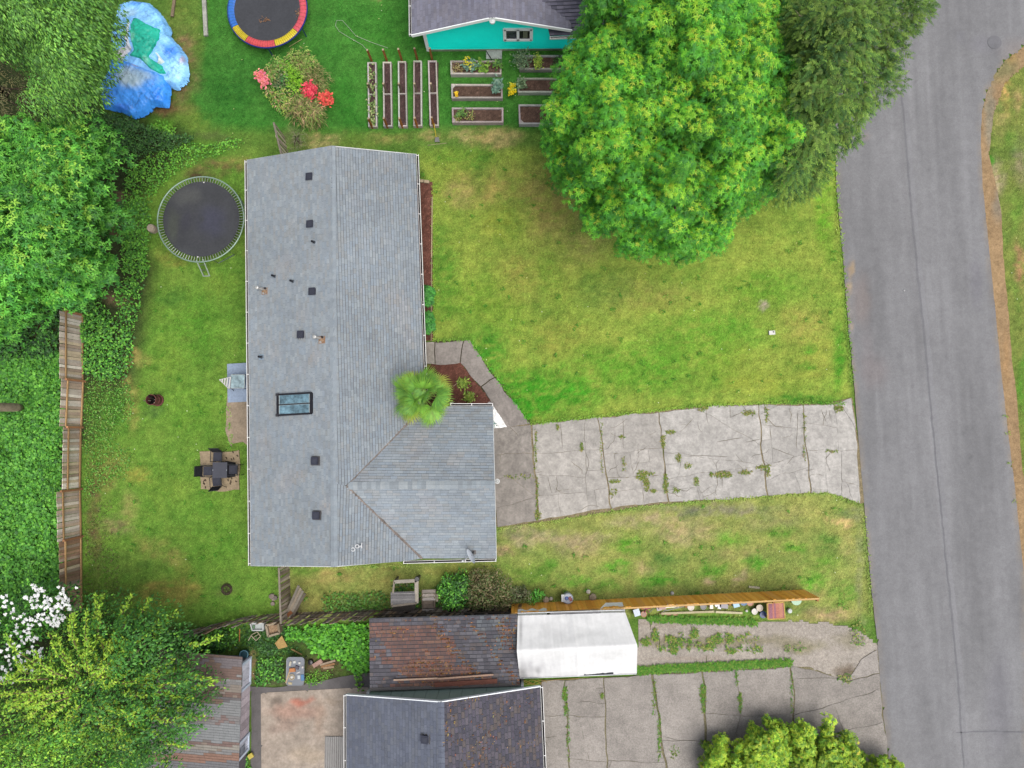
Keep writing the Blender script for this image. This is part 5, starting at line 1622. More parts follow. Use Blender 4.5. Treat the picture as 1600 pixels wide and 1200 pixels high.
sh1 = 1.04
tarp("large light blue tarpaulin over the upper part of the heap", "blue_tarpaulin", [(188, 10), (208, 4), (236, 8), (250, 20), (262, 34), (271, 48), (272, 62), (285, 76), (296, 94), (300, 118), (298, 130), (285, 144), (262, 140), (225, 125), (200, 112), (182, 96), (180, 60), (184, 36)], .05,
     colmix((124, 184, 238), [(210, 30, 26, 14, (150, 184, 204), .8), (240, 44, 24, 18, (134, 188, 236), .6), (222, 12, 20, 8, (60, 120, 200), .8), (276, 92, 16, 16, (40, 116, 214), .8), (206, 70, 8, 24, (128, 178, 232), .6), (288, 120, 14, 20, (150, 196, 238), .7), (290, 104, 6, 12, (170, 140, 150), .7), (250, 20, 8, 6, (50, 110, 200), .6), (192, 14, 10, 6, (44, 52, 66), .8)]))
tarp("darker blue tarpaulin with a bleached middle over the lower part of the heap", "blue_tarpaulin", [(181, 98), (200, 108), (220, 112), (248, 122), (272, 128), (274, 152), (268, 172), (248, 172), (236, 184), (216, 190), (196, 180), (168, 174), (160, 146), (172, 126), (180, 122)], .12,
     colmix((62, 142, 228), [(220, 138, 36, 20, (160, 180, 188), .95), (246, 134, 18, 14, (148, 170, 176), .6), (186, 110, 12, 12, (60, 130, 224), .8), (176, 160, 16, 20, (40, 80, 176), .8), (200, 176, 20, 10, (38, 92, 196), .6), (260, 160, 14, 14, (44, 128, 232), .8), (236, 120, 16, 4, (150, 120, 100), .8), (190, 130, 10, 10, (90, 110, 150), .6)]))
tarp("green tarpaulin on top of the blue heap", "green_tarpaulin", [(221, 40), (232, 42), (248, 53), (268, 59), (267, 80), (260, 97), (255, 106), (270, 114), (276, 128), (264, 134), (250, 128), (236, 114), (215, 109), (226, 98), (220, 80), (218, 60)], .17,
     colmix((26, 168, 142), [(224, 80, 6, 20, (110, 190, 160), .7), (240, 70, 12, 16, (20, 168, 140), .6), (250, 114, 6, 8, (120, 196, 176), .8), (226, 48, 6, 6, (30, 90, 80), .7)], .22))
tarp("pale grey sheet showing left of the green tarpaulin", "grey_sheet", [(210, 48), (222, 46), (222, 70), (226, 84), (232, 98), (218, 108), (209, 118), (194, 108), (184, 98), (198, 90), (212, 89), (210, 72)], .145, colmix((204, 208, 216), [(206, 100, 14, 8, (196, 188, 188), .8), (212, 60, 4, 10, (176, 166, 150), .6)], .15))
tarp("white corner of sheeting right of the green tarpaulin", "white_sheet", [(252, 96), (264, 96), (276, 112), (268, 118), (254, 117), (260, 108)], .19, colmix((214, 226, 222), [], .12))
t = thing("scrap_heap", "brown scrap wood poking out at the left of the blue tarpaulins", "scrap", at(188, 75))
for i in range(22):
    m = MB(C(*random.choice([(120, 96, 80), (150, 132, 112), (90, 74, 66), (170, 160, 156), (108, 120, 150)])))
    x, y = random.uniform(176, 192), random.uniform(62, 98)
    if i > 15:
        x, y = random.uniform(208, 216), random.uniform(36, 52)
    a = random.uniform(0, 3.14); p = at(x, y, random.uniform(.5, .9)); m.beam(p, p + Vector((math.cos(a) * .45, math.sin(a) * .45, random.uniform(-.1, .1))), .1, .03); m.build("scrap_piece", M_WOOD, t)

# ================================================================== BACK YARD THINGS
pad = thing("stone_pad", "square tan stone pad under the black garden furniture", "patio pad", at(345, 736))
q = [at(*p).to_2d() for p in ((314, 706), (375, 704), (375, 764), (352, 767), (314, 765))]
slab(q, pad, .0, -.02, .05, C(190, 170, 140), M_STONE, "pad_slab")
cr = MB(C(96, 84, 70))
for i in range(16):
    x, y = random.choice([(random.uniform(352, 374), random.uniform(705, 722)), (random.uniform(315, 325), random.uniform(745, 762)), (random.uniform(355, 373), random.uniform(745, 762))])
    p = at(x, y, .058); cr.box(p, (.12, .06, .006), rz=random.uniform(0, 3))
cr.build("chipped_patch", M_SOIL, pad)
BK, GK = C(40, 42, 48), C(78, 80, 92)
tb = thing("garden_table", "square dark garden table in the middle of the four chairs", "table", at(345, 734))
c = at(343.5, 734.5, .72)
m = MB(GK)
m.hexa([(c.x - .36, c.y - .38, .70), (c.x + .36, c.y - .38, .70), (c.x + .36, c.y + .38, .70), (c.x - .36, c.y + .38, .70), (c.x - .36, c.y - .38, .73), (c.x + .36, c.y - .38, .73), (c.x + .36, c.y + .38, .73), (c.x - .36, c.y + .38, .73)]); m.build("tabletop", M_METAL, tb)
m = MB(C(44, 44, 54)); m.hexa([(c.x + .08, c.y - .42, .02), (c.x + .52, c.y - .36, .02), (c.x + .52, c.y + .34, .02), (c.x + .08, c.y + .42, .02), (c.x - .2, c.y - .36, .69), (c.x + .3, c.y - .36, .69), (c.x + .3, c.y + .36, .69), (c.x - .2, c.y + .36, .69)]); m.build("cover_skirt", M_FABRIC, tb)
for sx in (-.3, .3):
    m = MB(C(190, 196, 204)); m.box((c.x + sx * 1.13, c.y, .735), (.03, .05, .012)); m.build("latch", M_METAL, tb)


def chair():
    t = thing("garden_chair", "black garden chair", "chair", (0, 0, 0), "black garden chairs around the table")
    m = MB(C(70, 72, 84)); m.hexa([(-.22, -.21, .41), (.22, -.21, .41), (.22, .23, .43), (-.22, .23, .43), (-.22, -.21, .43), (.22, -.21, .43), (.22, .23, .45), (-.22, .23, .45)]); m.build("seat", M_FABRIC, t, True)
    m = MB(BK); m.hexa([(-.23, -.24, .5), (.23, -.24, .5), (.23, -.22, .5), (-.23, -.22, .5), (-.23, -.4, .95), (.23, -.4, .95), (.23, -.38, .95), (-.23, -.38, .95)]); m.build("backrest", M_FABRIC, t, True)
    for s in (-1, 1):
        m = MB(BK); m.tube([(s * .27, .26, 0), (s * .27, .24, .62), (s * .27, -.22, .64), (s * .25, -.30, .62)], .018); m.build("armrest", M_METAL, t, True)
        m = MB(BK); m.tube([(s * .26, -.34, 0), (s * .245, -.22, .44), (s * .24, -.41, .98)], .018); m.build("back_leg", M_METAL, t, True)
    m = MB(BK); m.tube([(-.24, -.41, .97), (.24, -.41, .97)], .018); m.build("top_rail", M_METAL, t, True)
    return t


ch = chair()
spots = [((340.5, 713.5), math.pi, "black garden chair on the north side of the dark table"), ((324.5, 736), -math.pi / 2, "black garden chair standing half on the grass west of the table"), ((365, 734), math.pi / 2, "black garden chair between the table and the house"), ((339.5, 752.5), 0.12, "black garden chair on the south side of the dark table")]
for i, (p, rz, lab) in enumerate(spots):
    o = ch if i == 0 else copy_tree(ch, (0, 0, 0))
    g = at(*p, .45); o.location = (g.x, g.y, .05 if i != 1 else .02); o.rotation_euler = (0, 0, rz); o["label"] = lab

m = MB(C(168, 186, 212)); m.prism([at(356, 569), at(404, 566), at(404, 627), at(357, 629)], .075, .1); tag(m.build("patio_mat", M_FABRIC), "pale blue grey mat on the patio under the house eaves", "mat")
gt = thing("glass_table", "pale glass topped patio table on the blue grey mat", "table", at(372, 596))
c = at(371.5, 596, .7)
m = MB(C(170, 196, 204)); m.box(c, (.66, .64, .015)); m.build("tabletop", M_GLASS, gt)
m = MB(C(196, 206, 206))
for s in (-1, 1):
    m.beam(c + Vector((-.34, s * .33, 0)), c + Vector((.34, s * .33, 0)), .03, .03); m.beam(c + Vector((s * .34, -.33, 0)), c + Vector((s * .34, .33, 0)), .03, .03)
m.build("rim", M_METAL, gt)
for sx in (-1, 1):
    for sy in (-1, 1):
        m = MB(C(70, 74, 80)); m.tube([c + Vector((sx * .33, sy * .32, 0)), Vector((c.x + sx * .44, c.y + sy * .42, .09))], .018); m.build("leg", M_METAL, gt)
wr = thing("drying_rack", "white slatted folding rack at the left of the glass table", "rack", at(355, 598))
tip = at(343.5, 593.5, .95)
for k in range(5):
    m = MB(C(232, 230, 230)); f = k / 4; a = tip.lerp(at(360, 590, .85), f) ; b = tip.lerp(at(357, 606, .8), f); m.beam(a + Vector((0, .03, 0)), b + Vector((.02, -.03, 0)), .07, .02); m.build("slat", M_PLASTIC, wr)
for q in ((360, 589), (357, 607)):
    m = MB(C(222, 220, 222)); m.tube([tip, at(*q, .83), at(q[0] + 4, q[1], .1)], .02); m.build("leg", M_PLASTIC, wr)
fp = thing("fire_drum", "rusty drum fire pit with charred sticks standing on the back lawn", "fire pit", at(244, 626))
p = at(247, 625.5, 0)
m = MB(C(128, 76, 70)); m.lathe(p, [(.3, 0), (.3, .06), (.25, .07), (.25, .34), (.27, .36), (.25, .38), (.25, .68), (.27, .7), (.235, .71), (.235, .3)], n=24); dm = m.build("drum", M_RUST, fp)
m = MB(C(28, 22, 22)); m.lathe(p + Vector((0, 0, .3)), [(.24, 0), (.0, .03)], n=20); m.build("ash", M_SOIL, fp)
for k in range(9):
    a = k * 2.4; r = random.uniform(.05, .2)
    m = MB(C(*random.choice([(60, 56, 52), (150, 142, 128), (34, 30, 30)]))); b = p + Vector((math.cos(a) * r, math.sin(a) * r, .35)); m.beam(b, b + Vector((math.cos(a) * .14, math.sin(a) * .14, random.uniform(.3, .5))), .035, .03); m.build("stick", M_WOOD, fp)
wc = thing("wire_wreath", "round rusty wire wreath lying on the grass below the back yard", "wire ring", at(354, 921))
for i in range(4):
    m = MB(C(92, 80, 64)); p = at(354, 921, .06 + .03 * i); m.torus(p, .27 - .03 * i, .016, n=28, m=5, tilt=.08 * i); m.build("wire_loop", M_RUST, wc)
for k in range(3):
    m = MB(C(92, 80, 64)); a = k * 1.05; p = at(354, 921, .1); v = Vector((math.cos(a) * .26, math.sin(a) * .26, 0)); m.tube([p - v, p + v], .012); m.build("wire_spoke", M_RUST, wc)
m = MB(C(190, 178, 150))
for a, b in (((120, 645), (133, 640)),):
    pass
lg = thing("cut_trunk", "pale bare tree trunk lying out of the ivy at the left edge", "tree trunk", at(10, 636))
m = MB(C(196, 178, 152, 1.4)); m.tube([at(-90, 634, 6), at(-20, 636, 3.4), at(24, 636.5, 1.1), at(31, 637, .5)], [.18, .2, .21, .18], n=14); m.build("trunk", M_BARK, lg, smooth=True)

# satellite dish and small white roof things
ds = thing("satellite_dish", "grey white satellite dish on the south eave of the garage wing", "satellite dish", at(735, 868, 2.7))
d0 = at(737.5, 868, 3.15)
m = MB(C(216, 222, 230, 1.6)); ax = Vector((-.82, -.40, .40)).normalized()
rotq = ax.to_track_quat('Z', 'Y').to_matrix()
for i in range(5):
    for k in range(20):
        r0_, r1_ = i * .07, (i + 1) * .07
        f = lambda r, a: d0 + rotq @ Vector((r * 1.0 * math.cos(a), r * 1.15 * math.sin(a), .5 * r * r))
        a0, a1 = k * math.pi / 10, (k + 1) * math.pi / 10
        m.poly([f(r0_, a0), f(r1_, a0), f(r1_, a1), f(r0_, a1)] if i else [f(0, 0), f(r1_, a0), f(r1_, a1)])
m.build("reflector", M_PAINT, ds)
m = MB(C(200, 204, 210)); e = at(723, 876.5, 2.75); m.tube([d0 + Vector((0, 0, -.28)), e], .018); m.box(e, (.08, .06, .1)); m.build("feed_arm", M_METAL, ds)
m = MB(C(120, 120, 122)); m.tube([d0, at(741, 862, 2.75)], .03); m.box(at(741, 863, 2.74), (.16, .2, .03), C(96, 92, 92)); m.build("mount", M_METAL, ds)
we = thing("white_lamp", "round white floodlight on the garage gable above the driveway", "lamp", at(776, 752, 2.9))
m = MB(C(238, 240, 240)); p = at(777, 752, 2.95); m.torus(p, .09, .03, n=20); m.lathe(p + Vector((0, 0, -.04)), [(.07, 0), (.05, .03), (0, .03)], n=14); m.build("lamp_head", M_PLASTIC, we)
m = MB(C(238, 240, 240)); m.tube([at(765, 758, 3.5), at(766.5, 754, 3.52)], .02); m.tube([at(769, 755, 3.3), p], .02); m.build("bracket", M_PLASTIC, we)
we = thing("white_bracket", "white bracket with two rings lying on the lower main roof", "antenna part", at(558, 855, 3.3))
for x, y in ((551.5, 858.5), (558, 853.5)):
    m = MB(C(240, 242, 244)); m.torus(at(x, y, 3.62), .075, .022, n=18); m.build("ring", M_PLASTIC, we)
m = MB(C(240, 242, 244)); m.tube([at(562, 855, 3.6), at(565, 852, 3.62), at(565.5, 848, 3.62)], .022); m.tube([at(565, 852, 3.62), at(565.3, 856.5, 3.6)], .025); m.tube([at(561, 853.5, 3.6), at(565, 852.5, 3.62)], .02); m.build("fork", M_PLASTIC, we)

# bed edging, stone, lawn marker
m = MB(C(196, 178, 140)); m.beam(at(675.5, 308, .06), at(674.5, 403, .06), .05, .14); tag(m.build("edging_board", M_WOOD), "upper timber edging board between the mulch bed and the front lawn", "edging board")
m = MB(C(176, 158, 128)); m.beam(at(674.5, 405, .06), at(674, 533, .06), .05, .14); tag(m.build("edging_board", M_WOOD), "lower timber edging board between the mulch bed and the front lawn", "edging board")
es = thing("edging_stone", "curved pale stone at the top of the mulch bed", "stone", at(663, 285))
for k in range(2):
    m = MB(C(206, 186, 156)); p = at(659 + k * 8.5, 284.5 + k, .0); m.box(p + Vector((0, 0, .1)), (.25, .14, .2), rz=-.1 * k); m.build("block", M_STONE, es)
mk = thing("cleanout_cover", "small white cover with a dark hole on the front lawn", "utility cover", at(1206, 520))
m = MB(C(236, 236, 228)); m.box(at(1206, 520, .06), (.3, .2, .1), rz=.05); m.build("cap", M_PLASTIC, mk); m = MB(C(40, 40, 40)); m.lathe(at(1208.5, 518.6, .1), [(.04, 0), (.04, .02), (0, .02)], n=10); m.build("hole", M_PLASTIC, mk)
m = MB(C(226, 226, 226)); m.lathe(at(1413, 454, .045), [(.045, 0), (.03, .03), (0, .035)], n=7); tag(m.build("pebble", M_STONE), "single white pebble on the asphalt road", "pebble")

# ================================================================== BY THE OLD FENCE
sw = thing("garden_swing", "weathered wooden frame with a grey slatted canopy near the old picket fence", "garden swing", at(632, 930))
zz = 1.05
fr = [at(616, 909, zz), at(651, 907, zz), at(651, 942, zz), at(612, 947, zz)]
for i, (w, cc_) in enumerate(((.16, (176, 170, 158)), (.18, (180, 172, 160)), (.1, (150, 140, 128)), (.08, (166, 156, 142)))):
    m = MB(C(*cc_)); m.beam(fr[i], fr[(i + 1) % 4], w, .07); m.build("top_beam", M_WOOD, sw)
for p in fr:
    m = MB(C(150, 140, 126)); m.beam(Vector((p.x, p.y, 0)), p, .09, .09); m.build("post", M_WOOD, sw)
ns = 9
for k in range(ns):
    f = k / (ns - 1)
    y = 926 + f * 18; z = 1.06 + .12 * math.sin(f * math.pi)
    m = MB(C(*random.choice([(138, 136, 138), (126, 124, 126), (150, 148, 148)]))); m.beam(at(610.5, y, z), at(648.5, y - 1, z), .066, .025); m.build("slat", M_WOOD, sw)
for x in (625, 636):
    m = MB(C(150, 138, 120)); m.tube([at(x, 909, 1.04), at(x, 917, .5)], .015); m.build("rope", M_WOOD, sw)
m = MB(C(90, 84, 78)); m.box(at(631, 949, .45), (1.1, .4, .04)); m.build("bench_seat", M_WOOD, sw)
m = MB(C(60, 60, 62)); m.lathe(at(652, 904, 1.0), [(.02, -.1), (.12, -.05), (.13, .08), (.1, .12), (0, .12)], n=14); tag(m.build("pot", M_PLASTIC), "small black pot at the corner of the wooden swing frame", "pot")
pl = thing("slatted_chair", "weathered slatted wooden chair beside the swing frame", "chair", at(670, 940))
for k in range(6):
    f = k / 5
    m = MB(C(*random.choice([(168, 158, 150), (186, 178, 172), (150, 136, 124)]))); z = 1.0 - f * .62 if k < 3 else .42
    m.beam(at(660, 924 + f * 30, z), at(680.5, 923.5 + f * 30, z), .15 if k not in (3,) else .19, .03); m.build("slat", M_WOOD, pl)
for x in (660, 679):
    m = MB(C(140, 126, 112)); m.beam(at(x, 922, 1.0), at(x, 955, .3), .05, .08); m.build("side_rail", M_WOOD, pl)
    m = MB(C(140, 126, 112)); m.beam(at(x, 952, 0), at(x, 952, .42), .07, .07); m.build("leg", M_WOOD, pl)
m = MB(C(176, 170, 150)); m.beam(at(683, 928, .62), at(683, 940, .6), .1, .03); m.build("armrest", M_WOOD, pl)

sp = thing("stone_pile", "small heap of pale stones beside the stub fence", "stones", at(430, 937))
for k in range(7):
    m = MB(C(*random.choice([(176, 160, 150), (150, 140, 134), (190, 172, 160)]))); p = at(430 + random.uniform(-6, 5), 936 + random.uniform(-8, 8), 0); s = random.uniform(.08, .15)
    m.lathe(p, [(0, 0), (s, .02), (s * .9, s * .8), (s * .3, s * 1.1), (0, s * 1.1)], n=7); m.build("stone", M_STONE, sp)

# planter, crate, chair, table with junk
bx = thing("wooden_planter", "tilted square wooden planter box below the picket fence", "planter", at(426, 984))
P = [at(x, y, .42) for x, y in ((414, 976), (435, 972.5), (438, 990), (418, 996))]
cen = sum(P, Vector()) / 4
for i in range(4):
    m = MB(C(*random.choice([(176, 160, 136), (160, 144, 120), (186, 170, 146)]))); a, b = P[i], P[(i + 1) % 4]; m.beam(a + (cen - a) * .12 + Vector((0, 0, -.2)), b + (cen - b) * .12 + Vector((0, 0, -.2)), .1, .42); m.build("side", M_WOOD, bx)
m = MB(C(190, 160, 130)); m.poly([(cen + (p - cen) * .8) + Vector((0, 0, -.16)) for p in P][::-1]); m.build("fill", M_SOIL, bx)
ct = thing("white_crate", "white plastic crate in the ivy left of the wooden planter", "crate", at(401, 980))
m = MB(C(226, 230, 230)); P = [at(x, y, .36) for x, y in ((391, 974), (411, 974), (411, 985), (394, 985))]
for i in range(4):
    m.beam(P[i] + Vector((0, 0, -.16)), P[(i + 1) % 4] + Vector((0, 0, -.16)), .05, .34)
m.poly([p + Vector((0, 0, -.12)) for p in P][::-1], C(206, 214, 214)); m.build("box", M_PLASTIC, ct)
m = MB(C(110, 150, 110)); p = at(396.5, 979.5, .3); m.box(p, (.1, .16, .06)); m.build("handle_slot", M_PLASTIC, ct)
fc = thing("broken_chair_frame", "pale bent chair frame lying in the ivy below the white crate", "chair frame", at(398, 994))
Q = [(388, 1001), (393, 992), (402, 987), (407, 994), (400, 1001), (393, 994)]
for i in range(5):
    m = MB(C(200, 190, 160)); m.tube([at(*Q[i], .3), at(*Q[i + 1], .34)], .022); m.build("bar", M_WOOD, fc)
m = MB(C(200, 190, 160)); m.tube([at(396, 996, .33), at(404, 991, .36)], .02); m.build("bar", M_WOOD, fc)
m = MB(C(192, 160, 100)); m.prism([at(443, 991), at(452, 1008), at(438, 1012), at(432, 1003)], .22, .25); tag(m.build("plywood_offcut", M_WOOD), "tan triangular plywood offcut in the ivy below the planter", "plywood")
m = MB(C(176, 150, 96)); m.beam(at(455, 1014, .1), at(472, 1023, .1), .07, .03); tag(m.build("stick", M_WOOD), "thin tan stick pointing from the plywood to the junk table", "stick")
m = MB(C(196, 120, 70)); m.tube([at(374.5, 983, 1.0), at(374, 1002, .5)], .022); tag(m.build("tool_handle", M_WOOD), "upright orange tool handle at the left of the white crate", "tool")
tn = thing("blue_tub", "teal blue round tub behind the shed", "tub", at(385, 1018))
p = at(386, 1019, 0); m = MB(C(48, 84, 96)); m.lathe(p, [(.14, 0), (.19, .4)], n=20); m.build("tub_side", M_PLASTIC, tn); m = MB(C(120, 170, 190)); m.torus(p + Vector((0, 0, .4)), .2, .022, n=24); m.build("rim", M_PLASTIC, tn); m = MB(C(30, 44, 50)); m.lathe(p + Vector((0, 0, .2)), [(.165, 0), (0, 0.001)], n=16); m.build("inside", M_PLASTIC, tn)
yb = thing("yellow_box", "small yellow box tilted in the ivy beside the shed", "box", at(392, 1181))
m = MB(C(240, 222, 110)); m.box(at(392, 1181, .12), (.2, .2, .2), rz=.6); m.build("box_body", M_PLASTIC, yb); m = MB(C(226, 206, 90)); m.box(at(392, 1181, .225), (.215, .215, .02), rz=.6); m.build("lid", M_PLASTIC, yb)

jt = thing("junk_table", "rounded grey table covered with odds and ends on the path", "table", at(461, 1050))
def rrect(x0, y0, x1, y1, r):
    out = []
    for cx, cy, a0 in ((x1 - r, y1 - r, 0), (x0 + r, y1 - r, 90), (x0 + r, y0 + r, 180), (x1 - r, y0 + r, 270)):
        for k in range(5):
            a = math.radians(a0 + k * 22.5); out.append((cx + r * math.cos(a), cy + r * math.sin(a)))
    return out
p0, p1 = at(447, 1071, .72), at(475.5, 1027, .72)
m = MB(C(136, 142, 152)); m.prism(rrect(p0.x, p0.y, p1.x, p1.y, .14), .69, .72); m.build("tabletop", M_PLASTIC, jt)
m = MB(C(156, 160, 168))
rr = rrect(p0.x, p0.y, p1.x, p1.y, .14); m.tube([Vector((x, y, .722)) for x, y in rr + rr[:1]], .014, n=5); m.build("rim", M_PLASTIC, jt)
for sx in (.12, .88):
    for sy in (.12, .88):
        m = MB(C(110, 112, 118)); x = p0.x + (p1.x - p0.x) * sx; y = p0.y + (p1.y - p0.y) * sy; m.tube([(x, y, .69), (x, y, .03)], .025); m.build("leg", M_METAL, jt)
JK = [(457, 1046.5, .3, .2, .1, (206, 132, 70), "orange box on the junk table"), (453.5, 1037, .1, .26, .06, (210, 202, 184), "long pale box near the top of the junk table"), (460, 1034.5, .14, .12, .04, (226, 226, 220), "white card upright in the upper middle of the junk table"), (468, 1036, .11, .11, .05, (220, 218, 214), "white block at the upper right of the junk table"),
      (464, 1043, .2, .18, .06, (84, 78, 92), "dark purple lump in the middle of the junk table"), (456, 1058, .26, .26, .04, (190, 176, 150), "cream tray in the lower left of the junk table"), (467, 1058, .14, .2, .05, (214, 222, 226), "white bottle lying lower right on the junk table"), (472.5, 1059, .16, .3, .03, (84, 140, 190), "blue cloth hanging over the lower right of the junk table"),
      (449.5, 1058, .07, .6, .03, (206, 180, 140), "long tan batten along the left edge of the junk table"), (473, 1042.5, .1, .1, .06, (216, 210, 206), "pale cup at the right edge of the junk table"), (453, 1068, .2, .12, .03, (206, 190, 150), "tan scrap at the bottom of the junk table"), (466, 1051, .2, .06, .03, (226, 222, 220), "white strip across the middle of the junk table")]
for x, y, a, b, h, c_, lab in JK:
    p = at(x, y, .75); m = MB(C(*c_)); rz = random.uniform(-.4, .4) if a < .3 else .1
    if a > .24 and b > .24:
        m.lathe((p.x, p.y, .725), [(a / 2, 0), (a / 2 + .02, h), (a / 2 - .02, h), (a / 2 - .04, .01), (0, .01)], n=16); m.box((p.x, p.y, .75), (.12, .1, .04), C(230, 228, 224), .4)
    else:
        z0 = .722
        q = [(-a / 2, -b / 2), (a / 2, -b / 2), (a / 2, b / 2), (-a / 2, b / 2)]
        ca, sa = math.cos(rz), math.sin(rz)
        w = [(p.x + u * ca - v * sa, p.y + u * sa + v * ca) for u, v in q]; w2 = [(p.x + .86 * (u * ca - v * sa), p.y + .86 * (u * sa + v * ca)) for u, v in q]
        m.hexa([(x_, y_, z0) for x_, y_ in w] + [(x_, y_, z0 + h) for x_, y_ in w2])
    tag(m.build("table_item", M_PLASTIC), lab, "odds and ends", "odds and ends on the junk table")
for i, (a, b, c_, lab) in enumerate((((489, 1041), (503, 1032), (196, 160, 146), "pinkish board in the ivy, leftmost of the dropped boards"), ((500, 1039), (524, 1032), (206, 182, 156), "pale long board at the top of the dropped boards"), ((502, 1042), (523, 1037), (180, 136, 96), "brown board in the middle of the dropped boards"), ((505, 1044), (522, 1042), (200, 172, 140), "tan board at the bottom of the dropped boards"))):
    m = MB(C(*c_)); m.beam(at(*a, .1 + .02 * i), at(*b, .12 + .02 * i), .2 if i == 0 else .1, .03); tag(m.build("dropped_board", M_WOOD), lab, "board", "boards dropped in the ivy")
m = MB(C(34, 30, 40)); m.lathe(at(486, 1034, .05), [(.0, 0), (.14, .02), (.12, .14), (0, .16)], n=8); tag(m.build("black_bag", M_PLASTIC), "small black bag at the end of the dropped boards", "bag")
cs = thing("corrugated_sheet", "grey corrugated metal sheet by the south house wall at the bottom edge", "metal sheet", at(524, 1180))
m = MB(C(186, 184, 182)); a = at(508, 1151, .12); b = at(541, 1215, .12)
nn = 40
for i in range(nn):
    x0_ = a.x + (b.x - a.x) * i / nn; x1_ = a.x + (b.x - a.x) * (i + 1) / nn
    z0_, z1_ = (.11 + .03 * math.sin(i * 1.57 + .78), .11 + .03 * math.sin((i + 1) * 1.57 + .78))
    m.poly([(x0_, b.y, z0_), (x1_, b.y, z1_), (x1_, a.y, z1_), (x0_, a.y, z0_)])
m.build("sheet", M_METAL, cs)

# ================================================================== WHITE CANOPY
cp = thing("canopy", "white fabric carport canopy with a torn skirt beside the orange fence", "carport", at(900, 1005))
n0, n1 = at(809, 962, 2.1), at(977, 957, 2.1)
r0, r1 = at(807.5, 1018, 2.95), at(996, 1009, 2.95)
s0, s1 = at(812, 1059, 2.05), at(995, 1052, 2.05)
nu, nv = 90, 40
U_, V_ = np.meshgrid(np.linspace(0, 1, nu), np.linspace(0, 2, nv))
def lp(a, b, u):
    return np.array(a) * (1 - u[..., None]) + np.array(b) * u[..., None]
Pn, Pr, Ps = lp(n0, n1, U_), lp(r0, r1, U_), lp(s0, s1, U_)
w = V_[..., None]
G = np.where(w <= 1, Pn * (1 - w) + Pr * w, Pr * (2 - w) + Ps * (w - 1))
sag = np.sin(np.pi * (V_ % 1.0001)) * np.abs(np.sin(np.pi * U_ * 2)) ** .5 * .09
G[..., 2] -= sag
G[..., 2] += .03 * fbm(U_ * 38, V_ * 1.4, 3) + .03 * fbm(U_ * 8 + V_ * 3, V_ * 3, 3)
G[..., 2] += .03 * np.exp(-((U_ - .5) / .012) ** 2)
a = (np.arange(nv - 1)[:, None] * nu + np.arange(nu - 1)[None]).ravel()
F = np.stack([a, a + nu, a + nu + 1, a + 1], 1)
cc = np.zeros((nu * nv, 3)) + .43
u, v = U_.ravel(), V_.ravel()
dirt = np.clip(1 - u / .5, 0, 1) * np.clip((v - 1.1) / .5, 0, 1) * (.3 + 1.2 * np.clip(fbm(u * 30, v * 2, 3) + .5, 0, 1))
cc = cc * (1 - .34 * dirt[:, None] * np.array([1, 1, .95]))
cc *= (1 + .16 * fbm(u * 60, v * 1.2, 3)[:, None]) * (1 - .22 * np.clip(fbm(u * 5, v * 3 + 7, 3)[:, None] * 2, 0, 1))
for (uu, vv, ru, rv, k) in ((.16, 1.75, .03, .12, .4), (.03, .4, .015, .5, .45), (.03, 1.8, .03, .2, .3), (.5, 1.01, .006, .02, .8)):
    cc *= 1 - (k * np.exp(-((u - uu) / ru) ** 2 - ((v - vv) / rv) ** 2))[:, None]
link("canopy_top", npmesh("canopy_top", G.reshape(-1, 3) - np.array(cp.location), F, cc, M_CANVAS, True), cp)


def skirt(pts, drops, name, outw):
    m = MB((.5, .5, .5))
    for i in range(len(pts) - 1):
        p, q = pts[i], pts[i + 1]
        o0 = Vector(outw) * (.05 + drops[i] * .12); o1 = Vector(outw) * (.05 + drops[i + 1] * .12)
        m.poly([p, q, q + o1 - Vector((0, 0, drops[i + 1])), p + o0 - Vector((0, 0, drops[i]))])
    m.build(name, M_CANVAS, cp)


N = 44
P = [n0.lerp(n1, i / N) + Vector((0, 0, -.01 + .01 * math.sin(i))) for i in range(N + 1)]
skirt(P[:13], [.62 + .12 * math.sin(i * 1.3) for i in range(13)], "skirt", (.0, 1, 0))
skirt(P[34:], [.3 + .6 * min(1, (i) / 3) for i in range(11)], "skirt", (0, 1.6, 0))
P = [s0.lerp(s1, i / N) for i in range(N + 1)]
skirt(P[:25], [.25 + .06 * math.sin(i * 1.9) for i in range(25)], "skirt", (0, -.6, 0)); skirt(P[36:], [.25 + .05 * math.sin(i * 1.4) for i in range(9)], "skirt", (0, -.6, 0))
m = MB(C(70, 74, 80)); m.beam(s0.lerp(s1, .55) + Vector((0, .05, .02)), s0.lerp(s1, .8) + Vector((0, .05, .02)), .1, .02); m.build("torn_gap_shade", M_FABRIC, cp)  # solid dark strip standing in for the shade inside the tear
m = MB(C(60, 62, 70)); m.beam(n0.lerp(n1, .3) + Vector((0, .02, -.05)), n0.lerp(n1, .77) + Vector((0, .02, -.05)), .12, .02); m.build("eaves_rail", M_METAL, cp)
m = MB(C(196, 200, 206)); m.tube([n0 + Vector((0, .1, -.06)), n1 + Vector((0, .1, -.06))], .025); m.tube([s0 + Vector((0, -.05, -.08)), s1 + Vector((0, -.05, -.08))], .025); m.tube([r0 + Vector((0, 0, -.1)), r1 + Vector((0, 0, -.1))], .025); m.build("frame_tube", M_METAL, cp)
for i in range(4):
    for (a_, b_) in ((n0, n1), (s0, s1)):
        m = MB(C(190, 194, 200)); p = a_.lerp(b_, .01 + i / 3 * .98) + Vector((0, 0, -.08)); m.tube([p, Vector((p.x, p.y, 0))], .03); m.build("leg", M_METAL, cp)
yh = MB(C(206, 176, 90))
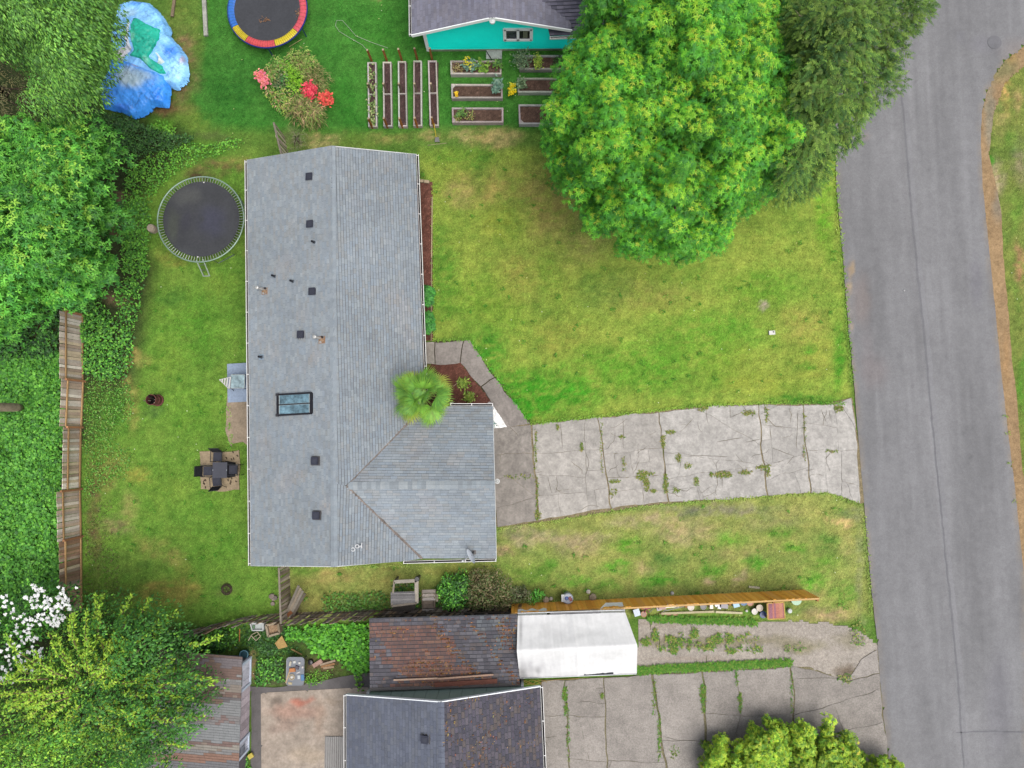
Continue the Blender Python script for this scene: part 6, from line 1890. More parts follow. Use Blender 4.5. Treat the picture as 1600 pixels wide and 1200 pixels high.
for k in range(4):
    yh.tube([at(820 + k * 8 + 10 * math.cos(t_), 1066 + 3.5 * math.sin(t_ * 1.3 + k), .07) for t_ in np.linspace(0, 5.5, 16)], .012, n=4)
yh.tube([at(x, y, .07) for x, y in ((850, 1064), (870, 1062), (890, 1061), (905, 1060))], .012, n=4)
tag(yh.build("tangled_rope", M_PLASTIC), "tangled yellow cord on the concrete at the lower edge of the white canopy", "rope")

# ================================================================== ODDS AND ENDS ALONG THE CEDAR FENCE
JG = "odds and ends along the orange fence"


def pot(x, y, r, h, col, rim, inside, label, name="pot", z=0.0):
    p = at(x, y, z + h); p = Vector((p.x, p.y, z))
    t = thing(name, label, name.replace("_", " "), p, JG)
    m = MB(C(*col)); m.lathe(p, [(r * .75, 0.02), (r, h)], n=18); m.build("side", M_PLASTIC, t)
    m = MB(C(*rim, 1.3)); m.torus(p + Vector((0, 0, h)), r, .02, n=20); m.build("rim", M_PLASTIC, t)
    m = MB(C(*inside)); m.lathe(p + Vector((0, 0, h - .06)), [(r * .95, 0), (r * .4, .03), (0, .02)], n=16); m.build("contents", M_SOIL, t)
    return t


def bins(x, y, sx, sy, h, col, label, name, lid=None, rz=0.0, cat=None):
    p = at(x, y, h)
    t = thing(name, label, cat or name.replace("_", " "), (p.x, p.y, 0), JG)
    ca, sa = math.cos(rz), math.sin(rz)
    def ring(k, z):
        return [(p.x + k * (u * ca - v * sa), p.y + k * (u * sa + v * ca), z) for u, v in ((-sx / 2, -sy / 2), (sx / 2, -sy / 2), (sx / 2, sy / 2), (-sx / 2, sy / 2))]
    m = MB(C(*col, 1.3)); m.hexa(ring(.86, .02) + ring(1, h)); m.build("body", M_PLASTIC, t)
    m = MB(C(*(lid or tuple(min(255, c + 14) for c in col)), 1.3)); m.hexa(ring(1.04, h - .02) + ring(.98, h + .03)); m.build("lid", M_PLASTIC, t)
    return t


bins(995, 957, .3, .34, .4, (176, 192, 210), "grey blue plastic bin at the right corner of the white canopy", "plastic_bin", rz=.3)
pot(1006, 959.5, .13, .2, (150, 96, 64), (190, 130, 80), (110, 120, 60), "small brown ring of a pot beside the grey blue bin", "pot")
t = thing("red_cart", "tangle of faded red bars behind the grey blue bin", "cart", at(1010, 951), JG)
for k in range(6):
    m = MB(C(*random.choice([(180, 90, 110), (160, 80, 96), (196, 150, 160)]))); p = at(1010, 951, .4); a_ = k * 1.05; v_ = Vector((math.cos(a_) * .22, math.sin(a_) * .2, .1 * math.sin(k * 2))); m.tube([p - v_, p + v_], .022); m.build("bar", M_METAL, t)
m = MB(C(196, 198, 200)); m.tube([at(1014, 957, .2), at(1026, 946, 1.0)], .02); tag(m.build("pipe", M_METAL), "slim grey pipe leaning on the orange fence near the red bars", "pipe", JG)
m = MB(C(200, 204, 208)); m.tube([at(1036, 955, .25), at(1076, 946, .8)], .022); tag(m.build("pole", M_METAL), "long pale metal pole leaning below the orange fence", "pole", JG)
bins(1035, 949, .36, .2, .4, (138, 100, 92), "reddish brown box below the orange fence", "storage_box", cat="box")
bins(1050, 946.5, .66, .16, .45, (226, 222, 210), "long white box below the orange fence", "storage_box", cat="box", rz=.05)
bins(1030, 951, .24, .18, .3, (150, 140, 150), "grey mauve box beside the reddish brown box", "storage_box", cat="box", rz=.2)
pot(1079.5, 948.5, .15, .34, (222, 214, 200), (232, 226, 214), (206, 170, 140), "white bucket holding something beige below the orange fence", "bucket")
pot(1099, 947.5, .14, .26, (96, 96, 100), (120, 120, 124), (70, 70, 76), "dark grey round pot next to the white bucket", "pot")
bins(1111.5, 946, .16, .32, .34, (230, 212, 196), "cream carton standing left of the white box stack", "carton")
bins(1120, 944, .22, .2, .4, (226, 228, 236), "white box in the middle of the clutter below the orange fence", "storage_box", cat="box", rz=.4)
bins(1124, 949, .16, .14, .2, (214, 216, 226), "small pale box in front of the white box", "storage_box", cat="box", rz=-.3)
bins(1132, 946.5, .34, .24, .3, (112, 108, 120), "dark grey crate below the orange fence", "crate", rz=-.1)
bins(1150.5, 945.5, .3, .2, .3, (134, 178, 206), "light blue box below the orange fence", "storage_box", cat="box", rz=.25)
pot(1162, 940.5, .16, .3, (56, 110, 166), (70, 130, 190), (50, 96, 140), "blue tub tucked under the right part of the orange fence", "tub")
pot(1172, 941.5, .15, .28, (176, 106, 78), (190, 120, 90), (160, 100, 76), "terracotta pot tucked under the orange fence", "pot")
pot(1187, 950, .15, .26, (206, 190, 170), (214, 200, 180), (96, 56, 46), "pale rimmed pot of dark soil left of the pink table", "pot")
pot(1179, 955.5, .13, .2, (226, 222, 214), (232, 228, 220), (40, 38, 38), "white bowl with a black centre left of the pink table", "bowl")
pot(1192.5, 960.5, .15, .2, (50, 74, 130), (60, 90, 150), (44, 64, 120), "dark blue bowl by the left edge of the pink table", "bowl")
m = MB(C(206, 196, 160)); m.beam(at(1033, 958.5, .08), at(1116, 955.5, .08), .1, .05); tag(m.build("plank", M_WOOD), "longer pale plank lying in the grass below the orange fence", "plank", JG)
m = MB(C(214, 206, 172)); m.beam(at(1118, 956, .06), at(1160, 957.8, .06), .1, .05); tag(m.build("plank", M_WOOD), "shorter pale plank lying in the grass right of the longer one", "plank", JG)
m = MB(C(190, 150, 120)); m.beam(at(1030, 959, .05), at(1060, 961, .05), .07, .04); tag(m.build("plank", M_WOOD), "thin pinkish plank at the left end of the longer pale plank", "plank", JG)
pt_ = thing("pink_table", "square faded pink table with a yellow edge at the end of the orange fence", "table", at(1212, 953))
q = [at(x, y, .6) for x, y in ((1198.5, 942.5), (1224.5, 941), (1226.5, 966.5), (1199.5, 967.5))]
m = MB(C(208, 140, 128))
N = 10
for i in range(N):
    a0, a1 = q[0].lerp(q[1], i / N), q[0].lerp(q[1], (i + 1) / N); b0_, b1_ = q[3].lerp(q[2], i / N), q[3].lerp(q[2], (i + 1) / N)
    m.hexa([b0_ - Vector((0, 0, .03)), b1_ - Vector((0, 0, .03)), a1 - Vector((0, 0, .03)), a0 - Vector((0, 0, .03)), b0_, b1_, a1, a0], C(*random.choice([(210, 140, 124), (196, 132, 136), (214, 152, 128), (176, 124, 138)])))
m.build("tabletop", M_WOOD, pt_)
m = MB(C(224, 190, 110))
for i in range(4):
    m.beam(q[i] + Vector((0, 0, -.01)), q[(i + 1) % 4] + Vector((0, 0, -.01)), .05, .06)
m.build("edge_band", M_WOOD, pt_)
cen = sum(q, Vector()) / 4
for p in q:
    m = MB(C(170, 120, 90)); e_ = cen.lerp(p, .88); m.beam((e_.x, e_.y, 0), (e_.x, e_.y, .58), .06, .06); m.build("leg", M_WOOD, pt_)
mt = thing("mint_table", "rounded mint green table half under the right end of the orange fence", "table", at(1245, 938))
p = at(1244.5, 937.5, .5); m = MB(C(166, 214, 176)); m.lathe((p.x, p.y, .47), [(.0, 0), (.24, 0), (.25, .03), (0, .035)], n=22); m.build("tabletop", M_PLASTIC, mt)
for k in range(3):
    m = MB(C(150, 196, 160)); a_ = k * 2.1; m.tube([(p.x + .2 * math.cos(a_), p.y + .2 * math.sin(a_), .47), (p.x + .22 * math.cos(a_), p.y + .22 * math.sin(a_), 0)], .02); m.build("leg", M_PLASTIC, mt)
m = MB(C(230, 238, 236)); m.lathe(at(1232.5, 953.5, .02), [(0, 0), (.1, .02), (.13, .1), (.1, .18), (0, .21)], n=10); tag(m.build("white_bag", M_PLASTIC), "crumpled white bag right of the pink table", "bag", JG)
m = MB(C(232, 230, 226)); m.lathe(at(1166, 954, .02), [(0, 0), (.07, .01), (.06, .08), (0, .1)], n=7); tag(m.build("paper_scrap", M_PLASTIC), "white paper scrap in the grass left of the bowls", "paper", JG)
m = MB(C(226, 220, 190)); m.beam(at(1170, 916.8, .05), at(1187, 918.5, .05), .1, .03); tag(m.build("plank", M_WOOD), "short cream plank on the lawn side of the orange fence", "plank")
wb = thing("round_bin", "white and blue round bin with clutter standing on the lawn side of the orange fence", "bin", at(886, 936))
p = at(887.5, 936, .75)
p0 = Vector((p.x, p.y, 0)); m = MB(C(196, 204, 220)); m.lathe(p0, [(.2, 0), (.24, .6), (.26, .62), (.26, .66), (.22, .7), (.0, .7)], n=20); m.build("barrel", M_PLASTIC, wb)
m = MB(C(226, 230, 232)); m.box(p0 + Vector((-.2, .02, .62)), (.22, .34, .14)); m.build("box", M_PLASTIC, wb)
m = MB(C(150, 40, 56)); m.box(p0 + Vector((.12, .0, .73)), (.14, .2, .06), rz=.5); m.build("red_patch", M_PLASTIC, wb)
m = MB(C(80, 110, 190)); m.lathe(p0 + Vector((-.06, .02, .7)), [(.1, 0), (.06, .05), (0, .05)], n=10); m.build("blue_knob", M_PLASTIC, wb)
for i, (x, y, s, c_, lab) in enumerate(((853, 937, .17, (206, 184, 162), "pinkish flat stone by the orange fence, left of the round bin"), (861, 935, .1, (226, 216, 206), "small white stone between the flat stone and the round bin"), (919, 924, .12, (214, 208, 196), "white stone on the grass above the orange fence"), (926, 933, .2, (176, 160, 136), "tan flat stone on the grass right of the round bin"), (1050, 926.5, .1, (222, 220, 216), "white lump on the grass above the middle of the orange fence"))):
    m = MB(C(*c_)); m.lathe(at(x, y, 0), [(0, 0), (s, .02), (s * .9, .1), (s * .4, .14), (0, .14)], n=7); tag(m.build("stone", M_STONE), lab, "stone")

# ================================================================== VEGETATION
def crown_arrays(outline, z_edge, z_top, step, rad, nper, rng, leaf, layers=2, dome=1.0, lumpy=.8, shape=None):
    """clumps of leaves over a dome whose outline is traced; leaf(P, outward, clump index, rank, rng) returns arrays"""
    cxs, cys = jgrid(outline, step, rng)
    d = psdf(cxs, cys, outline); dm = d.max()
    t = np.clip(d / dm, 0, 1)
    z = z_edge + (z_top - z_edge) * np.sqrt(1 - (1 - t) ** 2) ** dome + lumpy * 2 * fbm(cxs / 38, cys / 38, 3) + lumpy * .6 * rng.normal(size=len(cxs))
    Cn = atn(cxs, cys, z); R = rad * (.75 + .6 * rng.random(len(cxs)))
    out = []
    for L in range(layers):
        n = nper if L == 0 else int(nper * .55)
        m = len(Cn) * n
        ci = np.repeat(np.arange(len(Cn)), n)
        v = rng.normal(size=(m, 3)); v = unit(v)
        v[:, 2] = np.where(v[:, 2] < -.25, -v[:, 2], v[:, 2]); v = unit(v)
        q = (.45 + .55 * rng.random(m) ** .5)[:, None]
        P = Cn[ci] + v * q * R[ci][:, None] * np.array([1, 1, .85 if L == 0 else .5])
        if L:
            P[:, 2] -= rad * 1.9
        hgt = v[:, 2] * q[:, 0]
        out.append(leaf(P, v, ci, hgt, rng, L))
    return joinarr(out), Cn


def tree(label, name, cat, trunk_px, base_r, arrays, Cn, leafmat_, limbs=14, trunk_top=None, bark=(96, 84, 70), rng=None, group=None, sub_r=.05):
    b = at(*trunk_px)
    t = thing(name, label, cat, (b.x, b.y, 0), group)
    V, F, Cc = arrays
    link("crown", npmesh("crown", V - np.array([b.x, b.y, 0]), F, Cc, leafmat_), t)
    top = Cn.mean(0) if trunk_top is None else np.array(trunk_top)
    m = MB(C(*bark))
    mid = Vector((b.x * .6 + top[0] * .4, b.y * .6 + top[1] * .4, top[2] * .45)); tp_ = Vector((top[0], top[1], top[2] * .8))
    m.tube([b, b + (mid - b) * .5 + Vector((.05, 0, 0)), mid, tp_], [base_r * 1.25, base_r, base_r * .8, base_r * .4], n=10)
    m.build("trunk", M_BARK, t, smooth=True)
    r_ = rng or np.random.default_rng(1)
    m = MB(C(*bark))
    for k in r_.choice(len(Cn), min(limbs, len(Cn)), replace=False):
        e = Vector(Cn[k]); s = mid.lerp(tp_, r_.random())
        mm = s.lerp(e, .5) + Vector((0, 0, .3))
        m.tube([s, mm, e - Vector((0, 0, .1))], [base_r * .35, base_r * .22, sub_r * .5], n=6)
    m.build("limbs", M_BARK, t, kind="stuff")
    return t


def star_leaf(L, Wd, cols, tips, tip_amt, k=6, droop=.25, seed_mod=1.0):
    def f(P, v, ci, h, rng, layer):
        n = len(P)
        tone = 1 + .4 * fbm(P[:, 0] * .7, P[:, 1] * .7, 2)
        ctone = (.75 + .5 * np.random.default_rng(4).random(ci.max() + 1))[ci]
        col = pal(cols, n, rng, .16) * (tone * ctone)[:, None]
        tipc = pal(tips, n, rng, .12)
        hot = (np.random.default_rng(8).random(ci.max() + 1) < tip_amt)[ci] & (h > .5) & (rng.random(n) < .75) & (layer == 0) & (rng.random(n) < np.clip((P[:, 2] - 6.0 + .12 * P[:, 1]) / 5.5, .05, 1))
        col = np.where(hot[:, None], tipc, col)
        Nn = unit(v * .7 + np.array([0, 0, .75]) + rng.normal(size=(n, 3)) * .28)
        a0 = rng.random(n) * 6.283
        ref = unit(np.cross(Nn, np.array([.3, .9, .1])[None]))
        ref2 = np.cross(Nn, ref)
        out = []
        for j in range(k):
            a = a0 + 6.283 * j / k + rng.normal(size=n) * .15
            D = ref * np.cos(a)[:, None] + ref2 * np.sin(a)[:, None] - np.array([0, 0, .15])
            ll = L * (.65 + .6 * rng.random(n))
            out.append(leafarr(P, Nn, D, ll, ll * Wd, col * (1 + .12 * (rng.random((n, 1)) - .5)), .12, droop))
        return joinarr(out)
    return f


def plain_leaf(L, Wd, cols, droop=.35, up=.7, out_=.5, jit=.2, tone_s=.8, dirv=None, alt=None, altm=None):
    def f(P, v, ci, h, rng, layer):
        n = len(P)
        tone = (1 + .3 * fbm(P[:, 0] * tone_s, P[:, 1] * tone_s, 2)) * (.7 + .6 * np.random.default_rng(4).random(ci.max() + 1))[ci]
        col = pal(cols, n, rng, jit) * tone[:, None]
        if alt is not None:
            col = np.where((rng.random(n) < altm(P))[:, None], pal(alt, n, rng, jit) * tone[:, None], col)
        Nn = unit(v * out_ + np.array([0, 0, up]) + rng.normal(size=(n, 3)) * .35)
        D = v * np.array([1, 1, .3]) + rng.normal(size=(n, 3)) * .5 - np.array([0, 0, .2])
        if dirv is not None:
            D = D * .5 + np.array(dirv)
        ll = L * (.6 + .7 * rng.random(n))
        return leafarr(P, Nn, D, ll, ll * Wd, col, .15, droop)
    return f


def spray_leaf(L, Wd, cols, centre, n_side=9, length=.8, twig=None):
    """flat drooping conifer sprays pointing away from the trunk"""
    def f(P, v, ci, h, rng, layer):
        n = len(P)
        out = P - np.array(centre); out[:, 2] = 0; out = unit(out)
        ax = unit(v * np.array([1, 1, .45]) + out * .55 + rng.normal(size=(n, 3)) * np.array([.35, .35, .2]) + np.array([0, 0, -.1]))
        Nn = unit(np.array([0, 0, 1.0]) + out * .3 + rng.normal(size=(n, 3)) * .25)
        side = unit(np.cross(ax, Nn))
        tone = (1 + .35 * fbm(P[:, 0] * .8, P[:, 1] * .8, 2)) * (.8 + .4 * np.random.default_rng(4).random(ci.max() + 1))[ci]
        base = pal(cols, n, rng, .15) * tone[:, None]
        ln = length * (.6 + .7 * rng.random(n))[:, None]
        res = []
        for j in range(n_side):
            q = j / (n_side - 1)
            for sg in (-1, 1):
                B = P + ax * ln * q - np.array([0, 0, .16]) * q * q * ln
                D = ax * (.7 + .5 * q) + side * sg * (1 - q * .5) + rng.normal(size=(n, 3)) * .15
                ll = L * (1 - .45 * q) * (.7 + .5 * rng.random(n))
                res.append(leafarr(B, Nn, D, ll, ll * Wd, base * (.85 + .35 * q), .05, .2))
        return joinarr(res)
    return f


# -------- big round tree
rg = np.random.default_rng(21)
MAPLE = [(912, -60), (1000, -90), (1100, -100), (1200, -90), (1248, -20), (1246, 30), (1262, 66), (1272, 84), (1256, 112), (1264, 138), (1244, 168), (1266, 200), (1240, 262), (1210, 292), (1180, 312), (1152, 345), (1130, 375), (1090, 392), (1062, 412), (1046, 398), (1020, 384), (996, 404), (966, 372), (932, 352), (905, 318), (878, 296), (868, 255), (850, 205), (846, 170), (868, 140), (880, 110), (892, 80), (905, 50), (916, 20), (922, -20)]
GREEN = [C(*q, 1.12) for q in ((84, 160, 44), (98, 172, 46), (68, 142, 44), (110, 180, 48), (76, 152, 44), (58, 126, 48))]
TIPS = [C(*q, 1.08) for q in ((120, 188, 46), (136, 194, 48), (152, 200, 50), (126, 188, 48), (142, 196, 50), (170, 194, 58))]
arr, cn = crown_arrays(MAPLE, 4.2, 11.0, 18, .46, 74, rg, star_leaf(.125, .28, GREEN, TIPS, .65, 6), 2, .8, 1.35)
tree("huge round bright green broadleaf tree with yellow tips on the front lawn", "broadleaf_tree", "tree", (1015, 235), .32, arr, cn, M_LEAF, 26, rng=rg)

# -------- conifers at the road
CON = [(1188, -80), (1330, -120), (1452, -90), (1454, 6), (1440, 30), (1454, 22), (1436, 48), (1414, 62), (1420, 98), (1398, 90), (1404, 112), (1392, 142), (1368, 126), (1376, 168), (1356, 152), (1364, 196), (1342, 178), (1330, 206), (1330, 240), (1306, 224), (1292, 262), (1268, 290), (1240, 300), (1212, 296), (1206, 240), (1216, 160), (1210, 60)]
OL = [C(*q, .92) for q in ((88, 124, 56), (102, 138, 60), (74, 110, 54), (114, 148, 64), (60, 94, 50), (98, 120, 60), (124, 154, 68))]
cb = at(1262, 30)
arr, cn = crown_arrays(CON, 3.0, 9.5, 20, .52, 46, rg, spray_leaf(.115, .45, OL, at(1262, 30, 8), 6, .30), 2, .8, 1.3)
ct_ = tree("olive green conifer with drooping sprays hanging over the road edge", "conifer_tree", "tree", (1268, 60), .3, arr, cn, M_NEEDLE, 18, bark=(110, 92, 78), rng=rg)
m = MB(C(190, 172, 150))
for (x0_, y0_, x1_, y1_, z_) in ((1365, 20, 1388, 52, 7.9), (1344, 124, 1366, 145, 6.7), (1348, 0, 1352, 24, 8.2), (1276, 116, 1290, 92, 9.6), (1278, 140, 1284, 156, 8.6), (1256, 252, 1272, 268, 5.2), (1228, 272, 1244, 282, 4.8), (1302, 96, 1330, 98, 9.0), (1248, 24, 1264, 36, 10), (1400, 38, 1416, 36, 6.8), (1255, 50, 1282, 46, 10), (1300, 150, 1308, 170, 8)):
    p, q = at(x0_, y0_, z_ + .3), at(x1_, y1_, z_ + .25); mm = p.lerp(q, .5) + Vector((0, .05, .1)); m.tube([p, mm, q], [.02, .015, .006], n=5)
    for k in range(3):
        s_ = p.lerp(q, .3 + .2 * k); m.tube([s_, s_ + Vector((random.uniform(-.3, .3), random.uniform(-.3, .3), .05))], [.014, .005], n=4)
m.build("bare_twigs", M_BARK, ct_, kind="stuff")

# -------- woods on the left
LM = [(-120, 190), (-20, 196), (40, 178), (100, 186), (135, 196), (170, 205), (168, 230), (162, 262), (148, 290), (166, 302), (180, 320), (176, 345), (158, 362), (138, 388), (160, 410), (164, 430), (140, 442), (120, 450), (124, 480), (112, 500), (84, 482), (60, 470), (30, 500), (0, 520), (-120, 560)]
BR = [C(86, 160, 56), C(104, 176, 62), C(70, 140, 52), C(118, 190, 68), C(58, 122, 50), C(92, 166, 58)]
arr, cn = crown_arrays(LM, 3.6, 8.5, 22, .58, 80, rg, star_leaf(.155, .46, BR, [C(140, 200, 70), C(156, 206, 76)], .4, 4, .3), 2, .8, 1.2)
tree("bright green broadleaf tree filling the left edge above the board fence", "broadleaf_tree", "tree", (60, 330), .25, arr, cn, M_LEAF, 16, rng=rg)
LT = [(-120, -100), (160, -100), (174, 0), (170, 26), (178, 40), (164, 58), (168, 80), (152, 94), (158, 112), (146, 130), (138, 150), (112, 164), (96, 162), (70, 176), (40, 168), (66, 128), (40, 96), (0, 80), (-120, 80)]
HG = [C(104, 162, 64), C(120, 178, 70), C(86, 140, 60), C(136, 190, 76), C(72, 118, 56), C(108, 160, 72)]
arr, cn = crown_arrays(LT, 4.5, 10.5, 20, .52, 210, rg, plain_leaf(.125, .42, HG, .4, .7, .5, .2, .8, (.3, -.5, -.15)), 2, .8, .8)
tree("tall mid green tree with hanging leaves beside the blue tarpaulins, top left corner", "hanging_leaf_tree", "tree", (80, 60), .28, arr, cn, M_LEAF, 16, rng=rg)
DK = [(-100, 90), (0, 92), (30, 100), (58, 118), (52, 150), (30, 172), (-20, 190), (-100, 190)]
arr, cn = crown_arrays(DK, 3.0, 6.5, 24, .5, 6, rg, spray_leaf(.16, .22, [C(146, 138, 96), C(120, 116, 84), C(90, 84, 66), C(110, 118, 74)], at(-40, 110, 5), 7, 1.0), 1, .8, .4)
tree("brownish half bare conifer at the left edge between the two leafy trees", "bare_conifer", "tree", (0, 140), .16, arr, cn, M_NEEDLE, 12, bark=(90, 76, 66), rng=rg)


def shrub(label, name, outline, z_edge, z_top, step, rad, nper, leaf, mat=M_LEAF, cat="shrub", layers=2, lumpy=.25, stem=True, kind=None, limbs=8, group=None):
    arr, cn = crown_arrays(outline, z_edge, z_top, step, rad, nper, rg, leaf, layers, .8, lumpy)
    a = np.array(outline).mean(0)
    b = at(*a)
    if stem:
        t = thing(name, label, cat, (b.x, b.y, 0), group)
        V, F, Cc = arr
        link("crown" if "tree" in name else "foliage", npmesh("foliage", V - np.array([b.x, b.y, 0]), F, Cc, mat), t)
        m = MB(C(92, 78, 64))
        for k in rg.choice(len(cn), min(limbs, len(cn)), replace=False):
            e = Vector(cn[k]); m.tube([b + Vector((rg.normal() * .05, rg.normal() * .05, 0)), b.lerp(e, .55) + Vector((0, 0, .15)), e], [.04, .028, .008], n=5)
        m.build("stems", M_BARK, t, kind="stuff")
        return t
    V, F, Cc = arr
    o = link(name, npmesh(name, V, F, Cc, mat))
    tag(o, label, cat)
    if kind:
        o["kind"] = kind
    return o


IV = [C(60, 106, 52), C(74, 124, 56), C(52, 92, 48), C(88, 140, 62), C(46, 80, 44)]
IVB = [C(96, 166, 60), C(114, 182, 66), C(80, 146, 56), C(128, 194, 72), C(66, 124, 52)]
OLV = [C(110, 130, 60), C(96, 118, 58), C(128, 146, 66), C(84, 104, 54)]

# -------- bottom left: leafy tree, white blossom
BL = [(-110, 1094), (16, 1086), (56, 1056), (84, 1012), (108, 972), (126, 962), (140, 930), (150, 926), (156, 950), (176, 948), (186, 934), (200, 930), (206, 950), (222, 938), (234, 936), (232, 958), (262, 956), (270, 968), (290, 990), (306, 1008), (302, 1040), (310, 1060), (336, 1062), (322, 1078), (300, 1090), (318, 1122), (300, 1132), (292, 1150), (262, 1168), (262, 1190), (276, 1230), (-110, 1320)]
YG = [C(110, 168, 56), C(124, 180, 60), C(90, 148, 52), C(142, 192, 64), C(76, 126, 50), C(158, 198, 66), C(102, 158, 56)]
arr, cn = crown_arrays(BL, 3.0, 6.6, 21, .5, 92, rg, plain_leaf(.125, .55, YG, .3, .8, .5, .3, .9, None, [C(70, 128, 50), C(84, 142, 54), C(58, 108, 48)], lambda P: np.clip(.36 + (P[:, 0] + 20.5) * .10 + (P[:, 1] + 12.5) * .10 + 1.6 * fbm(P[:, 0] * .5, P[:, 1] * .5, 2), .05, .92)), 2, .8, 1.3)
bt = tree("sprawling yellow green tree with long shoots in the bottom left corner", "shooting_tree", "tree", (160, 1075), .16, arr, cn, M_LEAF, 22, bark=(130, 116, 96), rng=rg)
# long leafy shoots
m = MB(C(140, 124, 92)); acc = []
shoots = [(175, 1000, 148, 925), (190, 985, 205, 930), (215, 985, 235, 935), (150, 985, 160, 930), (240, 1000, 275, 955), (120, 1010, 112, 960), (270, 1040, 340, 1064), (280, 1075, 330, 1068), (250, 1110, 320, 1120), (220, 1060, 270, 1030), (100, 1090, 170, 1040), (140, 1060, 190, 1020), (60, 1030, 20, 1060), (90, 1060, 40, 1110), (240, 1140, 290, 1166), (255, 1080, 300, 1090), (200, 1020, 250, 970), (290, 1010, 345, 995), (150, 1110, 120, 1160), (180, 1130, 210, 1180), (80, 1020, 100, 1060)]
for k in range(64):
    a_ = random.uniform(0, 6.283); r0_ = random.uniform(10, 70); L_ = random.uniform(40, 80)
    x0_, y0_ = 130 + r0_ * 1.5 * math.cos(a_), 1080 + r0_ * math.sin(a_)
    a_ += random.uniform(-.5, .5)
    shoots.append((x0_, y0_, x0_ + L_ * math.cos(a_), y0_ + L_ * math.sin(a_)))
for (x0_, y0_, x1_, y1_) in shoots:
    rr_ = math.hypot((x0_ - 130) / 1.5, y0_ - 1080); zt_ = 7.4 - 2.4 * (rr_ / 90) ** 2
    p, q = at(x0_, y0_, max(4.6, zt_)), at(x1_, y1_, max(4.2, zt_ - random.uniform(.2, 1.2))); mm = p.lerp(q, .5) + Vector((0, 0, .35)); m.tube([p, mm, q], [.03, .02, .008], n=5)
    n = 90
    f_ = rg.random(n)[:, None]
    P_ = np.where(f_ < .5, np.array(p) * (1 - 2 * f_) + np.array(mm) * 2 * f_, np.array(mm) * (2 - 2 * f_) + np.array(q) * (2 * f_ - 1)) + rg.normal(size=(n, 3)) * .03
    D_ = unit(rg.normal(size=(n, 3)) + np.array(q - p) * .3); N_ = unit(np.array([0, 0, 1]) + rg.normal(size=(n, 3)) * .4)
    acc.append(leafarr(P_, N_, D_, .15, .07, pal([C(150, 196, 60), C(176, 208, 68), C(126, 176, 58)], n, rg, .15), .15, .2))
V, F, Cc = joinarr(acc)
m.build("shoots", M_BARK, bt, kind="stuff")
link("shoot_leaves", npmesh("shoot_leaves", V - np.array(bt.location), F, Cc, M_LEAF), bt, "stuff")
WB = [(-60, 960), (0, 950), (30, 930), (50, 908), (70, 920), (96, 925), (112, 918), (108, 940), (104, 965), (92, 985), (66, 990), (40, 1010), (60, 1030), (30, 1050), (0, 1075), (-60, 1080)]
dg = shrub("dark shrub covered in white blossom below the board fence", "blossom_shrub", WB, 2.6, 4.2, 13, .36, 36, plain_leaf(.15, .55, IVB + IV, .3), cat="flowering shrub", lumpy=.3)
acc = []
fx, fy = jgrid([(32, 940), (52, 910), (76, 925), (104, 928), (112, 950), (100, 975), (84, 985), (40, 968)], 4.6, rg)
gx_, gy_ = jgrid([(-30, 940), (10, 930), (40, 960), (66, 1000), (72, 1030), (20, 1076), (-30, 1080)], 6.5, rg)
hx_, hy_ = jgrid([(84, 920), (124, 905), (128, 912), (106, 935)], 7, rg)
fx = np.concatenate([fx, gx_, hx_]); fy = np.concatenate([fy, gy_, hy_])
k_ = fbm(fx / 9, fy / 9, 3) > -.03
fx, fy = fx[k_], fy[k_]
FP = atn(fx, fy, 4.3 + .7 * rg.random(len(fx)))
for j in range(5):
    a_ = 6.283 * j / 5 + rg.random(len(FP))
    D_ = np.stack([np.cos(a_), np.sin(a_), .1 + 0 * a_], 1); N_ = unit(np.array([0, 0, 1]) + rg.normal(size=(len(FP), 3)) * .3)
    acc.append(leafarr(FP, N_, D_, .09, .08, pal([C(246, 246, 244, 1.0), C(236, 236, 240, 1.0)], len(FP), rg, .06), .1, .1))
V, F, Cc = joinarr(acc)
link("blossoms", npmesh("blossoms", V - np.array(dg.location), F, Cc, M_FLOWER), dg, "stuff")

# -------- bottom right golden shrubs
GD = [C(142, 186, 52), C(160, 198, 56), C(116, 166, 48), C(182, 206, 60), C(94, 142, 46), C(172, 200, 62)]
gl = lambda: star_leaf(.10, .5, GD, [C(196, 200, 60), C(214, 196, 80)], .35, 4, .1)
for lab, ol, zt_ in (("golden green shrub at the far left of the row on the bottom edge", [(1100, 1190), (1104, 1168), (1122, 1156), (1134, 1158), (1142, 1180), (1146, 1240), (1100, 1240)], 1.5),
                     ("large golden green shrub, second in the row on the bottom edge", [(1140, 1182), (1150, 1168), (1172, 1160), (1172, 1142), (1196, 1138), (1206, 1130), (1224, 1136), (1236, 1154), (1236, 1190), (1220, 1250), (1140, 1250)], 1.9),
                     ("rounded golden green shrub in the middle of the row on the bottom edge", [(1232, 1136), (1250, 1129), (1266, 1132), (1272, 1150), (1276, 1180), (1270, 1250), (1234, 1250), (1238, 1170)], 1.9),
                     ("golden green shrub with orange tips and a tall spike right of the row's middle", [(1268, 1160), (1284, 1152), (1290, 1134), (1298, 1122), (1306, 1134), (1308, 1154), (1322, 1150), (1336, 1146), (1342, 1170), (1356, 1196), (1352, 1250), (1270, 1250)], 1.9),
                     ("low golden green shrub at the kerb, rightmost in the row on the bottom edge", [(1352, 1200), (1366, 1190), (1388, 1186), (1402, 1192), (1412, 1188), (1414, 1240), (1354, 1250)], 1.6)):
    shrub(lab, "golden_shrub", ol, .7, zt_, 9.5, .24, 40, gl(), cat="shrub", lumpy=.34, limbs=6, group="golden shrubs along the bottom edge")

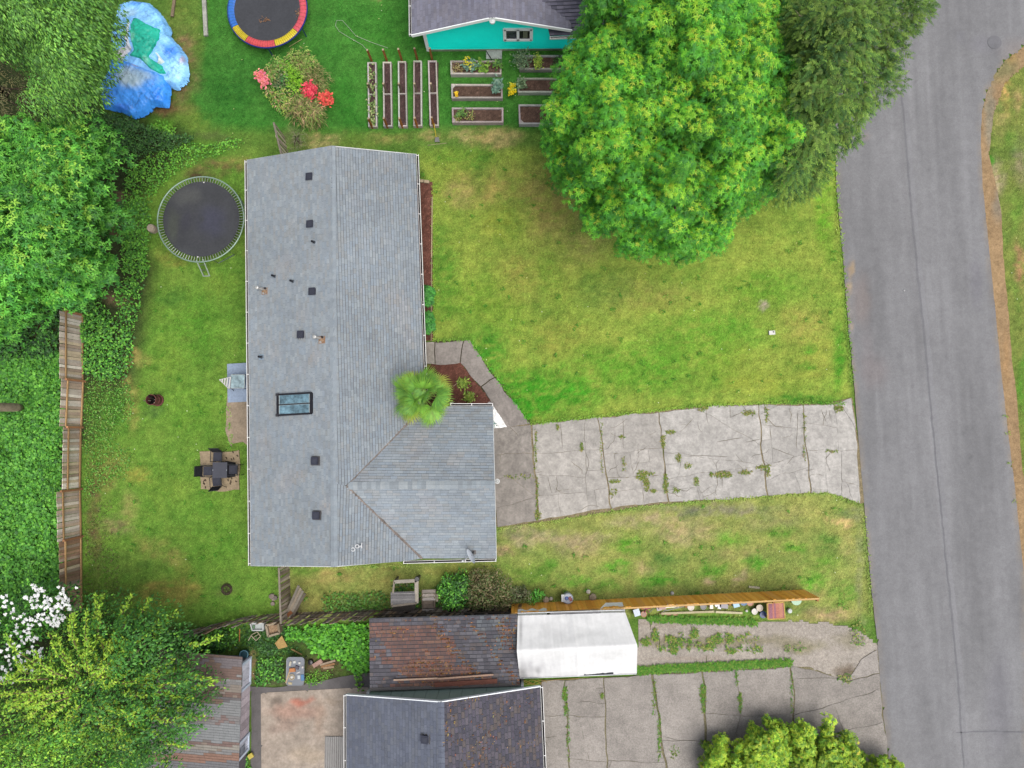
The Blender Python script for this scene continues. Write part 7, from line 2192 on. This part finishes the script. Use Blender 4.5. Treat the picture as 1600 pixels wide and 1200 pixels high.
# -------- flower mound
F1 = [C(*q, 1.35) for q in ((112, 146, 66), (96, 134, 60), (136, 150, 80), (84, 126, 52), (146, 128, 90))]
MG = "plants of the flower mound on the neighbour's lawn"
for lab, nm, ol, zt_, lf in (
    ("olive azalea at the top of the flower mound", "azalea", [(446, 92), (462, 78), (480, 80), (492, 92), (494, 108), (480, 116), (458, 110)], .95, plain_leaf(.16, .25, [C(*q, 1.35) for q in ((118, 150, 66), (100, 132, 60), (140, 160, 80), (134, 120, 80))], .2)),
    ("brown leaved shrub in the upper left of the flower mound", "azalea", [(414, 112), (424, 90), (440, 86), (446, 100), (440, 120), (426, 130), (412, 126)], .9, plain_leaf(.15, .28, F1, .2)),
    ("tan grassy shrub at the right side of the flower mound", "grassy_shrub", [(474, 116), (494, 106), (510, 116), (514, 138), (500, 146), (480, 136)], .8, plain_leaf(.2, .14, [C(150, 140, 92), C(128, 128, 76), C(110, 132, 66)], .3)),
    ("spiky bronze shrub at the bottom of the flower mound", "spiky_shrub", [(452, 158), (466, 148), (490, 156), (502, 166), (500, 184), (482, 192), (462, 188), (450, 174)], 1.0, plain_leaf(.3, .09, [C(*q, 1.3) for q in ((146, 144, 88), (128, 116, 76), (110, 140, 62), (156, 132, 98), (98, 92, 62), (120, 146, 70))], .2)),
    ("green and pinkish shrub in the lower left of the flower mound", "azalea", [(418, 134), (436, 140), (452, 148), (452, 170), (438, 176), (424, 164), (416, 150)], .8, plain_leaf(.14, .3, [C(*q, 1.35) for q in ((110, 152, 64), (90, 140, 60), (150, 164, 76), (164, 130, 104))], .2)),
    ("small dark shrub in the centre left of the flower mound", "azalea", [(430, 116), (446, 112), (452, 130), (450, 146), (434, 142), (426, 130)], .75, plain_leaf(.13, .3, [C(*q, 1.3) for q in ((80, 110, 58), (112, 122, 88), (134, 132, 106), (64, 126, 62))], .2)),
    ("lime green conifer in the middle of the flower mound", "lime_conifer", [(442, 98), (450, 96), (456, 108), (466, 112), (472, 126), (466, 138), (452, 138), (450, 120)], 1.1, plain_leaf(.14, .2, [C(140, 200, 50), C(160, 214, 60), C(120, 184, 50)], .1))):
    shrub(lab, nm, ol, .35, zt_, 8, .22, 42, lf, lumpy=.22, cat="shrub", limbs=5, group=MG)
for lab, pts_, cols_ in (("bright red azalea flowers on the right of the mound, the larger bunch", cl(484, 141, 11, 13, 26, 21), [C(226, 76, 96), C(210, 60, 80), C(236, 100, 110)]), ("coral red azalea flowers at the right tip of the mound", cl(510, 154, 9, 10, 18, 22), [C(226, 84, 80), C(206, 84, 76), C(232, 112, 92)]), ("pink azalea flowers at the left tip of the mound", cl(408, 117, 6, 6, 12, 23) + cl(414, 128, 5, 7, 12, 24), [C(240, 130, 160), C(236, 150, 140), C(226, 120, 110)])):
    crop(lab, "azalea_flowers", pts_, .95, 12, .11, .1, cols_, .5, .09, M_FLOWER, "flowers")
shrub("grey green leafless looking shrub between the slanting slats and the house roof", "twiggy_shrub", [(457, 212), (464, 203), (474, 206), (474, 222), (466, 232), (457, 230)], .3, 1.1, 9, .25, 40, plain_leaf(.14, .12, [C(120, 116, 100), C(96, 110, 70), C(100, 140, 60), C(140, 128, 112)], .2), cat="shrub", limbs=10)

# -------- two clipped shrubs and small plants in the mulch
for lab, (x, y) in (("round clipped green shrub in the mulch bed, the upper of the pair", (666, 460)), ("round clipped green shrub in the mulch bed, the lower of the pair", (667, 503.5))):
    ol = [(x + 10.5 * math.cos(a), y + 15.5 * math.sin(a)) for a in np.linspace(0, 6.283, 14)[:-1]]
    shrub(lab, "clipped_shrub", ol, .3, .75, 5.5, .17, 60, star_leaf(.09, .4, [C(66, 140, 56), C(84, 160, 64), C(50, 112, 48)], [C(110, 180, 80)], .3, 4, .1), lumpy=.05, limbs=5, group="clipped shrubs in the mulch bed")
crop("small yellow green plant in the triangular bed, the upper one", "bedding_plant", cl(724, 599, 3.5, 3, 20, 31), .3, 9, .17, .06, [C(130, 160, 60), C(156, 176, 80), C(110, 140, 56)], .7, .1)
crop("small yellow green plant in the triangular bed, the lower one", "bedding_plant", cl(733.5, 621, 3, 2.6, 26, 32), .3, 9, .16, .06, [C(130, 160, 60), C(160, 170, 84), C(110, 140, 56)], .7, .1)
m = MB(C(206, 176, 150)); m.tube([at(709, 603, .1), at(714, 599, .2), at(716, 593, .25)], .025, n=5); tag(m.build("root", M_WOOD), "pale curled root beside the upper plant in the triangular bed", "root")
crop("blue green sprig by the white gravel at the garage corner", "sprig", cl(771, 663, 1.5, 5, 10, 33), .2, 6, .1, .04, [C(70, 130, 130), C(60, 110, 90)], .5, .04)
# round dirt tubs at the gutter corner
for x, lab in ((706, "pale downpipe head at the left end of the garage gutter"), (765, "pale downpipe head at the right end of the garage gutter")):
    m = MB(C(196, 190, 188)); p = at(x, 631, 2.3); m.lathe((p.x, p.y, 0), [(.05, .05), (.05, 2.1), (.1, 2.2), (.1, 2.34), (.06, 2.34)], n=10); tag(m.build("downpipe", M_PAINT), lab, "downpipe")

# -------- fan palm
pb, ptop = at(686, 621, 0), at(659, 618, 4.1)
palm = thing("fan_palm", "shaggy fan palm rising between the main roof and the garage wing", "palm tree", pb)
m = MB(C(104, 86, 66)); m.tube([pb, pb.lerp(ptop, .5), ptop], [.16, .14, .13], n=10); m.build("trunk", M_BARK, palm)


def frond_mesh(seed, cols):
    r = np.random.default_rng(seed)
    L0 = .72; n = 26
    V = []; F = []; Cc = []
    st = np.array([[0, -.018, 0], [L0, -.012, 0], [L0, .012, 0], [0, .018, 0]]); V += list(st); F.append([0, 1, 2, 3]); Cc += [C(150, 170, 80)] * 4
    for i in range(n):
        a = math.radians(-104 + 208 * i / (n - 1)) + r.normal() * .02
        ln = .74 * (1 - .22 * abs(a) / 2.2) * (.92 + .16 * r.random())
        dx, dy = math.cos(a), math.sin(a)
        def p(s, w):
            return [L0 + dx * ln * s - dy * w, dy * ln * s + dx * w, -.34 * ln * (s ** 2.2) + .03 * abs(w) * 10 * s]
        k = len(V)
        V += [p(.02, .004), p(.55, .03), p(1.0, .002), p(.55, -.03)]
        F.append([k, k + 3, k + 2, k + 1])
        c = np.array(cols[r.integers(len(cols))]) * (.85 + .3 * r.random())
        tip = np.array(C(186, 200, 84, 1.2)) * (.9 + .2 * r.random())
        Cc += [c * .8, c, c * (.75 if seed < 42 else .4) + tip * (.25 if seed < 42 else .6), c]
    return npmesh("frond", np.array(V), np.array(F), np.array(Cc), M_LEAF)


FM = [frond_mesh(40 + i, cc_) for i, cc_ in enumerate([[C(*q, 1.5) for q in w] for w in (((112, 166, 60), (126, 174, 64)), ((94, 146, 62), (108, 156, 62)), ((146, 182, 64), (160, 188, 70)), ((166, 178, 74), (174, 180, 84)), ((150, 126, 84), (166, 146, 92)))])]
k_ = 0
for ring, (cnt, el0, el1, sc, kinds) in enumerate(((9, -16, 2, 1.08, (2, 3, 0, 4, 3)), (8, 8, 24, 1.0, (0, 1, 2)), (7, 30, 48, 1.0, (1, 0, 1)), (6, 54, 80, .92, (0, 1)), (5, 14, 34, .78, (1, 0, 1)))):
    for i in range(cnt):
        az = 6.283 * (i + .37 * ring) / cnt + random.uniform(-.34, .34); el = math.radians(random.uniform(el0 - 8, el1 + 6))
        q = Matrix.Rotation(az, 3, 'Z') @ Matrix.Rotation(-el, 3, 'Y') @ Matrix.Rotation(random.uniform(-.85, .85), 3, 'X')
        o = piece("frond", FM[kinds[k_ % len(kinds)]], palm, ptop + Vector((0, 0, -.28 + .2 * ring)), q.to_quaternion())
        if ring == 4:
            o.location = o.location + Vector((-math.cos(az) * .62, -math.sin(az) * .62, -.1))
        k_ += 1
        s_ = sc * random.uniform(.78, 1.14); o.scale = (s_, s_, s_)


# -------- ground cover: ivy, weeds
def cover(label, name, poly, per_m2, L, Wd, cols, h=(.05, .3), up=1.0, mat=M_LEAF, seed=0, patchy=0.0, lump=.25, cat="ground cover", fade=.3):
    r = np.random.default_rng(seed + 100)
    wp = [tuple(at(*p)[:2]) for p in poly]
    a = np.array(wp)
    area = (a[:, 0].max() - a[:, 0].min()) * (a[:, 1].max() - a[:, 1].min())
    n = int(area * per_m2)
    x = a[:, 0].min() + r.random(n) * (a[:, 0].max() - a[:, 0].min()); y = a[:, 1].min() + r.random(n) * (a[:, 1].max() - a[:, 1].min())
    wx, wy = x + .5 * fbm(x * 1.4, y * 1.4, 3), y + .5 * fbm(x * 1.4 + 30, y * 1.4, 3)
    d = psdf(wx, wy, wp)
    k = (d > 0) & (r.random(n) < np.clip(d / fade + .25, 0, 1)) & (fbm(x * 1.1 + seed, y * 1.1, 3) + .5 > patchy * (.6 + .5 * r.random(n)))
    x, y, d = x[k], y[k], d[k]; n = len(x)
    bump_ = np.clip(.5 + 1.5 * fbm(x * 2.2, y * 2.2, 3), 0, 1.2)
    z = h[0] + (h[1] - h[0]) * bump_ * np.clip(d / .5, .3, 1) * (.55 + .45 * r.random(n))
    P = np.stack([x, y, z], 1)
    N_ = unit(np.array([0, 0, up]) + r.normal(size=(n, 3)) * .42); D_ = r.normal(size=(n, 3)) * np.array([1, 1, .4])
    tone = 1 + .35 * fbm(x * 1.1, y * 1.1, 3)
    ll = L * (.55 + .9 * r.random(n))
    V, F, Cc = leafarr(P, N_, D_, ll, ll * Wd, pal(cols, n, r, .2) * tone[:, None], .15, .1)
    o = link(name, npmesh(name, V, F, Cc, mat), kind="stuff")
    return tag(o, label, cat)


cover("bright ivy carpet left of the board fence", "ivy", [(-120, 560), (60, 560), (100, 548), (101, 945), (60, 950), (0, 990), (-120, 1000)], 560, .14, .85, [C(*q) for q in ((92, 160, 58), (106, 174, 62), (78, 142, 54), (118, 184, 68), (62, 118, 50), (88, 152, 60))], (.1, .7), seed=1, lump=.5)
cover("dark ivy under the trees behind the top of the board fence", "ivy", [(-120, 480), (40, 480), (98, 490), (100, 575), (-120, 590)], 260, .14, .75, IV + IVB[:1], (.05, .5), seed=2, patchy=.3)
cover("dark ivy climbing over the upper end of the board fence", "ivy", [(112, 470), (150, 440), (170, 480), (205, 520), (212, 560), (200, 590), (140, 596), (122, 560)], 300, .12, .75, IV[:2] + IVB, (.05, .6), seed=3)
cover("leafy weeds along the yard side of the board fence", "weeds", [(132, 590), (210, 590), (212, 640), (180, 690), (215, 700), (200, 740), (150, 770), (133, 780)], 200, .10, .5, [C(96, 158, 58), C(112, 172, 64), C(80, 132, 52), C(124, 150, 70)], (.03, .25), seed=4, patchy=.25)
cover("weeds along the lower yard side of the board fence", "weeds", [(130, 780), (170, 770), (180, 850), (200, 930), (240, 960), (300, 975), (290, 990), (130, 960)], 120, .09, .4, [C(100, 116, 58), C(86, 104, 50), C(120, 126, 66), C(110, 96, 62)], (.03, .2), seed=5, patchy=.4)
cover("dark evergreen shrubs below the blue tarpaulins", "undergrowth", [(130, 160), (165, 176), (196, 184), (220, 194), (250, 205), (310, 216), (300, 232), (250, 240), (206, 262), (180, 250), (150, 200)], 420, .13, .45, IV + [C(84, 120, 66), C(76, 112, 60)], (.2, 1.1), seed=6, fade=.2)
cover("bright weeds below the blue tarpaulins", "weeds", [(236, 198), (262, 190), (280, 200), (274, 214), (250, 214)], 300, .13, .6, [C(110, 176, 56), C(130, 190, 64), C(90, 150, 50)], (.1, .5), seed=7)
cover("bright weeds between the leafy tree and the black trampoline", "weeds", [(200, 262), (260, 230), (330, 222), (390, 216), (380, 232), (300, 258), (262, 284), (240, 310), (236, 350), (238, 390), (232, 430), (205, 460), (190, 420), (196, 340), (190, 300)], 260, .11, .6, [C(108, 176, 60), C(94, 158, 56), C(128, 190, 66), C(76, 128, 52)], (.04, .4), seed=8, patchy=.3)
cover("ivy strip behind the black trampoline's left side", "ivy", [(176, 330), (215, 300), (238, 330), (234, 400), (225, 450), (210, 520), (190, 520), (176, 460), (196, 400)], 240, .11, .7, IVB + IVB + IV[:2], (.03, .35), seed=9, patchy=.35)
cover("dense bright ivy between the picket fence and the patio court", "ivy", [(446, 978), (578, 968), (580, 1052), (566, 1062), (540, 1046), (524, 1030), (500, 1028), (486, 1016), (470, 1004), (452, 996)], 420, .15, .85, [C(104, 180, 54), C(120, 196, 60), C(84, 154, 50), C(70, 130, 48)], (.1, .6), seed=10)
cover("ivy tongue hanging onto the court beside the rusty roof", "ivy", [(556, 1050), (570, 1058), (570, 1080), (560, 1080), (556, 1066)], 300, .12, .7, [C(120, 170, 60), C(100, 150, 56)], (.08, .3), seed=11, patchy=.2)
cover("low bright plants right of the junk table", "ground_cover", [(477, 1048), (500, 1044), (520, 1046), (512, 1062), (490, 1070), (477, 1072)], 420, .08, .6, [C(100, 160, 50), C(120, 176, 56), C(84, 140, 48)], (.05, .3), seed=12)
cover("dark leafy plants left of the junk table", "ground_cover", [(400, 1030), (446, 1024), (447, 1066), (420, 1070), (402, 1066), (398, 1046)], 330, .13, .6, IV + IVB, (.05, .5), seed=13, patchy=.2)
cover("grassy ivy round the white crate and the planter", "ground_cover", [(372, 972), (446, 972), (456, 1000), (470, 1026), (446, 1026), (400, 1030), (392, 1012), (372, 1010)], 300, .13, .5, IV + [C(76, 120, 54)], (.03, .3), seed=14, patchy=.15)
cover("bright leaves in the corner between the shed and the path", "ground_cover", [(374, 1176), (394, 1174), (394, 1220), (372, 1220)], 300, .14, .7, IVB, (.1, .5), seed=15)
cover("dark scrub by the shed wall and the picket fence", "undergrowth", [(290, 985), (372, 975), (376, 1012), (330, 1022), (300, 1010)], 300, .14, .55, IV + IVB, (.1, .9), seed=16)
cover("weeds along the north face of the picket fence", "weeds", [(500, 930), (560, 920), (610, 924), (612, 950), (560, 958), (500, 958)], 260, .12, .55, [C(84, 136, 54), C(104, 160, 60), C(70, 112, 50), C(110, 140, 66)], (.05, .5), seed=17, patchy=.25)
cover("weeds inside and around the wooden swing frame", "weeds", [(614, 908), (652, 906), (660, 935), (680, 950), (660, 958), (610, 955)], 240, .12, .55, IV + IVB, (.05, .4), seed=18, patchy=.15)
# shrubs between the garage wing and the fences
shrub("leafy green shrub right of the slatted chair", "fence_shrub", [(686, 918), (704, 900), (724, 896), (732, 912), (734, 940), (716, 952), (690, 950)], .15, .9, 9, .26, 60, plain_leaf(.12, .55, IVB + IV, .25), lumpy=.25)
shrub("brownish twiggy shrub above the rusty garage roof", "fence_shrub", [(728, 900), (748, 886), (776, 896), (800, 914), (802, 940), (780, 956), (744, 956), (730, 936)], .15, .95, 9, .24, 46, plain_leaf(.12, .35, [C(110, 116, 72), C(92, 104, 62), C(126, 118, 84), C(84, 110, 56), C(140, 124, 94)], .2), lumpy=.3, limbs=16)
shrub("small grey green shrub at the left end of the orange fence", "fence_shrub", [(800, 922), (820, 920), (830, 934), (822, 944), (804, 944)], .2, .8, 8, .22, 40, plain_leaf(.11, .35, [C(100, 110, 76), C(84, 104, 62), C(120, 116, 90)], .2), lumpy=.15)
shrub("bright green tuft against the orange fence near its left end", "fence_shrub", [(828, 930), (846, 926), (850, 940), (832, 944)], .15, .6, 7, .2, 50, plain_leaf(.13, .4, [C(84, 156, 56), C(70, 136, 50), C(100, 170, 60)], .2), lumpy=.1)

# weeds in the paving and along the edges
def tufts(label, name, spots, L, cols, seed, cat="weeds"):
    r = np.random.default_rng(seed)
    acc = []
    for (x, y, rx, ry, n) in spots:
        P_ = np.array([tuple(at(x + rx * math.cos(a) * q, y + ry * math.sin(a) * q, .06)) for a, q in zip(r.random(n) * 6.283, np.sqrt(r.random(n)))])
        a_ = r.random(n) * 6.283
        D_ = np.stack([np.cos(a_), np.sin(a_), .3 + .5 * r.random(n)], 1); N_ = unit(np.stack([-np.cos(a_) * .5, -np.sin(a_) * .5, np.ones(n)], 1))
        ll = L * (.5 + r.random(n))
        cc_ = pal(cols, n, r, .25) if cols else np.repeat(gcol([x], [y]), n, 0) * (.9 + .5 * r.random((n, 1))) * np.array([1.1, 1.2, 1.1])
        acc.append(leafarr(P_, N_, D_, ll, ll * .3, cc_, .1, .2))
    V, F, Cc = joinarr(acc)
    o = link(name, npmesh(name, V, F, Cc, M_GRASS), kind="stuff")
    return tag(o, label, cat)


MO = [C(120, 136, 56), C(104, 126, 50), C(140, 146, 74), C(90, 124, 48), C(150, 134, 90)]
tufts("moss and grass tufts in the driveway cracks", "driveway_weeds", [(1003, 743, 8, 8, 200), (1010, 757, 4, 10, 160), (1040, 755, 3, 16, 160), (1036, 690, 3, 12, 120), (1048, 675, 8, 2, 80), (1130, 742, 14, 5, 260), (1112, 742, 3, 3, 50), (1165, 738, 10, 3, 90), (1190, 730, 8, 3, 80), (1060, 715, 4, 6, 90), (1074, 728, 5, 4, 60), (960, 752, 9, 2, 90), (958, 770, 6, 8, 60), (1012, 740, 10, 2, 60), (1020, 767, 5, 2, 60), (1056, 766, 4, 3, 60), (1088, 752, 3, 8, 70), (1098, 638, 8, 4, 100), (1170, 645, 10, 4, 110), (1198, 648, 2, 16, 70), (1310, 638, 7, 5, 110), (1200, 735, 3, 10, 90), (837, 700, 1.5, 34, 110), (839, 775, 1.5, 30, 90), (840, 805, 5, 8, 90), (940, 700, 1.5, 40, 80), (909, 698, 1.5, 8, 60), (872, 668, 2, 4, 40), (972, 683, 4, 3, 40), (1257, 680, 1.5, 40, 80), (1298, 705, 10, 1, 40), (975, 724, 3, 12, 50), (810, 745, 24, 3, 60)], .1, MO, 50)
tufts("green and yellow weeds growing through the gravel beside the canopy", "gravel_weeds", [(1020 + 170 * random.random() ** 1.3, 990 + 30 * random.random(), random.uniform(1, 6), random.uniform(1, 4), random.randint(4, 24)) for _ in range(24)] + [(1023, 992, 5, 9, 110), (1010, 1003, 8, 5, 120), (1047, 997, 9, 4, 90), (1053, 1016, 6, 6, 110), (1034, 1012, 7, 4, 40), (1085, 990, 6, 8, 120), (1105, 1012, 13, 4, 100), (1117, 1000, 13, 6, 150), (1141, 999, 5, 8, 110), (1143, 1017, 9, 4, 100), (1070, 1004, 12, 6, 50), (1183, 1014, 9, 6, 70), (1170, 1000, 18, 8, 30), (1240, 1012, 18, 7, 50), (1340, 990, 12, 20, 120), (1320, 1060, 14, 8, 60)], .13, [C(96, 140, 56), C(84, 132, 50), C(130, 146, 70), C(150, 150, 84)], 51)
tufts("strip of long grass between the gravel and the concrete apron", "grass_strip", [(1000 + i * 11, 1047 - i * .55, 7, 5, 150) for i in range(22)] + [(1020 + i * 12, 967 + .4 * i, 9, 4, 120) for i in range(14)], .16, [C(84, 140, 48), C(72, 124, 44), C(104, 150, 56), C(120, 146, 66)], 52)
tufts("grass in the joints of the concrete apron", "joint_grass", [(883, 1085, 3, 12, 160), (884, 1108, 2, 10, 70), (941, 1088, 2, 5, 50), (1098, 1082, 4, 12, 190), (1099, 1100, 2, 14, 90), (1156, 1090, 2, 8, 80), (1157, 1105, 2, 8, 40), (1022, 1090, 1.5, 30, 90), (1030, 1150, 1.5, 40, 120), (1237, 1080, 1.5, 36, 70), (1100, 1160, 8, 3, 60), (888, 1150, 1.5, 40, 60), (1055, 1175, 8, 12, 40), (1151, 1060, 1.5, 14, 40)], .11, [C(84, 140, 50), C(104, 136, 56), C(120, 130, 66)], 53)
edge = []
for a_, b_, n_ in (((830, 662), (932, 651), 26), ((932, 651), (1090, 634), 34), ((1090, 634), (1200, 630), 26), ((1200, 630), (1322, 630), 28), ((735, 533), (828, 660), 30), ((680, 532), (733, 530), 12), ((862, 815), (1000, 793), 24), ((1000, 793), (1100, 783), 20), ((1100, 783), (1290, 770), 34), ((1304, 240), (1318, 420), 24), ((1318, 420), (1332, 600), 26), ((1350, 800), (1362, 960), 22), ((678, 290), (677, 530), 40), ((1566, 600), (1590, 830), 4), ((1290, 770), (1344, 788), 10), ((776, 828), (860, 816), 12), ((390, 886), (640, 884), 30), ((860, 942), (1250, 921), 50), ((356, 636), (362, 700), 10)):
    for i in range(n_):
        f = (i + random.random()) / n_
        edge.append((a_[0] + (b_[0] - a_[0]) * f, a_[1] + (b_[1] - a_[1]) * f, 4, 2.0, 10))
tufts("longer grass fringing the lawns along walks, driveway and road", "edge_grass", edge, .10, None, 54, "grass")

# turf: short blades over all the lawns, coloured like the ground they grow from
r = np.random.default_rng(77)
n = 230000
x = c0.x + r.random(n) * (c1.x - c0.x); y = c1.y + r.random(n) * (c0.y - c1.y)
px, py = topx(x, y, 0)
ok = (px > -20) & (px < 1620) & (py > -20) & (py < 1220)
solid = [ROAD, DRIVE, APRON, WALK, SGRAV, MULCH, [(655, 570), (720, 566), (795, 668), (655, 668)], [(386, 250), (520, 228), (650, 241), (664, 634), (770, 634), (776, 873), (629, 877), (522, 886), (392, 884)], [(314, 704), (375, 704), (375, 766), (314, 766)], [(353, 566), (400, 566), (400, 697), (353, 697)], SHOULDER, [(408, 1060), (600, 1060), (600, 1300), (370, 1300), (390, 1075)], [(575, 960), (1000, 955), (1000, 1300), (540, 1300)], [(-200, 560), (100, 560), (100, 1300), (-200, 1300)], [(160, 5), (300, 5), (300, 190), (160, 190)]] + [q for q, l_ in narrow] + [q for q, l_, c_ in wide]
for p_ in solid:
    ok &= ~inpoly(px, py, p_)
x, y, px, py = x[ok], y[ok], px[ok], py[ok]; n = len(x)
col = gcol(px, py)
bare = (col[:, 0] > col[:, 1] * 1.02) & (r.random(n) < .75)
x, y, col = x[~bare], y[~bare], col[~bare]; n = len(x)
a_ = r.random(n) * 6.283
D_ = np.stack([np.cos(a_), np.sin(a_), .2 + .5 * r.random(n)], 1); N_ = unit(np.stack([-np.cos(a_) * .4, -np.sin(a_) * .4, np.ones(n)], 1) + r.normal(size=(n, 3)) * .2)
ll = .06 * (.5 + r.random(n))
col = col * (1.0 + .35 * r.random((n, 1))) * np.array([1, 1.03, 1])
V, F, Cc = leafarr(np.stack([x, y, np.full(n, .012)], 1), N_, D_, ll, ll * .34, col, .1, .1)
o = link("turf", npmesh("turf", V, F, Cc, M_GRASS), kind="stuff")
tag(o, "short turf of the lawns around the grey house", "grass")
cs_ = []
rcl = random.Random(9)
while len(cs_) < 260:
    x_, y_ = rcl.uniform(140, 1350), rcl.uniform(215, 960)
    if any(inpoly(np.array([x_]), np.array([y_]), z_)[0] for z_ in (LAWN_F, LAWN_S, BACK)) and not any(inpoly(np.array([x_]), np.array([y_]), s_)[0] for s_ in solid):
        cs_.append((x_, y_, rcl.uniform(1.5, 6), rcl.uniform(1.2, 4), rcl.randint(8, 34)))
tufts("darker clumps of clover and coarse grass scattered in the lawns", "clover", cs_, .085, [C(74, 130, 42), C(88, 146, 46), C(64, 112, 42), C(104, 156, 54)], 61, "clover")
# daisies and pale specks in the front lawn
k = r.integers(0, n, 260)
pp = np.stack([x[k], y[k], np.full(len(k), .07)], 1)
V, F, Cc = leafarr(pp, np.tile([0, 0, 1.0], (len(k), 1)), r.normal(size=(len(k), 3)) * np.array([1, 1, 0]), .05, .05, pal([C(226, 232, 200), C(214, 214, 150)], len(k), r, .1), .05)
tag(link("daisies", npmesh("daisies", V, F, Cc, M_FLOWER), kind="stuff"), "tiny pale daisies dotted over the lawns", "daisies")
